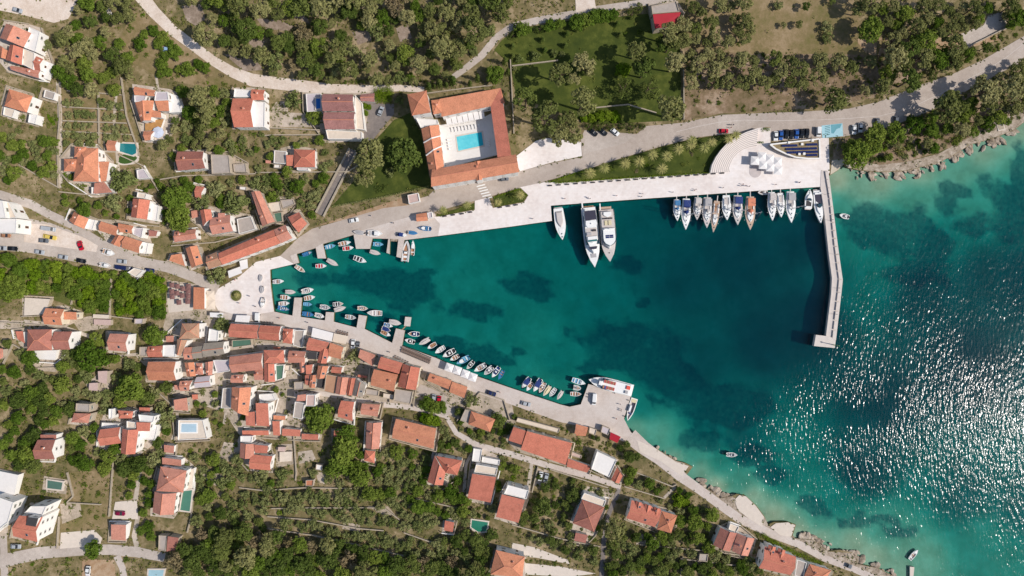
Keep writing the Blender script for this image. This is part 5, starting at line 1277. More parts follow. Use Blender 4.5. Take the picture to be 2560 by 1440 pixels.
link('cargo_crate', MB().box(.14 * L, .2 * L, -.2 * B, .2 * B, .5, 1.1).mesh('cargo_crate', BCOL['navy']), r)
# ------------------------------------------------------------------ cars
_p = [(-2.1, .35), (-2.15, .75), (-1.95, .95), (-1.0, 1.0), (1.0, .95), (1.95, .8), (2.1, .55), (2.05, .3)]
def extrude_profile(pr, half, bevel=.12):
    mb = MB(); n = len(pr)
    rings = [(-half, 1.0 - bevel * .0, .06), (-half + bevel, 1, 0), (half - bevel, 1, 0), (half, 1, .06)]
    cx = sum(p[0] for p in pr) / n; cz = sum(p[1] for p in pr) / n
    for y, _, sh in rings: mb.v += [(cx + (x - cx) * (1 - sh), y, cz + (z - cz) * (1 - sh)) for x, z in pr]
    for k in range(3): mb.f += [[k * n + i, k * n + (i + 1) % n, (k + 1) * n + (i + 1) % n, (k + 1) * n + i] for i in range(n)]
    mb.f += [list(range(n)), [3 * n + i for i in reversed(range(n))]]; mb.m = [0] * len(mb.f); mb.uv = [None] * len(mb.f); return mb
CARBODY = extrude_profile(_p, .88).mesh('body', GEL)
CARCAB = extrude_profile([(-1.75, .93), (-1.35, 1.42), (.25, 1.44), (1.0, .93)], .76, .1).mesh('cabin_glass', glass('car_glass', (28, 32, 38), .05))
CARROOF = extrude_profile([(-1.3, 1.4), (-1.2, 1.5), (.1, 1.51), (.28, 1.42)], .68, .08).mesh('car_roof', GEL)
VANCAB = extrude_profile([(-2.05, .9), (-2.0, 1.9), (.9, 1.92), (1.3, 1.5), (1.7, .9)], .84, .1).mesh('cargo_body', GEL)
VANWIN = extrude_profile([(.92, 1.86), (1.42, 1.4), (1.5, 1.3), (.98, 1.94)], .74, .05).mesh('windscreen', glass('car_glass'))
WHEEL = MB().tube((0, -.11, 0), (0, .11, 0), .32, n=12).mesh('wheel', BCOL['black'])
LAMP = MB().box(-.04, .04, -.16, .16, -.08, .08).mesh('headlight', plain('lamp_lens', (225, 225, 220), .2))
CARC = dict(white=gloss('car_white', (236, 236, 234), .25), silver=gloss('car_silver', (176, 180, 184), .25), grey=gloss('car_grey', (110, 114, 120), .25), black=gloss('car_black', (26, 28, 32), .2), red=gloss('car_red', (200, 26, 52), .25),
            blue=gloss('car_blue', (40, 92, 168), .25), navy=gloss('car_navy', (34, 44, 84), .25), lblue=gloss('car_light_blue', (156, 186, 216), .25), yellow=gloss('car_yellow', (226, 196, 96), .35), brown=gloss('car_brown', (168, 122, 92), .3), wine=gloss('car_wine', (134, 24, 62), .25))
def car(tile, x, y, head, col, label, L=4.3, van=False):
    px, py = tz(tile, x, y)
    o = thing('van' if van else 'parked_car', label, 'van' if van else 'car', G(px, py, .16), -math.radians(head), 'vehicles parked in the harbour village', (L / 4.25, 1.02, 1.0))
    m = CARC[col]; b = link('body', CARBODY, o); swapmat(b, 0, m)
    if van: c = link('cargo_body', VANCAB, o); swapmat(c, 0, m); link('windscreen', VANWIN, o)
    else: link('cabin_glass', CARCAB, o); c = link('car_roof', CARROOF, o); swapmat(c, 0, m)
    for wx in (-1.3, 1.35):
        for wy in (-.8, .8): link('wheel', WHEEL, o, (wx, wy, .32))
    for wy in (-.6, .6): link('headlight', LAMP, o, (2.08, wy, .62))
car('00', 185, 108, 15, 'silver', 'blue-grey car parked at the top left corner'); car('00', 1685, 497, 0, 'lblue', 'pale blue car alone on the dry clearing')
car('10', 1250, 1115, -68, 'silver', 'silver car on the dark driveway next to the mottled roof')
car('01', 190, 795, 92, 'red', 'red car against the white block at the left edge'); car('01', 232, 850, 100, 'grey', 'grey car beside the red one at the white block')
car('01', 70, 915, 3, 'brown', 'brown car at the left edge of the west car park'); car('01', 510, 932, 12, 'yellow', 'yellow pickup truck in the sandy yard', 6.0); car('01', 447, 967, 5, 'grey', 'dark grey car below the yellow truck')
car('01', 815, 1018, 74, 'red', 'red car alone in the middle of the sandy yard'); car('01', 28, 1043, 3, 'silver', 'silver car cut by the left edge of the car park'); car('01', 138, 1047, 3, 'black', 'black car at the left end of the car park kerb')
car('01', 405, 1080, 10, 'silver', 'silver car second along the car park kerb'); car('01', 640, 1130, 10, 'silver', 'silver car third along the car park kerb, west of the black one'); car('01', 822, 1168, 12, 'black', 'black car in the middle of the car park kerb row')
car('01', 1228, 1174, 6, 'silver', 'silver car across from the blue truck in the west road'); car('01', 1250, 1240, 8, 'navy', 'blue covered truck at the verge hut', 7.2, True); car('01', 1505, 1265, 8, 'navy', 'dark blue car half under trees by the verge hut')
car('01', 500, 850, 8, 'silver', 'grey trailer truck at the top of the sandy yard', 6.0, True)
car('11', 983, 765, -12, 'white', 'white car driving along the north quay road'); car('11', 2480, 350, -6, 'grey', 'slate grey car in front of the castle')
car('20', 812, 1327, 38, 'black', 'black car westmost under the round clipped trees'); car('20', 908, 1322, 38, 'black', 'black car in the middle under the round clipped trees'); car('20', 1028, 1322, 40, 'white', 'white car with dark glass under the round clipped trees')
car('20', 2112, 1313, 2, 'red', 'crimson car on the road above the steps')
for x, y, c, l, v in [(72, 1365, 'white', 'white car at the west end of the terrace car row', 0), (124, 1357, 'blue', 'blue car next to the white one in the terrace car row', 0), (180, 1345, 'black', 'black car third in the terrace car row', 0), (226, 1350, 'black', 'black car fourth in the terrace car row', 0),
                   (280, 1345, 'blue', 'blue car in the middle of the black ones in the terrace row', 0), (332, 1340, 'black', 'black car sixth in the terrace car row', 0), (384, 1337, 'black', 'black car at the east end of the terrace car row', 0), (498, 1322, 'white', 'white van standing apart beside the blue painted ramp', 1),
                   (853, 1300, 'white', 'white car just east of the blue painted ramp', 0), (916, 1280, 'white', 'second white car east of the blue painted ramp', 0), (1085, 1232, 'grey', 'dark car in shade east of the two white cars', 0), (1275, 1210, 'grey', 'grey car eastmost in shade under the pines', 0)]:
    car('30', x, y, 92, c, l, 4.3, bool(v))
car('12', 22, 300, 92, 'white', 'white van parked at the bayhead corner of the south quay', 4.8, True); car('12', 975, 560, 95, 'white', 'white car beside the tree on the south quay'); car('12', 1020, 562, 95, 'grey', 'dark motor cart beside the white car on the south quay', 2.6)
car('12', 1778, 1108, 98, 'silver', 'silver car next to the red one on the garden drive'); car('12', 1830, 1125, 98, 'red', 'red car on the garden drive behind the low orange roofs'); car('12', 2355, 1050, 18, 'navy', 'dark blue car on the south quay by the curved wall')
car('22', 820, 1110, 95, 'white', 'white pickup on the ferry pier', 5.4, True); car('22', 140, 1155, 14, 'silver', 'silver estate car on the south quay street')
car('23', 285, 440, 100, 'white', 'white car on the dirt lot beside the lane, left one'); car('23', 340, 455, 102, 'silver', 'silver car on the dirt lot beside the lane, right one')
car('03', 170, 1137, 3, 'silver', 'silver car below the four-storey white house'); car('03', 1210, 808, 5, 'wine', 'wine red car on the small square parking bay'); car('03', 890, 1385, 95, 'white', 'white car in the walled yard at the bottom edge'); car('33', 805, 1335, 20, 'grey', 'dark cart on the shore path near the bottom right', 2.6)

# ------------------------------------------------------------------ breakwater and jetties
def slab(path, z0, z1): return [W(x, y, z1) for x, y in path]
def prism_px(path, z0, z1, mat, name, parent=None, **kw):
    P = [W(x, y, z1) for x, y in path]; a = sum(P[i].x * P[(i + 1) % len(P)].y - P[(i + 1) % len(P)].x * P[i].y for i in range(len(P)))
    if a < 0: P = P[::-1]
    off = parent.location if parent is not None else Vector()
    return link(name, MB().prism([(p.x - off.x, p.y - off.y) for p in P], z0 - off.z, z1 - off.z).mesh(name, mat), parent, **kw)
M_BW = plain('breakwater_concrete', (218, 206, 196), .85, .1, .6, bump=.2); M_BWW = plain('breakwater_walk', (212, 201, 193), .85, .1, .5)
bw = thing('breakwater', 'bent concrete breakwater with a wide outer wall and stub head', 'breakwater', W(2085, 650, 0))
Lft = pts("2053,425 2051,467 2060,522 2072,635 2080,695 2078,735 2065,840"); Rgt = pts("2071,427 2080,495 2095,615 2107,700 2104,730 2090,850")
prism_px(Lft + pts("2062,848 2088,852") + Rgt[::-1], -12, 1.35, M_BWW, 'walkway', bw)
inn = pts("2066,428 2074,496 2087,616 2098,698 2095,730 2081,848")
inn = pts("2063,428 2070,470 2074,496 2087,616 2098,698 2095,730 2081,848"); Rg2 = pts("2071,427 2076,468 2080,495 2095,615 2107,700 2104,730 2090,850")
for (i0, i1), (r0_, r1_) in zip(zip(inn, inn[1:]), zip(Rg2, Rg2[1:])):
    nb = max(1, int(math.hypot(i1[0] - i0[0], i1[1] - i0[1]) / 20)); lp = lambda a, b, t: (a[0] + (b[0] - a[0]) * t, a[1] + (b[1] - a[1]) * t)
    for k in range(nb):
        ta, tb = k / nb + .012, (k + 1) / nb - .012
        prism_px([lp(i0, i1, ta), lp(i0, i1, tb), lp(r0_, r1_, tb), lp(r0_, r1_, ta)], -1, 1.95 + .02 * (k % 3), M_BW, 'parapet_block', bw)
prism_px(Lft[1:] + pts("2068,841 2081,735 2083,695 2075,635 2063,522 2055,468"), -1, 1.6, M_BW, 'inner_kerb', bw)
prism_px(pts("2040,837 2064,840 2090,846 2087,870 2035,865"), -12, 1.9, M_BW, 'pier_head', bw)
lt = link('light_beacon', MB().tube((0, 0, 0), (0, 0, 5.0), .22, .16, 8).tube((0, 0, 5.0), (0, 0, 5.6), .35, .25, 8).mesh('light_beacon', plain('beacon_green', (50, 130, 70), .5)), bw, W(2083, 862, 1.9) - bw.location)
for x, y in ((2063, 486), (2073, 551), (2086, 636), (2089, 720), (2083, 785)):
    link('lamp_post', MB().tube((0, 0, 0), (0, 0, 3.4), .07, .05, 6).box(-.25, .25, -.12, .12, 3.4, 3.55).mesh('lamp_post', BCOL['dark']), bw, W(x, y, 1.35) - bw.location)
pl = thing('swim_platform', 'small floating concrete platform tied off the south quay jetty', 'pontoon', W(1019, 807, 0))
prism_px(pts("1013,792 1028,793 1025,816 1010,815"), -.3, .55, M_QUAY, 'deck', pl)
prism_px(pts("1004,824 1006,826 1016,815 1014,814"), .45, .6, BCOL['teak'], 'gangplank', pl)
# mooring bollards and lines
for i, (x, y) in enumerate(pts("1470,985 1536,982 1570,1000 1468,992 1560,1040 1110,898 1240,955 1340,990 960,845 860,808")):
    link('bollard', MB().tube((0, 0, 0), (0, 0, .5), .16, .2, 8).tube((0, 0, .5), (0, 0, .62), .26, n=8).mesh('bollard', BCOL['black']), None, G(x, y, .12), label='iron mooring bollard on the south quay edge', category='bollard', group='bollards on the south quay')

# ------------------------------------------------------------------ amphitheatre steps, park wall, benches
M_STEP = plain('step_limestone', (232, 221, 213), .75, .07, .8)
am = thing('amphitheatre', 'curved pale stone steps fanning down to the promenade', 'steps', G(1850, 390))
Oo = pts("1776,431 1780,412 1790,392 1803,374 1822,354 1842,341 1868,329 1896,320"); Ii = pts("1824,430 1822,420 1826,408 1832,396 1842,384 1856,374 1874,367 1892,364")
zb = hpx(1830, 410) + .14
for k in range(9):
    t0, t1 = k / 9, (k + 1) / 9
    mixp = lambda t: [(o[0] * (1 - t) + i[0] * t, o[1] * (1 - t) + i[1] * t) for o, i in zip(Oo, Ii)]
    prism_px(mixp(t0) + mixp(t1)[::-1], zb - .6, zb + .28 * (9 - k), M_STEP, 'step', am); prism_px(mixp(t1 - .03) + mixp(t1)[::-1], zb + .28 * (9 - k) - .03, zb + .28 * (9 - k) + .006, plain('step_edge_strip', (160, 150, 146), .8, .1, 1.0), 'edge_strip', am)  # added darker strip draws the line along each step's inner edge
mark(Oo + Ii[::-1])
# roof garden with solar panels
bl = thing('solar_pavilion', 'bow-fronted flat building with white rim and rows of solar panels', 'building', G(1990, 375))
body = pts("1926,361 2049,347 2050,396 2020,396 1990,393 1965,384 1940,372"); zp = hpx(1990, 375)
prism_px(body, zp - 1, zp + 2.4, ground_mat('gravel_roof', [(128, 112, 84), (146, 128, 98), (160, 144, 114)], .2, 1.0), 'roof', bl)
rim = ribbon(body + body[:1], 4)
for a, b in zip(body, body[1:] + body[:1]):
    prism_px(ribbon([a, b], 3.4), zp + 2.2, zp + 2.85 + .004 * (body.index(a)), M_WHITE, 'parapet', bl)
SOLP = MB().box(-.42, .42, -.55, .55, -.03, .03).mesh('solar_panel', BCOL['solar'])
for x0, x1, y0 in ((1955, 1996, 364.5), (2016, 2047, 361.5), (1965, 2047, 373), (1967, 2047, 381.5), (2016, 2045, 388)):
    n = int((x1 - x0) / 5.6)
    for i in range(n):
        x = x0 + i * 5.6; y = y0 - (x - x0) * .03
        c = W(x + 2.5, y, zp + 2.9) - bl.location
        link('solar_panel', SOLP, bl, c, (math.radians(-12), 0, 0.03))
for x, y in pts("2004,361 1997,386 2009,385 1971,357 2030,352"): link('roof_vent', MB().box(-.5, .5, -.5, .5, 0, .8).mesh('roof_vent', M_WHITE), bl, W(x, y, zp + 2.4) - bl.location)
mark(body)
# blue painted ramp
prism_px(pts("2054,314 2106,308 2108,340 2056,345"), 0, hpx(2080, 325) + .22, plain('pale_blue_paint_floor', (166, 206, 216), .7, .1, .8), 'painted_ramp', label='pale blue painted ramp with dark slanted bars beside the road', category='ramp')
rr = bpy.data.objects['painted_ramp']
for i in range(6): link('painted_bar', MB().add([W(x, y, hpx(2080, 325) + .226) for x, y in ((2062, 316.5 + i * 4.2), (2075, 313.5 + i * 4.2), (2075, 314.9 + i * 4.2), (2062, 317.9 + i * 4.2))], [(0, 1, 2, 3)]).mesh('painted_bar', BCOL['teal']), rr)
link('painted_panel', MB().add([W(x, y, hpx(2080, 325) + .226) for x, y in ((2077, 312), (2105, 309), (2100, 320), (2092, 322), (2084, 334), (2078, 333))], [(0, 1, 2, 3, 4, 5)]).mesh('painted_panel', plain('teal_paint', (104, 164, 176), .7)), rr)
# parasols
def parasol_mesh(r, n, h, rise, mat, name, rot=0.0):
    mb = MB(); ring = [(r * math.cos(2 * math.pi * i / n + rot), r * math.sin(2 * math.pi * i / n + rot), h) for i in range(n)]
    mb.add(ring + [(0, 0, h + rise)], [(i, (i + 1) % n, n) for i in range(n)]); low = [(x * .985, y * .985, z - .22) for x, y, z in ring]
    mb.add(ring + low, [(i, n + i, n + (i + 1) % n, (i + 1) % n) for i in range(n)]); return mb.mesh(name, mat)
PAR_W = parasol_mesh(2.65, 4, 3.1, .75, plain('white_canvas', (238, 232, 228), .8, .05, .8), 'canopy', math.pi / 4)
PAR_B = parasol_mesh(1.5, 4, 2.4, .4, plain('brown_canvas', (136, 98, 92), .8, .1, .8), 'canopy', math.pi / 4)
PAR_C = parasol_mesh(2.4, 4, 2.7, .6, plain('ecru_canvas', (226, 208, 188), .8, .06, .8), 'canopy', math.pi / 4)
PAR_O = parasol_mesh(2.0, 8, 2.4, .5, plain('pale_blue_canvas', (206, 212, 226), .8, .06, .8), 'canopy')
POLE = MB().tube((0, 0, 0), (0, 0, 3.6), .06, .05, 6).box(-.5, .5, -.5, .5, 0, .12).mesh('pole', BCOL['grey'])
def parasol(px, py, me, label, rot=0.0, group=None, h=3.1, sc=1.0):
    b = W(px, py, hpx(px, py) + .15 + h); b.z = hpx(px, py) + .15
    o = thing('parasol', label, 'parasol', b, rot, group, (sc, sc, 1)); link('canopy', me, o); link('pole', POLE, o, scale=(1, 1, h / 3.3))
for x, y in pts("1887.5,401.5 1905,391 1924,396.5 1908,412 1926,418 1944,404 1945,426"):
    parasol(x, y, PAR_W, 'large square white parasol in the cluster on the promenade', -.06, 'white parasols over the promenade cafe')
prism_px([(1888 + 15 * math.cos(a * math.pi / 12), 429 + 15 * math.sin(a * math.pi / 12)) for a in range(24)], hpx(1888, 429), hpx(1888, 429) + .2, plain('grey_round_paving', (200, 188, 184), .8), 'round_platform', label='round grey paved disc beside the white parasols', category='platform')
for x, y in pts("429,713 443,716 470,728 429,729 442,733 455,739 470,741 447,756 469,754 430,742 457,722 471,716"):
    parasol(x, y, PAR_B, 'square brown parasol on the restaurant terrace', .1, 'brown parasols on the restaurant terrace', 2.4)
for x, y in pts("524,739 526,762"): parasol(x, y, PAR_C, 'ecru square awning parasol beside the bayhead restaurant', .03, 'ecru parasols at the bayhead restaurant', 2.7, 1.25)
for x, y in pts("1123,919 1143,926 1163,935 1182,943"): parasol(x, y, PAR_W, 'white square parasol in the row on the south quay', -.33, 'white parasols in a row on the south quay', 3.1, .95)
parasol(395, 331, PAR_O, 'round pale blue parasol on the villa patio', 0, None, 2.4, 1.3)
def canopy_quad(q, h, mat, label, name='awning', up=.3):
    z = hpx(q[0][0], q[0][1]) + h; P = [W(x, y, z) for x, y in q]; c = sum(P, Vector()) / 4; base = Vector((c.x, c.y, z - h)); o = thing(name, label, 'awning', base)
    mb = MB(); L = [tuple(p - base) for p in P]; L[0] = (L[0][0], L[0][1], L[0][2] - up); L[1] = (L[1][0], L[1][1], L[1][2] - up)
    mb.add(L + [(a, b, c_ - .08) for a, b, c_ in L], [(0, 1, 2, 3), (7, 6, 5, 4), (0, 4, 5, 1), (1, 5, 6, 2), (2, 6, 7, 3), (3, 7, 4, 0)]); link('canvas', mb.mesh('canvas', mat), o)
    for p in L: link('post', MB().tube((p[0] * .96, p[1] * .96, 0), (p[0] * .96, p[1] * .96, p[2] - .05), .05, n=5).mesh('post', BCOL['steel']), o)
WC = plain('white_canvas', (238, 232, 228))
canopy_quad([tz('12', x, y) for x, y in pts("565,396 772,450 758,535 552,486")], 3.2, WC, 'wide white awning in front of the red restaurant roof, western half')
canopy_quad([tz('12', x, y) for x, y in pts("778,452 922,482 896,560 764,536")], 3.2, plain('ecru_canvas', (226, 208, 188)), 'ecru awning in front of the red restaurant roof, eastern half')
canopy_quad([tz('02', x, y) for x, y in pts("2362,272 2502,276 2490,345 2348,336")], 3.0, WC, 'white cafe awning at the foot of the dormered red house')
canopy_quad([tz('02', x, y) for x, y in pts("2095,245 2230,250 2228,296 2100,290")], 3.0, WC, 'white awning on the square beside the tan house')
canopy_quad([tz('01', x, y) for x, y in pts("2275,1270 2400,1225 2420,1290 2290,1340")], 3.0, WC, 'white awning beside the round tree on the square')
canopy_quad([tz('01', x, y) for x, y in pts("2390,1170 2470,1150 2480,1240 2410,1260")], 3.0, WC, 'small white awning against the long red house')
# castle courtyard: pool, canopies, loungers
zc = CASTLE.location.z + .36
M_POOL = NT('pool_water'); M_POOL.p.inputs['Base Color'].default_value = lin(96, 196, 206); M_POOL.p.inputs['Roughness'].default_value = .08
M_POOL.link(M_POOL.ramp(M_POOL.noise(.5, 3), [(.3, lin(86, 188, 202)), (.7, lin(112, 206, 214))]), M_POOL.p.inputs['Base Color'])
def pool(label, outl, z, wm, rim=None, name='swimming_pool'):
    c = W(sum(p[0] for p in outl) / len(outl), sum(p[1] for p in outl) / len(outl), z); o = thing(name, label, 'pool', c)
    cx, cy = sum(p[0] for p in outl) / len(outl), sum(p[1] for p in outl) / len(outl)
    big = [(cx + (x - cx) * 1.0 + (3.5 if x > cx else -3.5), cy + (y - cy) * 1.0 + (3.5 if y > cy else -3.5)) for x, y in outl]
    prism_px(big, z - 1.5, z + .05, rim or M_CREAM, 'coping', o); prism_px(outl, z - 1.2, z + .07, wm, 'pool_water', o); mark(big); return o
cp = pool('turquoise swimming pool in the castle courtyard', pts("1141,342 1204,330 1209,363 1146,377"), zc, M_POOL.m)
prism_px(pts("1191,333 1204,330.4 1209,362.8 1197,366"), zc - .5, zc + .09, plain('pool_deep', (40, 176, 196), .1, .06), 'deep_end', cp)
can = thing('courtyard_canopy', 'row of seven white canvas panels along the castle courtyard', 'awning', W(1160, 295, zc))
q0, q1, q2, q3 = [Vector(p) for p in pts("1113,294 1209,274 1213,295 1117,313")]
for i in range(7):
    a, b = i / 7 + .006, (i + 1) / 7 - .006
    Q = [q0.lerp(q1, a), q0.lerp(q1, b), q3.lerp(q2, b), q3.lerp(q2, a)]
    prism_px([tuple(q) for q in Q], zc + 3.0, zc + 3.12, WC, 'canvas_panel', can)
for a in range(8):
    for e0, e1 in ((q0, q1), (q3, q2)):
        q = e0.lerp(e1, a / 7); p = W(q.x, q.y, zc + 3) - can.location; link('post', MB().tube((p.x, p.y, 0), (p.x, p.y, 3.0), .05, n=5).mesh('post', BCOL['steel']), can)
LNG = MB().box(-.95, .45, -.34, .34, .28, .4).add([(.45, -.34, .3), (1.0, -.34, .75), (1.0, .34, .75), (.45, .34, .3), (.45, -.34, .42), (.95, -.34, .84), (.95, .34, .84), (.45, .34, .42)], [(0, 1, 2, 3), (7, 6, 5, 4), (0, 4, 5, 1), (2, 6, 7, 3), (1, 5, 6, 2)]).mesh('mattress', plain('white_cushion', (240, 236, 232), .8, .04))
LNF = MB()
for x in (-.85, .85):
    for y in (-.3, .3): LNF.box(x - .04, x + .04, y - .04, y + .04, 0, .3)
LNF = LNF.mesh('frame', BCOL['grey'])
def lounger(px, py, head, label, group): 
    o = thing('sun_lounger', label, 'sun lounger', W(px, py, zc + .02), -math.radians(head), group); link('mattress', LNG, o); link('frame', LNF, o)
for i in range(9): lounger(1130 + i * 8.4, 325.5 - i * 1.2, -100, 'white sun lounger in the row under the courtyard canopy', 'loungers under the canopy')
for i in range(4): lounger(1124 + i * 1.2, 350 + i * 7.5, 172, 'white sun lounger on the west side of the castle pool', 'loungers west of the pool')
for i in range(3): lounger(1219 + i * .8, 350 + i * 6.5, 30, 'white sun lounger in shade east of the castle pool', 'loungers east of the pool')
# other pools
POOLM = lambda n, c: plain(n, c, .12, .15, .4, spec=.5)
zt = lambda x, y: hpx(x, y) + .3
pool('kidney-shaped pool of green water with a pale stone rim', [(319 + 24 * math.cos(a * math.pi / 10), 397 + 12 * math.sin(a * math.pi / 10) - (4 * math.cos(a * math.pi / 10) if a < 10 else 0)) for a in range(20)], zt(319, 397), POOLM('pool_green', (70, 96, 40)))
pool('teal pool above the kidney-shaped one', pts("293,358 341,360 340,383 330,388 305,380 294,377"), zt(317, 368) + .1, POOLM('pool_teal', (38, 124, 128)))
pool('green pool along the side of the long pink villa', [tz('03', x, y) for x, y in pts("1832,592 1920,582 1896,794 1802,780")], zt(462, 1250) + .8, POOLM('pool_bottle', (84, 132, 112)))
pool('dull green pool on the cream patio above the four-storey house', [tz('03', x, y) for x, y in pts("475,482 625,506 612,578 472,562")], zt(137, 1212) + .3, POOLM('pool_grey_green', (88, 118, 104)))
pool('bright blue pool on the white villa terrace at the left edge', [tz('03', x, y) for x, y in pts("-10,425 90,446 76,505 -10,490")], zt(10, 1196) + 1.75, POOLM('pool_blue', (58, 134, 176)), M_WHITE)
pool('pale shallow pool on the flat cream roof', pts("454,1060 491,1060 491,1080 453,1080"), hpx(480, 1073) + 4.66, POOLM('pool_pale', (182, 206, 218)), M_WHITE)
pool('blue pool on the terrace west of the mottled roof', [tz('10', x, y) for x, y in pts("600,986 642,984 646,1084 602,1086")], hpx(795, 260) + 3.1, POOLM('pool_vivid', (34, 112, 190)))
pool('green pond-like pool among the lower gardens', pts("1180,1300 1220,1306 1216,1328 1196,1330 1178,1318"), zt(1200, 1315), POOLM('pool_jade', (52, 128, 104)))
pool('pale blue pool with bright hedge at the bottom edge', pts("372,1425 410,1425 406,1446 370,1446"), zt(390, 1432), POOLM('pool_light', (166, 200, 208)))
# benches, hedge and flower rim of the promenade
BENCH = MB().box(-.9, .9, -.25, .25, .4, .48).mesh('seat', BCOL['dark']); BENB = MB().box(-.9, .9, .22, .28, .5, .9).mesh('backrest', BCOL['dark']); BENL = MB().box(-.05, .05, -.22, .22, 0, .4).mesh('leg', BCOL['dark'])
def bench(px, py, ang):
    o = thing('bench', 'dark bench along the promenade hedge', 'bench', G(px, py, .16), ang, 'benches along the promenade'); link('seat', BENCH, o); link('backrest', BENB, o)
    for s in (-.7, .7): link('leg', BENL, o, (s, 0, 0))
for i in range(21): bench(1375 + i * 21.5, 464.5 - i * 1.55, .07)
for x, y in pts("1112,541 1133,538 1155,535 1176,531 1250,519 1271,516 1290,513"): bench(x, y, .16)
# people
sk = bpy.data.meshes.new('person_body')
J = [(0, 0, .95), (0, 0, 1.2), (0, 0, 1.42), (0, 0, 1.52), (0, .02, 1.66), (.1, 0, .9), (.11, .02, .5), (.12, .0, .06), (.12, .12, .03), (-.1, 0, .9), (-.11, -.06, .5), (-.13, -.14, .07), (-.13, -.02, .03), (.19, 0, 1.4), (.25, -.02, 1.12), (.26, .1, .88), (-.19, 0, 1.4), (-.25, .04, 1.12), (-.25, .1, .88)]
E = [(0, 1), (1, 2), (2, 3), (3, 4), (0, 5), (5, 6), (6, 7), (7, 8), (0, 9), (9, 10), (10, 11), (11, 12), (2, 13), (13, 14), (14, 15), (2, 16), (16, 17), (17, 18)]
RAD = [.15, .14, .13, .06, .11, .09, .065, .045, .04, .09, .065, .045, .04, .065, .045, .035, .065, .045, .035]
sk.from_pydata(J, E, []); so = bpy.data.objects.new('person_body', sk); COL.objects.link(so)
md = so.modifiers.new('skin', 'SKIN')
for v, r_ in zip(sk.skin_vertices[0].data, RAD): v.radius = (r_, r_ * .8)
sk.skin_vertices[0].data[0].use_root = True
so.modifiers.new('sub', 'SUBSURF').levels = 1
dg = bpy.context.evaluated_depsgraph_get(); PBODY = bpy.data.meshes.new_from_object(so.evaluated_get(dg)); bpy.data.objects.remove(so)
PBODY.materials.clear(); PBODY.materials.append(plain('skin', (190, 140, 112), .6)); 
CL = [plain('shirt_' + n, c, .9) for n, c in (('red', (190, 50, 50)), ('white', (225, 225, 225)), ('black', (40, 40, 44)), ('blue', (60, 80, 130)))]
SHIRT = MB().prism([(-.2, -.13), (.2, -.13), (.22, 0), (.2, .13), (-.2, .13), (-.22, 0)], .92, 1.46, 0, .12).mesh('shirt', CL[0]); TROU = MB().tube((.1, 0, .94), (.115, 0, .42), .115, .09, 8).tube((-.1, 0, .94), (-.115, -.06, .42), .115, .09, 8).mesh('shorts', CL[3])
HAIR = MB().tube((0, 0, 1.68), (0, 0, 1.8), .125, .07, 8).mesh('hair', plain('hair_dark', (50, 38, 30), .8))
PPL = pts("1412,497 1470,494 1475,497 1332,547 1541,490 1606,485 1603,492 1681,481 1735,477 1739,474 1806,470 1852,465 1856,461 1864,465 1872,466 1996,457 1998,456 1938,462 1826,313 1832,313 1826,320 1550,1010 1552,1022 1552,1026 1540,1046 600,758 640,766 625,740 590,700 930,540 985,558 770,806 700,795 900,864 975,880 1130,918 1250,980")
for i, (x, y) in enumerate(PPL):
    o = thing('person', ['person in %s top walking on the pale waterfront paving' % c for c in ('red', 'white', 'black', 'blue')][i % 4], 'person', G(x, y, .16), RNG.uniform(0, 6.28), 'people strolling on the waterfront')
    link('body', PBODY, o); s = link('shirt', SHIRT, o); swapmat(s, 0, CL[i % 4]); t = link('shorts', TROU, o); swapmat(t, 0, CL[(i * 3 + 1) % 4]); link('hair', HAIR, o)
# cafe tables on the south quay
TTOP = MB().box(-.4, .4, -.4, .4, .7, .75).mesh('table_top', plain('table_wood', (132, 112, 100), .6)); TLEG = MB().tube((0, 0, 0), (0, 0, .7), .05, n=6).box(-.25, .25, -.25, .25, 0, .04).mesh('leg', BCOL['dark'])
CSEAT = MB().box(-.22, .22, -.22, .22, .42, .47).mesh('seat', plain('chair_brown', (104, 88, 80), .6)); CBACK = MB().box(-.22, .22, .19, .23, .47, .88).mesh('backrest', plain('chair_brown', (104, 88, 80), .6)); CLEG = MB()
for a in (-.18, .18):
    for b in (-.18, .18): CLEG.box(a - .02, a + .02, b - .02, b + .02, 0, .42)
CLEG = CLEG.mesh('frame', BCOL['dark'])
def table(px, py, ang, lab, grp):
    p = G(px, py, .15); o = thing('cafe_table', lab, 'table', p, ang, grp); link('table_top', TTOP, o); link('leg', TLEG, o)
    for k in (0, 1):
        off = Matrix.Rotation(ang + k * math.pi, 4, 'Z') @ Vector((0, .72, 0)); c = thing('cafe_chair', lab.replace('table', 'chair'), 'chair', p + off, ang + k * math.pi, grp.replace('tables', 'chairs')); link('seat', CSEAT, c); link('backrest', CBACK, c); link('frame', CLEG, c)
for i in range(15):
    for j in range(2): table(1007 + i * 4.9 - j * 1.5, 869 + i * 2.05 + j * 6.5, -.4, 'small dark cafe table on the quay edge near the boats', 'cafe tables on the quay edge')
for i in range(6): table(988 + i * 6.2, 893 + i * 3.0, -.3, 'small dark cafe table against the big red block', 'cafe tables against the red block')
for i in range(5): table(845 + i * 6, 829 + i * 1.6, -.2, 'small dark cafe table beside the ecru awning', 'cafe tables beside the awning')
for i in range(5): table(655 + i * 7, 808 + i * .6, -.05, 'small dark cafe table at the long dormered house', 'cafe tables at the dormered house')
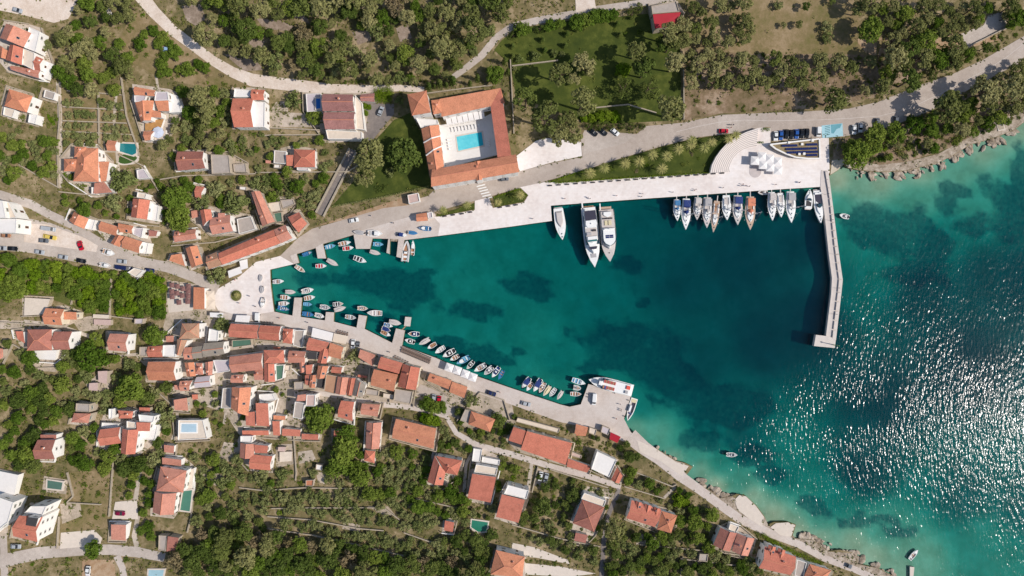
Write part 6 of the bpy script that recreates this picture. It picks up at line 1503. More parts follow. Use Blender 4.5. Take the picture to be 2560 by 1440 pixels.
# round planter on the square
o = thing('round_planter', 'round grassy island on the white square', 'planter', G(590, 739, .1))
prism_px([(590 + 15 * math.cos(a * math.pi / 12), 739 + 15 * math.sin(a * math.pi / 12)) for a in range(24)], hpx(590, 739), hpx(590, 739) + .45, M_KERB, 'kerb', o)
prism_px([(590 + 13.5 * math.cos(a * math.pi / 12), 739 + 13.5 * math.sin(a * math.pi / 12)) for a in range(24)], hpx(590, 739), hpx(590, 739) + .5, M_VEG, 'turf', o)
prism_px(pts("420,706 482,713 482,776 418,782"), hpx(450, 740) - .5, hpx(450, 740) + .5, M_CREAM, 'restaurant_terrace', label='pale raised terrace carrying the brown parasols', category='terrace')
mark(pts("420,706 482,713 482,776 418,782"))
# ramp from the road up to the castle side
rp = thing('stair_ramp', 'long straight stone ramp with parapets climbing from the quay road', 'ramp', G(840, 460))
for a, b, wd, up, m_, nm in (((798, 536), (882, 372), 16, .25, M_DARKASPH, 'tread'), ((789, 531), (873, 370), 4, 1.1, M_STONE, 'parapet'), ((808, 541), (890, 380), 4, 1.1, M_STONE, 'parapet')):
    for t in range(8):
        p = (a[0] + (b[0] - a[0]) * t / 8, a[1] + (b[1] - a[1]) * t / 8); q = (a[0] + (b[0] - a[0]) * (t + 1) / 8, a[1] + (b[1] - a[1]) * (t + 1) / 8)
        z = hpx(*p) + up; prism_px(ribbon([p, q], wd), z - 1.8, z, m_, nm, rp)
mark(ribbon([(798, 536), (882, 372)], 26))
# terrace and garden walls
def wall(path, label, h=1.0, th=.45, mat=None, group='dry stone terrace walls'):
    P = pts(path); o = thing('garden_wall', label, 'wall', G(*P[0]), group=group)
    mb = MB()
    for (a, b) in zip(P, P[1:]):
        n = max(1, int(math.hypot(b[0] - a[0], b[1] - a[1]) / 22))
        for t in range(n):
            p = (a[0] + (b[0] - a[0]) * t / n, a[1] + (b[1] - a[1]) * t / n); q = (a[0] + (b[0] - a[0]) * (t + 1) / n, a[1] + (b[1] - a[1]) * (t + 1) / n)
            A, B2 = G(*p) - o.location, G(*q) - o.location; d = B2 - A; n_ = Vector((-d.y, d.x, 0)).normalized() * th / 2; j = RNG.uniform(-.08, .08)
            bt = [A + n_, B2 + n_, B2 - n_, A - n_]; mb.add([tuple(v - Vector((0, 0, .8))) for v in bt] + [tuple(v + Vector((0, 0, h + j))) for v in bt], [(4, 5, 6, 7), (0, 1, 5, 4), (1, 2, 6, 5), (2, 3, 7, 6), (3, 0, 4, 7)])
    link('masonry', mb.mesh('masonry', mat or M_STONE), o); mark(ribbon(P, 4))
for w_, l in [("148,215 152,300 146,360 148,470", 'long pale wall beside the straight garden path on the left'), ("160,268 310,276 ", 'wall above the second olive row'), ("160,303 318,309", 'wall above the third olive row'), ("162,329 335,338", 'wall above the fourth olive row'), ("248,230 250,360", 'low wall splitting the olive rows'), ("305,195 318,290 345,370 350,390", 'wall along the east side of the olive rows'), ("170,228 305,238", 'wall at the head of the olive garden'),
              ("668,320 800,326", 'wall below the courtyard tree of the mottled house'), ("660,340 690,338 800,338", 'second wall below the mottled house'), ("640,432 870,430 900,412", 'long garden wall below the red hip-roofed house'), ("1276,150 1280,230 1285,335", 'tall wall between castle and garden'), ("1708,175 1709,300", 'east wall of the castle garden'), ("1280,166 1395,152", 'low garden wall crossing the castle lawn'), ("1040,238 1130,226 1230,214", 'wall behind the castle north wing'), ("1490,270 1570,262 1640,283", 'stone bank below the castle garden pines'),
              ("50,412 150,470", 'wall of the path at the left edge'), ("150,480 230,488 300,490", 'wall below the salmon villa garden'), ("225,545 300,558 400,566", 'wall behind the orange roof knot'), ("430,615 540,606 600,590", 'curved wall above the long red house'), ("400,450 460,440 560,438 640,435", 'wall above the hidden red hut'), ("300,388 360,415 400,480", 'wall of the steep path east of the salmon villa'),
              ("180,762 185,735 190,728", 'wall stub in the valley meadow'), ("280,690 276,790 360,800", 'wall on the east side of the meadow strip'), ("0,805 100,812 180,826", 'wall of the track below the ruin'), ("10,910 35,860 60,875", 'broken wall at the left edge of the southwest slope'), ("80,920 140,918 160,925", 'wall of the small terrace on the southwest slope'), ("240,1000 275,925", 'wall beside the terrace of the round dark tree'), ("375,960 430,1010 440,1100", 'garden wall west of the stepped gardens'),
              ("735,1082 742,1180 740,1200", 'tall pale wall dropping through the olive gardens'), ("600,1218 660,1225 760,1218 880,1220", 'first long terrace wall under the village'), ("680,1270 780,1268 960,1268 1000,1298", 'second long terrace wall under the village'), ("670,1290 780,1298 900,1320 960,1325", 'third long terrace wall under the village'), ("670,1320 780,1336 900,1362 1010,1388", 'fourth long terrace wall under the village'), ("1010,1330 1090,1358", 'short terrace wall by the pool hut'), ("1040,1245 1150,1270", 'wall under the red L-shaped house'),
              ("1280,1310 1400,1345 1500,1365", 'wall along the pale yards at the bottom'), ("1345,1165 1330,1230", 'wall of the dirt lot'), ("1375,1172 1450,1196 1520,1218", 'wall along the lower side of the lane'), ("1560,1215 1660,1245", 'wall above the scrap yard garden'), ("1590,1180 1680,1215 1690,1210", 'wall on the inland side of the shore path'), ("1600,1360 1760,1375", 'wall below the long house with cross gables'), ("1700,1395 1840,1412", 'wall in the lower shore gardens'), ("1700,1440 1706,1390", 'short cross wall in the lower shore gardens'), ("1810,1380 1900,1395", 'wall below the two joined sea houses'),
              ("285,1150 275,1290", 'wall beside the small parking bay'), ("488,1165 480,1290 470,1330", 'tall white wall east of the long pink villa'), ("170,1180 185,1240 170,1255 255,1260", 'stone edging of the terraced allotment'), ("150,1290 145,1370", 'wall west of the concrete bay'), ("1150,1040 1200,980 1260,1000 1275,1050", 'curved stone wall round the orange hipped house'), ("1040,970 1032,1010", 'wall between the red block and the drive'), ("2400,85 2412,122 2515,70 2500,30", 'concrete rim of the abandoned platform at the top right')]:
    wall(w_, l)
for i, (x, y, a) in enumerate([(1052, 528, 0)]): pass
# ------------------------------------------------------------------ vegetation
def leaf_cloud(centers, radii, per, size, rng, flat=.6):
    """small leaf faces scattered in clumps"""
    V, F = [], []
    for c, r in zip(centers, radii):
        n = per
        d = rng.normal(size=(n, 3)); d /= np.linalg.norm(d, axis=1)[:, None]; rr = r * rng.uniform(.45, 1.0, (n, 1)) ** .5
        P = np.array(c) + d * rr * np.array([1, 1, flat])
        for p, dd in zip(P, d):
            nrm = dd + rng.normal(size=3) * .55 + np.array([0, 0, .35]); nrm /= np.linalg.norm(nrm)
            a = np.cross(nrm, rng.normal(size=3)); a /= np.linalg.norm(a) + 1e-9; b = np.cross(nrm, a); s = size * rng.uniform(.6, 1.3)
            o = len(V); V += [tuple(p + a * s), tuple(p + b * s * .7), tuple(p - a * s), tuple(p - b * s * .7)]; F.append((o, o + 1, o + 2, o + 3))
    return V, F
def crown_mesh(kind, seed):
    rng = np.random.default_rng(seed); C, R = [], []
    if kind == 'pine':
        n = 30; per, size = 64, .08
        for i in range(n):
            a = rng.uniform(0, 6.283); r = math.sqrt(rng.uniform(0, 1)) * .82; C.append((r * math.cos(a), r * math.sin(a), .55 * (1 - r * r) + rng.uniform(-.18, .16))); R.append(rng.uniform(.17, .30))
    elif kind == 'broad':
        n = 34; per, size = 64, .078
        for i in range(n):
            d = rng.normal(size=3); d /= np.linalg.norm(d); d[2] = abs(d[2]) * 1.0 - .25; r = rng.uniform(.45, .85); C.append(tuple(d * r * np.array([1, 1, .8]))); R.append(rng.uniform(.2, .34))
    elif kind == 'olive':
        n = 20; per, size = 48, .09
        for i in range(n):
            a = rng.uniform(0, 6.283); r = math.sqrt(rng.uniform(0, 1)) * .8; C.append((r * math.cos(a), r * math.sin(a), rng.uniform(-.3, .35) * (1 - r * .5))); R.append(rng.uniform(.18, .34))
    elif kind == 'shrub':
        n = 12; per, size = 34, .1
        for i in range(n):
            a = rng.uniform(0, 6.283); r = math.sqrt(rng.uniform(0, 1)) * .75; C.append((r * math.cos(a), r * math.sin(a), rng.uniform(0, .35))); R.append(rng.uniform(.25, .42))
    elif kind == 'cypress':
        n = 22; per, size = 36, .07
        for i in range(n):
            t = i / n; a = rng.uniform(0, 6.283); w_ = .32 * (1 - t) ** .6 + .06; C.append((w_ * .5 * math.cos(a), w_ * .5 * math.sin(a), t * 2.6)); R.append(w_)
    elif kind == 'clipped':
        C, R = [], []
        for i in range(26):
            d = rng.normal(size=3); d /= np.linalg.norm(d); C.append(tuple(d * .74)); R.append(.28)
        per, size = 46, .06
    V, F = leaf_cloud(C, R, per, size, rng, .75 if kind != 'clipped' else 1.0)
    me = bpy.data.meshes.new('crown'); me.from_pydata(V, [], F); return me
LEAF = dict(pine=leaf_mat('pine_needles', (106, 112, 66), (134, 134, 88), (158, 152, 110)), broad=leaf_mat('broad_leaves', (80, 104, 38), (104, 124, 52), (128, 140, 66)), olive=leaf_mat('olive_leaves', (114, 124, 74), (136, 140, 94), (150, 150, 106)),
            shrub=leaf_mat('shrub_leaves', (96, 116, 46), (118, 126, 64), (132, 128, 80)), cypress=leaf_mat('cypress_leaves', (82, 98, 48), (94, 106, 56), (104, 112, 62)), clipped=leaf_mat('clipped_leaves', (84, 98, 48), (96, 108, 56), (104, 112, 62)),
            bright=leaf_mat('bright_leaves', (96, 124, 30), (112, 136, 38), (122, 140, 48)), dark=leaf_mat('dark_leaves', (80, 96, 46), (98, 112, 58), (118, 126, 70)), palm=leaf_mat('palm_leaves', (162, 156, 104), (172, 164, 112), (150, 150, 96)), dry=leaf_mat('dry_brush', (138, 122, 98), (150, 134, 110), (128, 118, 84)))
BARK = plain('bark', (112, 94, 78), .95, .25, 2.0, bump=.6)
CROWNS = {}
for kd, nv in (('pine', 5), ('broad', 5), ('olive', 4), ('shrub', 4), ('cypress', 2), ('clipped', 2)):
    CROWNS[kd] = []
    for i in range(nv): me = crown_mesh(kd, 100 + i * 7 + len(kd)); me.materials.append(LEAF[kd]); CROWNS[kd].append(me)
def trunk_mesh(h, r, limbs, seed):
    rng = random.Random(seed); mb = MB(); bend = (rng.uniform(-.15, .15), rng.uniform(-.15, .15))
    mid = (bend[0], bend[1], h * .55); top = (bend[0] * 1.5, bend[1] * 1.5, h); mb.tube((0, 0, -.6), mid, r, r * .75, 7); mb.tube(mid, top, r * .75, r * .4, 7)
    for i in range(limbs):
        a = 6.283 * i / limbs + rng.uniform(-.4, .4); z = h * rng.uniform(.5, .8); mb.tube((mid[0], mid[1], z), (.62 * math.cos(a), .62 * math.sin(a), h + rng.uniform(.0, .35)), r * .42, r * .12, 5)
    return mb.mesh('trunk', BARK)
TRUNK = {k: [trunk_mesh(1.0, r, l, s) for s in (1, 2, 3)] for k, r, l in (('tall', .09, 6), ('short', .11, 4))}
TREES = []
KIND = dict(bare=('withered_tree', 'olive', 'tall', .9), pine=('pine_tree', 'pine', 'tall', 1.25), broad=('broadleaf_tree', 'broad', 'tall', .95), dark=('evergreen_tree', 'broad', 'tall', .95), bright=('young_tree', 'broad', 'tall', .8), olive=('olive_tree', 'olive', 'short', .62), clip=('clipped_tree', 'clipped', 'short', .9), shrub=('shrub', 'shrub', None, 0))
TR = random.Random(42)
def tree(px, py, rpx, kind, label, group=None, hs=1.0):
    """px,py,rpx: the crown as seen; its foot is found under it"""
    nm, cm, tk, hk = KIND[kind]; r = rpx * PXM; h = hs * hk * r if tk else 0
    g0 = hpx(px, py); c = W(px, py, g0 + h); base = Vector((c.x, c.y, hpx(*topx(c.x, c.y, g0))))
    o = thing(nm, label, 'tree' if tk else 'shrub', base, TR.uniform(0, 6.28), group)
    s = r / .98
    cr = link('crown', TR.choice(CROWNS[cm]), o, (0, 0, h), None, (s * TR.uniform(.92, 1.08), s * TR.uniform(.92, 1.08), s * (TR.uniform(.8, 1.0) if kind != 'clip' else 1)))
    if kind == 'bare': swapmat(cr, 0, LEAF['dry'])
    if kind in ('dark', 'bright'): swapmat(cr, 0, LEAF[kind])
    elif kind == 'shrub' and TR.random() < .3: swapmat(cr, 0, LEAF[TR.choice(['olive', 'bright', 'dry', 'dark'])])
    elif kind == 'pine' and TR.random() < .12: swapmat(cr, 0, LEAF['dark'])
    if tk: link('trunk', TR.choice(TRUNK[tk]), o, None, None, (s, s, max(.3, h)))
    else: link('stem', TRUNK['short'][0], o, None, None, (s * .5, s * .5, s * .3))
    TREES.append((px, py, rpx)); return o
def T_(tile, items, kind, label, group=None, hs=1.0):
    for it in items.split():
        x, y, r = map(float, it.split(',')); px, py = tz(tile, x, y); tree(px, py, r * (1 if tile == 'gg' else .25), kind, label, group, hs)
# castle garden and its surroundings
T_('20', "135,990,118 350,1170,165 700,1020,145 490,740,120 1580,1080,150 1240,505,100 1630,620,105 1560,330,110 1330,690,105 1590,440,90 1490,450,80", 'pine', 'tall grey-green pine in the castle garden', 'pines in the castle garden', 1.9)
T_('20', "1110,885,98 1390,885,112", 'clip', 'broad round-clipped pine beside the long garden shadow', 'round pines in the castle garden', 1.6)
T_('20', "710,650,125 780,720,70 620,800,70", 'pine', 'brownish feathery tree in the middle of the castle lawn', 'feathery trees on the castle lawn', .9)
T_('20', "1110,705,85", 'bright', 'bright yellow-green tree on the shaded castle lawn', None, 1.2)
T_('20', "100,300,88 380,250,70 480,240,55 660,225,85 740,190,80 830,170,85 920,155,80 1005,140,62", 'broad', 'dense green hedge tree along the upper lane', 'hedge trees along the upper lane', .7)
T_('20', "280,285,48 1255,80,55 1205,135,58 20,350,50", 'clip', 'rounded tree at the rim of the castle lawn', 'rounded trees at the lawn rim', .9)
T_('20', "770,1268,44 868,1260,44 980,1260,44 1090,1250,44 1190,1264,42 1300,1268,40", 'clip', 'small ball-clipped tree above the parked cars', 'ball-clipped trees by the parking', 1.0)
T_('20', "560,1200,95 600,1330,110 480,1350,120", 'pine', 'grey-green pine at the castle forecourt', 'pines at the castle forecourt', 1.0)
T_('20', "80,590,48 230,550,60 420,530,48 500,545,34 25,680,26", 'olive', 'small silvery shrub-tree on the castle lawn edge', 'silvery trees on the castle lawn edge')
T_('20', "720,1190,45 800,1180,50 880,1160,60 960,1160,60 1040,1170,60", 'bright', 'bright green hedge bush above the clipped trees', 'bright hedge by the parking', .5)
def topiary(px, py, r):
    base = G(px, py, .1); o = thing('topiary_cone', 'small pointed clipped bush casting a long shadow on the lawn', 'bush', base, 0, 'pointed clipped bushes on the castle lawn')
    link('foliage', CROWNS['cypress'][0], o, (0, 0, .3), None, (r * 2.6, r * 2.6, 1.25)); link('stem', TRUNK['short'][0], o, None, None, (.5, .5, .6)); 
for x, y in pts("545,352 300,408 530,465 325,510 1045,252 1075,356 5,470 5,570"): topiary(*tz('20', x, y), 1.1)
for x, y, s in pts("1075,222,1.5 1088,220,.9 1102,216,1.7 1118,217,1.1 1135,210,1.9 1195,200,1.3 1176,213,1.1 1262,160,1.4 1270,185,1.2"):
    base = G(x, y); o = thing('cypress_tree', 'slim upright cypress behind the castle north wing', 'tree', base, 0, 'cypresses behind the castle'); link('crown', CROWNS['cypress'][1], o, (0, 0, .4), None, (s * 2.2, s * 2.2, s * 2.2)); link('trunk', TRUNK['tall'][0], o, None, None, (1.5, 1.5, 2.0))
# lawn west of the castle
T_('11', "1150,110,160", 'pine', 'very broad pale pine at the head of the west castle lawn', None, .9)
T_('11', "1490,120,185", 'dark', 'huge dark evergreen against the castle west wing', None, .9)
T_('11', "1080,330,110", 'pine', 'pale spreading pine on the west castle lawn', None, .9)
T_('11', "1340,280,58", 'olive', 'brownish feathery shrub tree on the west castle lawn')
T_('11', "680,240,65", 'olive', 'pale tree at the corner of the sunken court')
T_('10', "370,1000,105", 'olive', 'yellowish courtyard tree west of the mottled roof'); T_('10', "580,1170,75", 'broad', 'round green tree under the blue pool terrace'); T_('10', "1430,1010,50", 'olive', 'pale tree at the corner of the ivy roof'); T_('10', "1090,1060,32 1130,1070,30 1100,1130,30", 'bright', 'bright green bush beside the driveway wall', 'bushes beside the driveway')
T_('10', "2390,740,100", 'broad', 'dark round tree north of the castle', None, 1.0)
# palms
PF = MB(); prng = random.Random(3)
for i in range(22):
    a = 6.283 * i / 22 + prng.uniform(-.1, .1); el = prng.uniform(-.1, .9); L = prng.uniform(.85, 1.05); prev = None
    for k in range(5):
        t = k / 4; r = L * t; z = .55 * math.sin(el) * t * 1.2 - .55 * t * t + .05; w_ = .07 * math.sin(math.pi * min(.98, .12 + t * .86))
        c = Vector((r * math.cos(a), r * math.sin(a), z)); sd = Vector((-math.sin(a), math.cos(a), 0)) * w_; cur = (c + sd - Vector((0, 0, .03)), c, c - sd - Vector((0, 0, .03)))
        if prev: PF.add([*prev, *cur], [(0, 1, 4, 3), (1, 2, 5, 4)])
        prev = cur
PF = PF.mesh('fronds', LEAF['palm']); PT = MB().tube((0, 0, -.4), (.05, 0, 1), .11, .07, 8).tube((.05, 0, .96), (.05, 0, 1.06), .13, .1, 8).mesh('trunk', BARK)
def palm(px, py, r=13, h=5.2, lab='feathery palm standing on the green park lawn', grp='palms in the promenade park'):
    g0 = hpx(px, py); c = W(px, py, g0 + h); o = thing('palm_tree', lab, 'tree', (c.x, c.y, g0), TR.uniform(0, 6), grp); s = r * PXM; link('fronds', PF, o, (0, 0, h), None, (s, s, s)); link('trunk', PT, o, None, None, (1.6, 1.6, h))
for x, y in pts("780,290 920,240 1130,195 1275,175 1405,105 1550,120 1665,50 1925,35 1500,245 1790,0"): palm(*tz('21', x, y), 17)
for x, y in pts("1800,1400 2000,1420 2170,1390 2240,1350"): palm(*tz('20', x, y), 15)
for x, y in pts("1870,660 2110,610"): palm(*tz('11', x, y), 13, 5.0, 'palm in the narrow flower bed beside the kiosk', 'palms in the west flower bed')
palm(*tz('11', 2420, 580), 12, 5.0, 'palm at the west end of the diamond flower bed'); palm(*tz('21', 80, 510), 14, 5.0, 'palm at the east end of the diamond flower bed'); palm(591, 738, 9, 2.6, 'small palm on the round island of the square', None)
T_('21', "1790,98,28 1860,150,24 1410,235,22 1710,200,30 1920,205,28 1000,250,36 1240,270,26 1150,265,22 1520,260,34 1350,220,26", 'shrub', 'low shrub on the promenade park lawn', 'low shrubs in the promenade park')
# village and hillside single trees
T_('02', "1545,465,118", 'broad', 'round dark tree beside the pink gabled house', None, .9); T_('02', "1320,990,165", 'broad', 'broad green tree left of the stepped gardens', None, .9); T_('02', "910,690,150 950,530,80", 'broad', 'dense tree below the brown hipped house', 'trees below the brown hipped house', .9); T_('02', "1650,1290,115", 'olive', 'pale round tree above the villa with roof pool')
T_('02', "2200,370,95", 'olive', 'pale tree squeezed behind the white flat house'); T_('12', "975,680,78", 'olive', 'pale leafy tree on the south quay beside the white car'); T_('01', "2160,1310,105", 'olive', 'round grey-green tree at the edge of the square'); T_('01', "1210,350,150", 'olive', 'broad pale tree below the kidney pool')
T_('01', "1760,560,150 1790,740,140", 'broad', 'tall green trees west of the hidden red hut', 'trees west of the hidden hut', .9); T_('01', "2150,440,100 2010,580,95 2370,590,125", 'olive', 'grey-green tree around the hidden red hut', 'trees around the hidden hut')
T_('01', "850,655,85", 'broad', 'round green tree above the small orange gabled house'); T_('01', "1130,600,105", 'olive', 'grey tree at the west wall of the notched red house')
T_('13', "420,140,10 880,200,150 900,60,120 1040,450,110 820,330,130", 'broad', 'dense tree in the garden below the village lane', 'garden trees below the lane', .8); T_('12', "640,1300,150 560,1230,80", 'broad', 'dark green tree beside the red roof above the lane', 'trees beside the red roof', .8); T_('12', "1700,1150,80 1780,1190,80 1860,1200,70", 'broad', 'bush-like tree round the drive with the red car', 'trees round the drive', .6)
T_('12', "1740,1330,85 1680,1300,60 1800,1340,60", 'bright', 'vivid green vine-covered pergola roof', 'vine pergola', .6); T_('12', "2430,1330,90 2030,1240,50", 'dark', 'dark tree inside the curved stone wall', 'trees inside the curved wall', .9); T_('12', "2150,1120,80", 'olive', 'pale bush at the top of the curved wall yard')
T_('23', "1020,960,125", 'pine', 'brownish pine beside the long house with cross gables', None, .9); T_('23', "620,640,80 310,740,110", 'dark', 'dark tree on the dirt lot', 'dark trees on the dirt lot', .8); T_('23', "1830,910,100 1990,830,80 1680,900,70", 'broad', 'green tree in the shore garden', 'trees in the shore garden', .8); T_('23', "1670,690,85 1730,700,50", 'bright', 'bright green vine plot by the shore path', 'vine plot by the path', .4); T_('23', "1150,120,45 1170,250,60 1240,240,50", 'dark', 'dark tree at the shore booth', 'trees at the shore booth', 1.0); T_('23', "1160,480,55 1200,400,60", 'broad', 'green bush near the small hipped cottage', 'bushes near the hipped cottage', .6)
T_('03', "940,1180,100", 'broad', 'single round tree at the lower lane', None, .9)
T_('00', "460,450,60", 'olive', 'pale tree against the pink villa terrace'); T_('00', "2010,1000,150 2060,1120,120", 'pine', 'tall pine between the two red-roofed houses', 'pines between the houses', 1.3)
for row in ("660,1030,45 750,1020,45 800,1030,40 1010,1020,50 1090,1050,55 1190,1060,45", "680,1150,45 770,1140,50 860,1140,55 930,1150,40 1060,1170,45 1130,1160,40 1210,1160,45", "670,1255,40 760,1250,45 820,1260,45 890,1250,40 1060,1270,45 1150,1280,50 1240,1290,50", "660,1340,45 750,1350,50 830,1370,50 920,1360,60 1070,1370,55 1160,1370,50 1260,1370,45 780,1430,50 900,1430,55 660,1430,45 1100,1440,50"):
    T_('00', row, 'olive', 'small olive tree in the walled terraces on the left', 'olives in the walled terraces')
T_('30', "700,620,95 300,690,100 650,1010,135 980,900,70 830,680,80 1020,620,70 60,590,80", 'pine', 'rounded pine on the dry slope above the coast road', 'pines above the coast road', 1.1); T_('30', "1780,1070,160 2170,900,150 2440,880,150 2480,720,90 2200,1060,90 2520,640,60", 'pine', 'pine on the shore side of the coast road', 'pines on the shore side', 1.1)
T_('30', "1080,1330,120 1280,1330,110 1480,1240,100 1620,1300,90 1800,1290,80 1960,1180,70", 'broad', 'shrubby tree on the rocky shore below the road', 'shrubby shore trees', .8); T_('31', "900,90,150 830,30,90 1050,40,100", 'broad', 'dark bushy tree above the small beach', 'trees above the beach', .8); T_('30', "590,270,75 600,380,60", 'olive', 'small tree in the middle of the brown field', 'trees in the brown field')
# filled woods
def wood(poly, kinds, label, group, n, r0, r1, sep=.75, hs=1.0, tries=40):
    P = pts(poly); xs = [p[0] for p in P]; ys = [p[1] for p in P]; done = 0
    for _ in range(n * tries):
        if done >= n: break
        x, y = TR.uniform(min(xs), max(xs)), TR.uniform(min(ys), max(ys)); r = TR.uniform(r0, r1)
        if not inpoly(np.array([[x, y]]), P)[0]: continue
        ok = True
        for k in range(9):
            q = (x, y) if k == 8 else (x + r * .6 * math.cos(k * .785), y + r * .6 * math.sin(k * .785)); i, j = int(q[0] / 2), int(q[1] / 2)
            if 0 <= i < 1280 and 0 <= j < 720 and EX[j, i]: ok = False; break
        if not ok or any((x - a) ** 2 + (y - b) ** 2 < ((r + c) * sep) ** 2 for a, b, c in TREES): continue
        k = TR.choices([a for a, _ in kinds], [b for _, b in kinds])[0]; tree(x, y, r, k, label[k] if isinstance(label, dict) else label, group + ' ' + KIND[k][0].replace('_', ' ') + 's', hs); done += 1
wood("452,-5 480,60 560,140 640,188 800,205 1015,210 1135,192 1190,140 1250,75 1275,-5", [('pine', 8), ('broad', 1), ('dark', 2), ('olive', 1), ('bare', .5)], {'pine': 'grey-green pine in the big north wood', 'broad': 'greener tree among the pines of the north wood', 'dark': 'darker evergreen among the pines of the north wood', 'olive': 'paler low tree among the pines of the north wood', 'bare': 'brown withered tree among the pines of the north wood'}, 'north wood', 105, 12, 36, .66, 1.3)
wood("200,-5 345,-5 330,60 318,100 330,190 300,232 150,226 132,110 190,55", [('pine', 5), ('broad', 3)], {'pine': 'olive-green pine in the wood right of the pink villa', 'broad': 'bright tree in the wood right of the pink villa'}, 'west wood', 34, 14, 24, .66)
wood("1690,60 1740,60 1760,120 1870,150 2050,150 2060,210 1900,215 1720,235 1700,120", [('pine', 1)], 'dark rounded pine on the slope right of the castle garden', 'slope', 26, 15, 25, .72, 1.1)
wood("1740,0 1880,0 1880,100 1740,120 1700,60", [('pine', 1)], 'pine on the upper brown field', 'upper field', 14, 14, 24, .72, 1.1)
wood("2140,0 2560,0 2560,50 2480,130 2300,200 2180,225 2230,120 2150,70", [('pine', 3), ('broad', 1)], {'pine': 'dark pine in the top right wood', 'broad': 'shadowy tree in the top right wood'}, 'top right', 44, 13, 34, .66, 1.3)
wood("2270,280 2420,215 2560,165 2560,280 2480,300 2380,330 2290,345", [('pine', 2), ('broad', 1)], {'pine': 'pine on the wooded shore bank', 'broad': 'leafy tree on the wooded shore bank'}, 'shore bank', 26, 14, 22, .66)
wood("0,640 80,652 200,672 300,690 415,690 415,790 290,780 200,770 180,720 0,740", [('broad', 3), ('bright', 2)], {'broad': 'green tree in the overgrown valley below the car park', 'bright': 'fresh green tree in the overgrown valley below the car park'}, 'valley', 62, 12, 22, .6, .7)
wood("330,70 430,75 470,110 340,120", [('broad', 1)], 'green thicket on the dry clearing', 'clearing', 6, 12, 18, .6, .6); wood("380,130 520,130 520,190 400,185", [('broad', 1)], 'rich green thicket beside the pale blue car', 'clearing thicket', 9, 12, 20, .6, .6)
wood("0,340 145,345 145,460 60,440 0,470", [('olive', 1), ('broad', 2)], {'olive': 'olive on the slope at the left edge', 'broad': 'leafy tree on the slope at the left edge'}, 'left slope', 24, 12, 20, .68, .8)
wood("445,225 580,230 580,440 460,430 370,350 440,300", [('pine', 1), ('broad', 2), ('olive', 1)], {'pine': 'pine between the villas under the track', 'broad': 'garden tree between the villas under the track', 'olive': 'olive between the villas under the track'}, 'villa gardens', 26, 12, 20, .7)
wood("580,330 880,330 880,430 560,430", [('broad', 1), ('olive', 2)], {'olive': 'olive in the gardens below the mottled roof', 'broad': 'garden tree below the mottled roof'}, 'upper gardens', 18, 9, 15, .75)
wood("400,440 870,440 790,540 700,520 640,560 500,520 400,560", [('broad', 2), ('olive', 2)], {'olive': 'olive in the gardens above the long red house', 'broad': 'leafy tree in the gardens above the long red house'}, 'mid gardens', 34, 11, 20, .7, .85)
wood("0,840 150,880 350,880 440,1000 440,1160 300,1180 150,1160 0,1180", [('broad', 3), ('dark', 2), ('olive', 2)], {'broad': 'tree in the southwest hillside woods', 'dark': 'dark tree in the southwest hillside woods', 'olive': 'pale tree in the southwest hillside woods'}, 'southwest slope', 84, 12, 24, .62, .85)
wood("330,1170 390,1180 380,1350 340,1370 320,1270", [('broad', 1)], 'garden tree beside the long pink villa', 'villa side', 12, 11, 18, .66, .8)
wood("480,1140 640,1150 740,1200 900,1130 1060,1130 1080,1220 1190,1230 1160,1300 980,1260 880,1215 740,1215 600,1215 500,1250", [('broad', 2), ('olive', 2)], {'broad': 'leafy tree in the gardens under the village', 'olive': 'olive in the gardens under the village'}, 'lower gardens', 70, 11, 23, .6, .8)
wood("600,1180 760,1225 900,1225 1180,1250 1200,1310 1010,1320 760,1290 600,1290", [('olive', 1)], 'olive on the terraces under the village', 'terraces', 60, 10, 18, .64)
wood("680,1300 900,1325 1100,1360 1180,1400 1000,1390 780,1340", [('olive', 1)], 'olive on the lowest terraces', 'low terraces', 30, 10, 18, .64)
wood("420,1370 500,1330 660,1330 800,1350 1010,1400 1220,1400 1220,1440 400,1440", [('dark', 4), ('pine', 2), ('broad', 1), ('bare', 1)], {'dark': 'dark crowded tree in the bottom wood', 'pine': 'pine in the bottom wood', 'broad': 'greener tree in the bottom wood', 'bare': 'withered tree in the bottom wood'}, 'bottom wood', 66, 16, 31, .58, 1.1)
wood("1100,1340 1230,1330 1230,1400 1100,1400", [('dark', 1)], 'dark tree beside the pale stepped yards', 'yard side', 10, 12, 20, .64)
wood("500,1240 640,1240 660,1330 480,1340", [('olive', 1), ('dark', 1)], {'olive': 'grey scrub tree on the dry slope', 'dark': 'dark tree on the dry slope'}, 'dry slope', 10, 10, 18, .8)
wood("1280,1300 1500,1360 1500,1440 1480,1400 1330,1350", [('olive', 1), ('dark', 1)], {'olive': 'olive in the yards at the bottom', 'dark': 'dark tree in the yards at the bottom'}, 'bottom yards', 16, 10, 17, .74)
wood("1515,1350 1700,1330 1900,1400 1900,1440 1515,1440", [('olive', 1), ('dark', 2), ('broad', 1)], {'olive': 'olive in the lower shore gardens', 'dark': 'dark tree in the lower shore gardens', 'broad': 'green tree in the lower shore gardens'}, 'lower shore', 60, 10, 22, .62, .95)
wood("1560,1200 1700,1220 1780,1290 1760,1340 1690,1330 1660,1260", [('broad', 1), ('olive', 1)], {'olive': 'olive behind the shore path', 'broad': 'green tree behind the shore path'}, 'shore path', 16, 9, 16, .74)
wood("560,960 780,980 800,1090 700,1100 500,1090 440,980", [('broad', 1), ('olive', 1)], {'olive': 'small olive between the village roofs', 'broad': 'small garden tree between the village roofs'}, 'village gardens', 20, 6, 12, .8, .8)
wood("0,200 140,290 150,340 0,320", [('shrub', 1)], 'garden bush at the left edge villas', 'left villas', 10, 6, 12, .8)
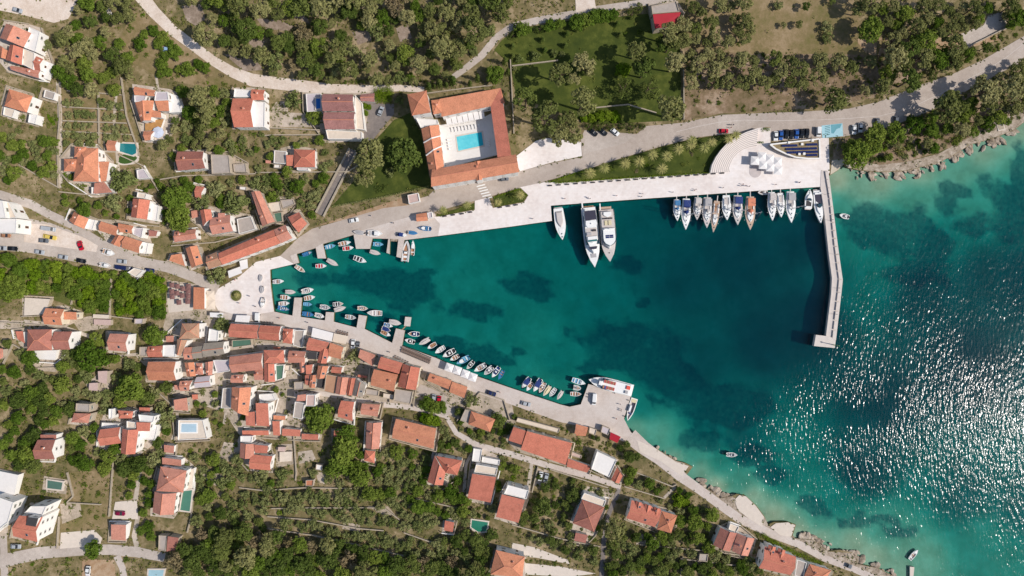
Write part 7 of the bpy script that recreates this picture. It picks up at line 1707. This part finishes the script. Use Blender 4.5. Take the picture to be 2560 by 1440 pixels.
wood("150,430 420,440 420,560 150,560", [('shrub', 2), ('broad', 1)], {'shrub': 'garden bush near the salmon villa', 'broad': 'garden tree near the salmon villa'}, 'salmon villa gardens', 26, 7, 13, .8)
for poly, lab, n in (("1290,80 1700,40 2060,200 2060,280 1720,300 1700,100", 'scrub bush on the dry slope right of the castle garden', 36), ("2100,150 2560,60 2560,300 2280,340", 'scrub bush along the coast road', 34), ("640,190 1010,205 1130,195 1000,215 650,205", 'bush at the foot of the north wood', 14), ("330,20 640,180 620,225 300,200", 'bush on the dry clearing', 22), ("560,230 900,250 900,430 560,430", 'garden bush below the track villas', 26),
                     ("440,1090 1280,1130 1280,1300 480,1300", 'garden bush under the village', 60), ("1280,1160 1900,1330 1900,1440 1280,1330", 'garden bush in the shore gardens', 50), ("0,1180 420,1180 420,1440 0,1440", 'garden bush at the bottom left', 30)):
    wood(poly, [('shrub', 1)], lab, lab, n, 4, 9, .8)
wood('1740,-5 2140,-5 2200,100 1880,142 1730,120', [('olive', 1), ('pine', 1)], {'olive': 'scattered small tree on the brown upper field', 'pine': 'scattered pine on the brown upper field'}, 'brown field', 9, 7, 15, 2.0)
wood('2112,385 2280,342 2400,318 2470,295 2560,245 2560,288 2480,322 2380,362 2260,396 2140,404', [('broad', 2), ('pine', 1), ('shrub', 2)], {'broad': 'leafy tree at the brink of the rocky shore', 'pine': 'pine at the brink of the rocky shore', 'shrub': 'bush at the brink of the rocky shore'}, 'shore brink', 44, 7, 17, .62)
wood('1000,1040 1280,1060 1300,1300 1130,1300 1000,1250', [('broad', 2), ('olive', 2), ('dark', 1)], {'broad': 'leafy tree among the houses above the olive gardens', 'olive': 'olive among the houses above the olive gardens', 'dark': 'dark tree among the houses above the olive gardens'}, 'house gardens', 42, 7, 17, .7, .85)
wood('1290,1170 1500,1220 1560,1330 1480,1380 1290,1310', [('broad', 1), ('olive', 2), ('dark', 2)], {'broad': 'green tree on the plots below the lane', 'olive': 'olive on the plots below the lane', 'dark': 'dark tree on the plots below the lane'}, 'lane plots', 36, 7, 16, .72, .85)
wood('1280,1035 1560,1110 1610,1210 1480,1185 1290,1120', [('dark', 1), ('shrub', 2)], {'dark': 'dark tree behind the south quay', 'shrub': 'bush behind the south quay'}, 'quay back', 26, 4, 11, .75, .9)
wood('1312,1386 1420,1412 1400,1418 1312,1408', [('shrub', 1)], 'bush between the pale stepped yards', 'yard strip', 10, 4, 8, .75)
# clipped hedges
def hedge(path, wid, h, mat, label, name='hedge'):
    P = pts(path); rng = np.random.default_rng(int(P[0][0])); C, R = [], []
    o = thing(name, label, 'hedge', G(*P[0]))
    for a, b in zip(P, P[1:]):
        n = max(1, int(math.hypot(b[0] - a[0], b[1] - a[1]) / 3))
        for t in range(n):
            p = G(a[0] + (b[0] - a[0]) * (t + .5) / n, a[1] + (b[1] - a[1]) * (t + .5) / n) - o.location
            for k in range(max(1, int(wid / 4))): C.append((p.x + rng.uniform(-.2, .2) , p.y + rng.uniform(-.5, .5) * (wid * PXM - .6), p.z + h * .55)); R.append(h * .55 + .1)
    V, F = leaf_cloud(C, R, 26, .16, rng, .9); me = bpy.data.meshes.new('foliage'); me.from_pydata(V, [], F); me.materials.append(LEAF[mat]); link('foliage', me, o)
hedge("1385,457.5 1500,449 1640,440 1774,432.5", 3, .8, 'bright', 'low bright hedge between promenade and park lawn'); hedge("1372,456 1455,428 1480,421", 3, .8, 'bright', 'low hedge along the road side of the park tip'); hedge("830,517 960,492 1072,466", 3, .7, 'olive', 'low flowering hedge below the west castle lawn')
hedge("938,232 982,232", 24, 2.2, 'bright', 'vivid ivy roof beside the dark driveway'); hedge("938,244 978,246", 24, 2.2, 'bright', 'lower half of the ivy roof beside the driveway'); hedge("942,476 966,470", 18, 1.4, 'dark', 'clipped block hedge on the west castle lawn'); hedge("1905,1338 1960,1368 2010,1392 2055,1412", 12, 1.5, 'bright', 'thick green hedge along the shore path'); hedge("1235,494 1298,472 1318,489", 3, .6, 'bright', 'low hedge round the diamond flower bed'); hedge("570,362 606,370", 26, .5, 'bright', 'vivid green plot beside the grey concrete roof'); hedge("120,288 138,312", 18, .5, 'bright', 'small square of lawn shrubs at the left edge'); hedge("1905,325 1922,325", 8, 1.0, 'bright', 'planted box at the head of the steps'); hedge("1893,357 1908,357", 6, .8, 'bright', 'lower planted box beside the steps')
# undergrowth: ground cover nobody could count
ug = np.random.default_rng(77); C, R = [], []
DRYP = [pts("330,30 430,92 560,176 628,212 520,222 380,185 300,95"), pts("1730,-20 2130,-20 2200,100 2250,142 1870,142 1730,128"), pts("1712,240 2060,240 1920,276 1712,302"), pts("1292,72 1622,34 1704,110 1704,300 1480,312 1290,240"), pts("985,300 1052,330 1078,468 830,516"), pts("1372,456 1830,335 1776,430"), pts("2112,408 2560,280 2560,310 2200,430"), pts("150,225 345,235 345,420 150,420"), pts("200,715 275,700 280,770 215,775")]
pp = ug.uniform([-240, -240], [2800, 1680], (46000, 2)); keep = ~inpoly(pp, WATERPOLY) & (EX[(pp[:, 1] / 2).astype(int).clip(0, 719), (pp[:, 0] / 2).astype(int).clip(0, 1279)] == 0)
dens = np.where(np.sin(pp[:, 0] / 41 + np.sin(pp[:, 1] / 23) * 1.5) + np.sin(pp[:, 1] / 37 + 1) > -.9, .85, .3)
for q in DRYP: dens[inpoly(pp, q)] = .06
pp = pp[keep & (ug.uniform(size=len(pp)) < dens)][:21000]
ez = EX == 0; near = np.zeros_like(ez)
for dy, dx in ((0, 2), (0, -2), (2, 0), (-2, 0)): near |= np.roll(ez, (dy, dx), (0, 1))
qq = ug.uniform([0, 0], [2560, 1440], (24000, 2)); ii, jj = (qq[:, 1] / 2).astype(int).clip(0, 719), (qq[:, 0] / 2).astype(int).clip(0, 1279)
for x, y in qq[near[ii, jj] & (EX[ii, jj] == 1)][:2600]: C.append(tuple(G(x, y, .12))); R.append(ug.uniform(.15, .5))
for x, y in pp: p = G(x, y, .15); C.append(tuple(p)); R.append(ug.uniform(.35, 1.3))
V, F = leaf_cloud(C, R, 12, .3, ug, .7); me = bpy.data.meshes.new('undergrowth'); me.from_pydata(V, [], F); me.materials.append(leaf_mat('undergrowth_leaves', (116, 120, 64), (116, 120, 64), (116, 120, 64)))
link('undergrowth', me, kind='stuff')
# boulders on the natural shore
rm = []
for s in range(5):
    bm = bmesh.new(); bmesh.ops.create_icosphere(bm, subdivisions=2, radius=1.0); rr_ = random.Random(s)
    ax = [Vector((rr_.uniform(-1, 1), rr_.uniform(-1, 1), rr_.uniform(-1, 1))).normalized() for _ in range(9)]
    for v in bm.verts:
        for a in ax:
            d = v.co.dot(a)
            if d > .62: v.co -= a * (d - .62) * .9
        v.co += Vector((rr_.uniform(-.05, .05),) * 3); v.co.z *= .6
    me = bpy.data.meshes.new('boulder'); bm.to_mesh(me); bm.free(); me.materials.append(M_ROCK); rm.append(me)
def rocks(seg, n, lab, grp, off=4, r0=.4, r1=1.5, stretch=1.6, ang=None):
    for i in range(n):
        k = TR.randrange(len(seg) - 1); t = TR.random(); x = seg[k][0] + (seg[k + 1][0] - seg[k][0]) * t + TR.gauss(0, off); y = seg[k][1] + (seg[k + 1][1] - seg[k][1]) * t + TR.gauss(0, off); r = TR.uniform(r0, r1) ** 1.3
        p = W(x, y, .1); o = link('boulder', TR.choice(rm), None, p, (TR.uniform(-.2, .2), TR.uniform(-.2, .2), ang + TR.gauss(0, .6) if ang is not None else TR.uniform(0, 6)), (r * stretch, r, r * TR.uniform(.6, 1.0)), label=lab, category='rock', group=grp)
rocks(pts("2560,306 2500,340 2425,362 2377,392 2307,417 2265,427 2195,430 2140,424"), 150, 'slanting limestone slab on the rocky shore below the coast road', 'slabs on the northeast shore', 9, .25, 1.3, 2.2, -1.0)
rocks(pts("1742,1210 1777,1227 1800,1245 1830,1245"), 34, 'pale boulder on the shore below the sea path', 'boulders below the sea path', 6, .4, 1.6); rocks(pts("1985,1345 2032,1350 2070,1378 2132,1384 2150,1412 2232,1440"), 80, 'pale boulder on the shore at the bottom right', 'boulders at the bottom right', 7, .4, 1.6); rocks(pts("1590,1095 1642,1124 1690,1152"), 16, 'small rock at the edge of the bathing platform', 'rocks at the bathing platform', 3, .3, .9)
o = thing('concrete_block', 'square concrete block standing in the shallows at the right', 'block', W(2502, 318, 0)); prism_px(pts("2492,312 2510,310 2514,324 2496,328"), -1, 1.3, M_CREAM, 'block_body', o); prism_px(pts("2494,313.5 2508,312 2511,322 2498,325"), 1.3, 1.36, M_STONE, 'block_top', o)
o = thing('small_jetty', 'short pale jetty at the bottom right shore', 'jetty', W(2279, 1430, 0)); prism_px(pts("2275,1417 2286,1418 2283,1446 2275,1446"), -1.5, .7, M_CREAM, 'jetty_deck', o)
